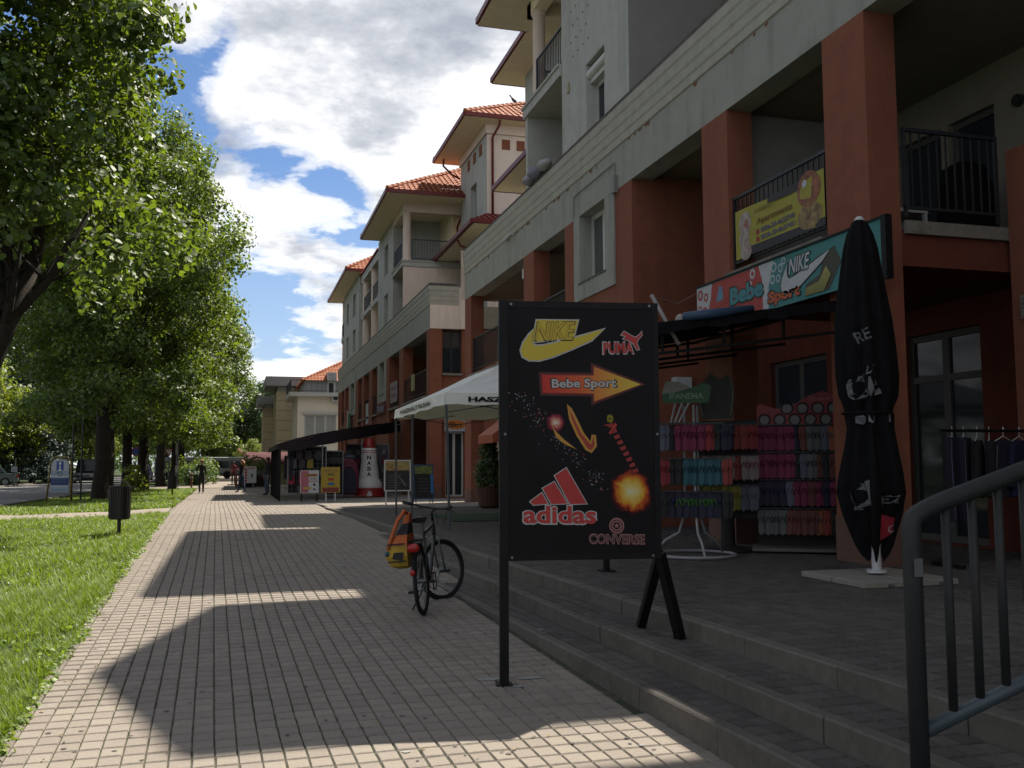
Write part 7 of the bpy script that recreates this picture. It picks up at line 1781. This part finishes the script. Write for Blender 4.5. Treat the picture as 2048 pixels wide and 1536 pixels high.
def toy(kind, x, y, z, col, label, s=1.0):
    t = thing('hanging_' + kind, label, kind, (x, y, z), 'goods hung on the stall panels'); m_ = paint('toy_%d_%d_%d' % tuple(int(c * 99) for c in col), col, .5)
    b = MB()
    if kind == 'bucket': b.lathe([(.075 * s, -.22 * s), (.11 * s, 0)], (0, 0, 0), 12); 
    else: b.prism([(-.10 * s, 0, 0), (.10 * s, 0, 0), (.12 * s, 0, -.30 * s), (.0, 0, -.36 * s), (-.12 * s, 0, -.30 * s)], (0, -.08 * s, 0))
    b.build('body', m_, t, local=True, fix=True)
    b = MB(); b.tube([(-.09 * s, -.03, 0), (-.05 * s, -.03, .07 * s), (.05 * s, -.03, .07 * s), (.09 * s, -.03, 0)], .010, 5); b.build('handle', m_, t, local=True)
g = random.Random(9)
rows_ = (('bag', 2.30, ((1.85, (.02, .02, .03)), (2.15, (.05, .03, .04)), (2.5, (.03, .03, .03)), (2.85, (.05, .05, .05)))), ('bag', 1.98, ((1.95, (.25, .28, .28)), (2.55, (.42, .30, .03)), (2.25, (.08, .06, .07)))), ('bucket', 1.55, ((1.9, (.26, .34, .38)), (2.22, (.34, .28, .30)), (2.5, (.30, .32, .32)), (2.75, (.34, .35, .34)), (3.0, (.34, .35, .34)))), ('bag', 1.40, ((1.88, (.55, .03, .07)), (2.25, (.55, .03, .07)), (2.55, (.02, .14, .12)))), ('bucket', .98, ((2.2, (.16, .16, .16)), (2.6, (.30, .20, .22)), (2.9, (.2, .25, .3)))))
ordn = ('leftmost', 'second', 'third', 'fourth', 'rightmost')
cname = lambda c: 'red' if c[0] > .5 else 'yellow' if c[0] > .38 and c[2] < .1 else 'pale' if min(c) > .15 else 'green' if c[1] > .1 and c[0] < .05 else 'dark'
for ri, (kind, z, its) in enumerate(rows_):
    for k, (x, c) in enumerate(its): toy(kind, x, 36.36, z, c, '%s %s hung %s in row %s from the top of the panel by the posts' % (cname(c), kind, ordn[k] if k < len(its) - 1 else 'rightmost', ('one', 'two', 'three', 'four', 'five')[ri]))
for ri, z in enumerate((2.4, 2.0, 1.6, 1.2)):
    for k in range(5):
        c = [(.34, .33, .35), (.34, .05, .07), (.30, .30, .36), (.24, .25, .28)][ri]
        x = 4.5 + .36 * k
        if 4.7 < x < 5.7 and z < 1.7: continue
        toy('bucket', x, 40.55, z, c, '%s bucket, %s of row %s from the top behind the toy rocket' % (cname(c), ordn[k], ('one', 'two', 'three', 'four')[ri]))
for k in range(4): toy('bag', 3.26 + .16 * k, 37.15, 2.05, (.035, .035, .04), '%s small dark bag on the panel behind the yellow board' % ordn[k], .7)
# coat row hanging at the posts
for k, (y, c) in enumerate(((36.2, (.03, .03, .05)), (37.0, (.05, .06, .03)), (38.2, (.12, .03, .035)), (39.0, (.02, .02, .025)), (40.2, (.03, .04, .07)))):
    t = thing('hanging_clothes', '%s garment hanging along the street side of the stall, number %s from the front' % (('navy', 'olive', 'maroon', 'black', 'blue')[k], ('one', 'two', 'three', 'four', 'five')[k]), 'clothes', (1.85 + .12 * (k % 2), y, 2.2), 'clothes along the stall front')
    b = MB(); o_ = [(0, -.06), (.20, -.12), (.27, -.55), (.20, -.57), (.21, -1.0), (-.21, -1.0), (-.20, -.57), (-.27, -.55), (-.20, -.12)]; b.prism([(.06, u, z) for u, z in o_], (-.12, 0, 0)); b.build('cloth', paint('cloth_b%d' % k, c, .9), t, local=True, fix=True)
    b = MB(); b.tube([(0, -.16, -.08), (0, 0, .02), (0, .16, -.08)], .008, 4); b.build('hanger', M['black'], t, local=True)
# the toy rocket
rk_ = thing('toy_rocket', 'white coin operated toy rocket with red nose and lettered side', 'children ride', (5.1, 39.0, gz(39)))
G_ = gz(39)
b = MB(); b.lathe([(.62, .02), (.64, .05), (.62, .36), (.58, .38)], (5.1, 39, G_), 28); b.build('base', paint('rocket_red', (.42, .03, .03), .35), rk_)
b = MB(); b.lathe([(.56, .36), (.56, .42), (.53, .60), (.44, .72), (.42, .76), (.335, 1.45), (.31, 1.78), (.295, 1.98), (.27, 1.99)], (5.1, 39, G_), 30); b.build('hull', paint('rocket_white', (.92, .90, .87), .35), rk_, smooth=True)
b = MB(); b.lathe([(.27, 1.98), (.265, 2.05), (.23, 2.2), (.16, 2.33), (.07, 2.40), (.002, 2.42)], (5.1, 39, G_), 24); b.build('nose', paint('rocket_red', (.42, .03, .03)), rk_, smooth=True)
for z in (1.80, 1.87): b = MB(); r = .31 - (z - 1.78) * .07; b.lathe([(r + .006, z), (r + .006, z + .025)], (5.1, 39, G_), 28, caps=False); b.build('band', paint('rocket_red', (.42, .03, .03)), rk_)
for a in (-.15, PI + .15):
    b = MB(); ca, sa = math.cos(a), math.sin(a); b.prism([(5.1 + ca * r - sa * .02, 39 + sa * r + ca * .02, G_ + z) for r, z in ((.30, 1.6), (.40, 1.45), (.56, .75), (.44, .75), (.36, 1.2))], (sa * .05, -ca * .05, 0)); b.build('fin', M['black'], rk_, fix=True)
b = MB()
for i in range(4):
    vs, fs = text_mesh('NASA'[i], 1.0, .04); a = np.array(vs); w = a[:, 0].max() - a[:, 0].min(); hh = a[:, 1].max() - a[:, 1].min(); zb = 1.52 - i * .225; tr = math.atan2(-39, -5.1)
    out = []
    for x, y, _ in vs:
        z = zb + (y - a[:, 1].min()) / hh * .17; r = np.interp(z, [.76, 1.45, 1.78], [.42, .335, .31]) + .006; th = tr + ((x - a[:, 0].min()) / w - .5) * .17 / r; out.append((5.1 + r * math.cos(th), 39 + r * math.sin(th), G_ + z))
    b.add(out, fs)
b.build('lettering', M['black'], rk_)
b = MB(); b.poly([(5.1 + .645 * math.cos(t), 39 + .645 * math.sin(t), G_ + z) for t, z in ((-1.85, .06), (-1.5, .06), (-1.52, .22), (-1.62, .27), (-1.75, .22))]); b.build('badge', M['white'], rk_)
rd = thing('ride_car', 'rounded maroon and violet coin operated ride left of the toy rocket', 'children ride', (4.06, 38.6, gz(38)))
b = MB(); g_ = gz(38); pts = [(-.42, .12), (-.50, .5), (-.46, 1.0), (-.36, 1.35), (-.18, 1.58), (.10, 1.66), (.38, 1.55), (.52, 1.3), (.56, .9), (.55, .12)]
b.prism([(4.06 + x, 38.3, g_ + z) for x, z in pts], (0, .9, 0)); o = b.build('body', paint('ride_maroon', (.20, .025, .06), .4), rd, fix=True); bv = o.modifiers.new('b', 'BEVEL'); bv.width = .12; bv.segments = 3
b = MB(); b.prism([(4.20 + .30 * math.cos(PI * k / 12), 38.285, g_ + .75 + .48 * math.sin(PI * k / 12)) for k in range(13)] + [(3.9, 38.285, g_ + .2), (4.5, 38.285, g_ + .2)], (0, .2, 0)); b.build('opening', paint('ride_navy', (.02, .022, .05), .5), rd, fix=True)
b = MB(); b.tube([(4.20 + .34 * math.cos(PI * k / 14), 38.27, g_ + .75 + .52 * math.sin(PI * k / 14)) for k in range(15)], .035, 7); b.build('arch_trim', paint('ride_pink', (.35, .04, .10), .4), rd, smooth=True)
b = MB(); b.ball((4.16, 38.6, g_ + 1.62), .34, 10, 0, 1, 1, .45); b.build('dome', paint('ride_grey', (.12, .15, .19), .4), rd, smooth=True)

# ------------------------------------------------------------------ small things on the far block
fl = thing('flag', 'Hungarian tricolour flag drooping from the far arcade', 'flag', (6.9, 63.5, 4.9))
for i, (nm, c) in enumerate((('red_band', (.45, .03, .05)), ('white_band', (.62, .62, .60)), ('green_band', (.03, .20, .09)))):
    b = MB()
    for k in range(5):
        f = lambda u, v: (6.9 - .02 - .05 * math.sin(u * 5 + v), 64.6 - 1.9 * (i / 3 + u / 3) , 5.35 - 1.35 * v - .25 * (i / 3 + u / 3))
        b.quad(f(0, k / 5), f(1, k / 5), f(1, (k + 1) / 5), f(0, (k + 1) / 5))
    b.build(nm, paint('flag_' + nm, c, .8), fl)
b = MB(); b.tube([(7.14, 64.7, 5.2), (6.9, 64.6, 5.4), (6.85, 62.6, 5.15)], .02, 6); b.build('flag_pole', M['whitep'], fl)
sc_ = thing('shop_sign', 'pale blue script sign under the framed window of the far block', 'sign', (7.05, 49.6, 4.7))
b = MB(); b.box(7.05, 7.13, 48.2, 51.0, 4.40, 4.92); b.build('board', paint('sign_maroonboard', (.20, .06, .06), .7), sc_)
b = MB(); write(b, 'Trinity', (7.044, 50.9, 4.44), (0, -1, 0), (0, -.12, 1), 2.6, .42, .045, .3); b.build('lettering', paint('pale_blue_letters', (.34, .36, .52), .5), sc_)
for (label, y0, y1, z0, z1, c) in (('pale lettered banner on the railing beside the script sign', 44.5, 46.6, 4.75, 5.75, (.42, .34, .36)), ('plain white banner hung below the far railing', 54.9, 56.0, 4.1, 5.3, (.66, .66, .66))):
    t = thing('banner', label, 'banner', (7.12, (y0 + y1) / 2, z0)); b = MB(); b.box(7.10, 7.125, y0, y1, z0, z1); b.build('cloth', paint('banner_c%d' % int(c[1] * 100), c, .8), t)
    if c[1] < .5:
        for k, w_ in enumerate(('ELAD\u00d3', 'KIAD\u00d3')): b = MB(); write(b, w_, (7.095, y1 - .25, z1 - .4 - k * .35), (0, -1, 0), (0, 0, 1), 1.5, .2, .03); b.build('lettering', paint('banner_redtext', (.34, .10, .13), .7), t)
tw = thing('towel', 'yellow and white towel hung over the balcony railing of the far block', 'towel', (7.2, 41, 5.5))
b = MB(); b.box(7.17, 7.20, 40.3, 41.0, 4.95, 5.66); b.build('cloth', paint('towel_yellow', (.55, .48, .22), .9), tw); b = MB(); b.box(7.165, 7.17, 40.45, 40.6, 4.97, 5.64); b.build('stripe', paint('towel_green', (.20, .26, .08), .9), tw)
for k, (y, r, sx, c) in enumerate(((22.9, .16, 1.7, (.50, .48, .56)), (22.35, .19, 1.5, (.34, .33, .44)), (21.6, .15, 2.2, (.55, .54, .55)))):
    t = thing('laundry_bundle', ('white bundle of bedding at the far end of the parapet', 'lilac bundle of bedding in the middle of the parapet', 'long pale bundle of bedding nearest the window wall')[k], 'bedding', (7.05, y, 8.95), 'bedding airing on the parapet')
    b = MB(); b.ball((0, 0, r * .7), r, 10, 0, 1.1, sx, .8)
    for i in range(len(b.v)): v = Vector(b.v[i]); q = 1 + .22 * noise.noise(v * 9 + Vector((k, 0, 0))); b.v[i] = tuple(v * q)
    b.build('cloth', paint('bedding_%d' % k, c, .9), t, smooth=True, local=True)
pg = thing('pigeon', 'pigeon perched on the ridge of the stair tower roof', 'bird', (11.8, 40.4, 18.1))
b = MB(); px, py, pz = 11.75, 40.4, 18.10
prof_ = [(-.26, .015, -.10), (-.16, .03, -.04), (-.06, .075, .04), (.05, .085, .10), (.12, .06, .18), (.15, .042, .24), (.18, .045, .28), (.21, .03, .29), (.25, .006, .28)]
for i in range(len(prof_) - 1):
    (x0, r0, z0), (x1, r1, z1) = prof_[i], prof_[i + 1]; q = lambda x, r, z: [(px - x, py + r * math.cos(2 * PI * k / 8), pz + .10 + z + r * math.sin(2 * PI * k / 8)) for k in range(8)]
    A_, B_ = q(x0, r0, z0), q(x1, r1, z1); b.add(A_ + B_, [(k, (k + 1) % 8, 8 + (k + 1) % 8, 8 + k) for k in range(8)])
b.build('body', paint('pigeon_grey', (.06, .065, .08), .7), pg, smooth=True)
b = MB(); b.tube([(px, py - .03, pz + .1), (px, py - .03, pz - .02)], .008, 5); b.tube([(px, py + .03, pz + .1), (px, py + .03, pz - .02)], .008, 5); b.build('legs', paint('pigeon_leg', (.3, .1, .08)), pg)
# balcony furniture by the corner flat
ch = thing('garden_chair', 'white plastic chair on the corner balcony', 'chair', (8.25, 10.3, 4.58))
b = MB(); b.box(8.0, 8.5, 10.1, 10.6, 4.98, 5.03); b.build('seat', M['whitep'], ch); b = MB(); b.box(8.0, 8.05, 10.1, 10.6, 5.03, 5.45); b.build('backrest', M['whitep'], ch)
for x in (8.03, 8.47):
    for y in (10.13, 10.57): b = MB(); b.bar((x, y, 4.57), (x, y, 4.98), .045); b.build('leg', M['whitep'], ch)
cv = thing('covered_chair', 'dark covered chair stack behind the corner balcony railing', 'chair', (8.95, 9.95, 4.57))
b = MB(); b.lathe([(.30, 0), (.34, .3), (.32, .7), (.26, .98), (.12, 1.06)], (8.95, 9.95, 4.57), 16, fold=.06, lobes=5); b.build('cover', M['blackcloth'], cv, smooth=True)
# pale scraps and worn patches on the paving
for k, (x, y, w, h) in enumerate(((1.83, 7.02, .20, .10), (1.90, 6.87, .16, .10), (2.13, 6.98, .20, .09), (1.98, 6.76, .12, .05), (1.44, 13.9, .22, .18), (1.66, 13.95, .16, .12), (1.05, 17.9, .2, .2), (2.62, 8.25, .07, .05), (.95, 5.55, .05, .04), (2.3, 5.3, .03, .03))):
    zz = (gz(y) if x < e1(y) else .30) + .004; b = MB(); b.poly([(x + w * .5 * math.cos(2 * PI * i / 9) * (1 + .15 * math.sin(i * 3 + k)), y + h * .5 * math.sin(2 * PI * i / 9), zz) for i in range(9)])
    tag(b.build('paper_scrap', paint('pale_patch', (.40, .42, .40), .9), None), ('pale flat scrap stuck to the paving left of the sign post foot', 'pale scrap touching the sign post foot', 'larger pale scrap right of the sign post foot', 'small pale scrap in front of the sign post', 'square pale patch in the shaded paving left of the bicycle', 'smaller pale patch right of the square one', 'faint pale patch near the sunlit strip', 'tiny white scrap on the first step', 'tiny curled leaf on the sunlit paving near the lens', 'tiny white crumb at the sunlit kerb corner')[k], 'scrap')

# ------------------------------------------------------------------ people
def skin_figure(name, joints, edges, mats, parent, part_of, sub=2):
    me = bpy.data.meshes.new(name); me.from_pydata([j[:3] for j in joints], edges, [])
    o = bpy.data.objects.new(name, me); COL.objects.link(o)
    sk = o.modifiers.new('s', 'SKIN'); sk.use_smooth_shade = True
    for v, j in zip(me.skin_vertices[0].data, joints): v.radius = (j[3], j[4] if len(j) > 4 else j[3])
    me.skin_vertices[0].data[0].use_root = True
    ss = o.modifiers.new('d', 'SUBSURF'); ss.levels = ss.render_levels = sub
    dg = bpy.context.evaluated_depsgraph_get(); m2 = bpy.data.meshes.new_from_object(o.evaluated_get(dg))
    bpy.data.objects.remove(o)
    for mm in mats: m2.materials.append(mm)
    for p in m2.polygons: p.material_index = part_of(p.center); p.use_smooth = True
    r = bpy.data.objects.new(name, m2); COL.objects.link(r); r.parent = parent
    return r
SKIN = paint('skin', (.46, .27, .19), .6)
def person(label, x, y, rz, top, legs, shoe, hair, h=1.64, arm=('down', 'down'), stride=0.0, hair_len=.1):
    t = thing('person', label, 'person', (x, y, gz(y) + .0), None, rz); s = h / 1.70
    J = [(0, 0, .95, .125, .10), (0, 0, 1.12, .105, .085), (0, .0, 1.30, .135, .095), (0, .0, 1.42, .10, .075), (0, .01, 1.50, .045), (0, .015, 1.56, .055), (0, .02, 1.62, .078, .092), (0, .01, 1.69, .05, .06)]
    E = [(0, 1), (1, 2), (2, 3), (3, 4), (4, 5), (5, 6), (6, 7)]
    for sx, am, sg in ((-1, arm[0], 1), (1, arm[1], -1)):
        b0 = len(J); st = stride * sg
        J += [(sx * .09, 0, .86, .092), (sx * .10, .03 + st * .5, .50, .062), (sx * .10, st, .10, .045), (sx * .11, st + .08, .045, .04, .035), (sx * .12, st + .17, .03, .030, .022)]
        E += [(0, b0), (b0, b0 + 1), (b0 + 1, b0 + 2), (b0 + 2, b0 + 3), (b0 + 3, b0 + 4)]
        a0 = len(J)
        if am == 'down': P = [(sx * .175, 0, 1.39, .055), (sx * .215, -.01, 1.14, .043), (sx * .225, .05, .90, .030), (sx * .225, .065, .83, .026)]; d = Vector((0, .2, -1))
        elif am == 'phone': P = [(sx * .175, 0, 1.39, .055), (sx * .26, .10, 1.18, .043), (sx * .13, .17, 1.48, .030), (sx * .105, .14, 1.55, .026)]; d = Vector((-sx * .3, -.2, 1))
        else: P = [(sx * .175, 0, 1.39, .055), (sx * .22, .02, 1.14, .043), (sx * .10, .22, 1.12, .030), (sx * .04, .25, 1.13, .026)]; d = Vector((-sx, .3, .1))
        J += P; E += [(3, a0), (a0, a0 + 1), (a0 + 1, a0 + 2), (a0 + 2, a0 + 3)]
        d.normalize(); w = Vector(P[3][:3]); sd_ = d.cross(Vector((0, 1, .3))).normalized()
        for f, L in zip((-.024, -.008, .008, .022), (.068, .08, .075, .058)):
            k = len(J); p1 = w + d * .045 + sd_ * f; p2 = p1 + d * L * .6 + Vector((0, .008, 0)); J += [(*p1, .0085), (*p2, .0075)]; E += [(a0 + 3, k), (k, k + 1)]
        k = len(J); J += [(*(w + sd_ * -.035 + d * .03), .010)]; E += [(a0 + 3, k)]
    J = [(a * s, b_ * s, c * s, *(r * s for r in rest)) for a, b_, c, *rest in J]
    def part(c):
        z = c.z / s
        if z < .07: return 2
        if z < .93: return 1 if not (abs(c.x / s) > .17) else (0 if z > .93 else 3)
        if z > 1.50: return 3 if abs(c.x / s) < .12 else 0
        return 0
    fig = skin_figure('body', J, E, [top, legs, shoe, SKIN], t, part)
    b = MB(); b.ball((0, -.012 * s, 1.655 * s), .098 * s, 10, 0, .98, 1.05, 1.0)
    b.v = [(a, min(c, .055 * s) if z < 1.68 * s else c, max(z, 1.60 * s - hair_len * (1 if c < .02 else 0)) if z < 1.60 * s else z) for a, c, z in b.v]
    if hair_len > .12: b.tube([(0, -.07 * s, 1.66 * s), (0, -.10 * s, 1.52 * s), (0, -.10 * s, 1.36 * s)], [.085 * s, .08 * s, .03], 9)
    b.build('hair', hair, t, smooth=True, local=True)
    b = MB(); b.ball((0, .108 * s, 1.615 * s), .016 * s, 6, 0, .8, 1, 1.4)
    for sx in (-1, 1): b.ball((sx * .078 * s, .02 * s, 1.62 * s), .02 * s, 6, 0, .4, .8, 1.3)
    b.build('nose_and_ears', SKIN, t, smooth=True, local=True)
    b = MB()
    for sx in (-1, 1): b.ball((sx * .030 * s, .098 * s, 1.645 * s), .009 * s, 6)
    b.build('eyes', M['black'], t, smooth=True, local=True)
    b = MB(); b.box(-.022 * s, .022 * s, .094 * s, .103 * s, 1.575 * s, 1.582 * s); b.build('mouth', paint('lips', (.30, .08, .08), .6), t, local=True)
    return t
BKC = paint('cloth_black', (.014, .014, .016), .9); BRT = paint('cloth_brownblack', (.030, .018, .018), .9)
wb = person('red haired woman in black jacket and dark trousers holding a phone to her ear', -1.74, 48.9, 2.9, BKC, BRT, paint('shoe_pale', (.42, .38, .36), .7), paint('hair_red', (.30, .045, .02), .6), 1.60, ('down', 'phone'), .03, .10)
b = MB(); b.box(.16, .34, -.09, .03, .66, .95); b.tube([(.25, -.03, .95), (.22, .0, 1.2), (.16, .0, 1.40)], .012, 5); tag(b.build('shoulder_bag', paint('bag_green', (.035, .055, .02), .8), wb, local=True))
person('fair haired woman in black jacket and blue jeans walking by the shadow edge', .15, 50.2, 1.1, BKC, paint('denim', (.035, .06, .12), .9), paint('shoe_dark', (.05, .05, .07), .7), paint('hair_fair', (.42, .20, .07), .6), 1.60, ('down', 'fold'), .14, .20)
person('person in jeans and dark top half hidden behind the stall posts', 1.25, 44.6, 2.0, paint('cloth_dark2', (.03, .03, .04), .9), paint('denim_pale', (.10, .13, .19), .9), paint('shoe_dark', (.05, .05, .07)), paint('hair_dark', (.03, .02, .015), .7), 1.66)
person('distant person in a red top beside the flower tub', -.35, 70, 3.0, paint('cloth_redtop', (.28, .05, .06), .9), paint('cloth_brown', (.08, .03, .025), .9), paint('shoe_dark', (.05, .05, .07)), paint('hair_dark', (.03, .02, .015)), 1.6)
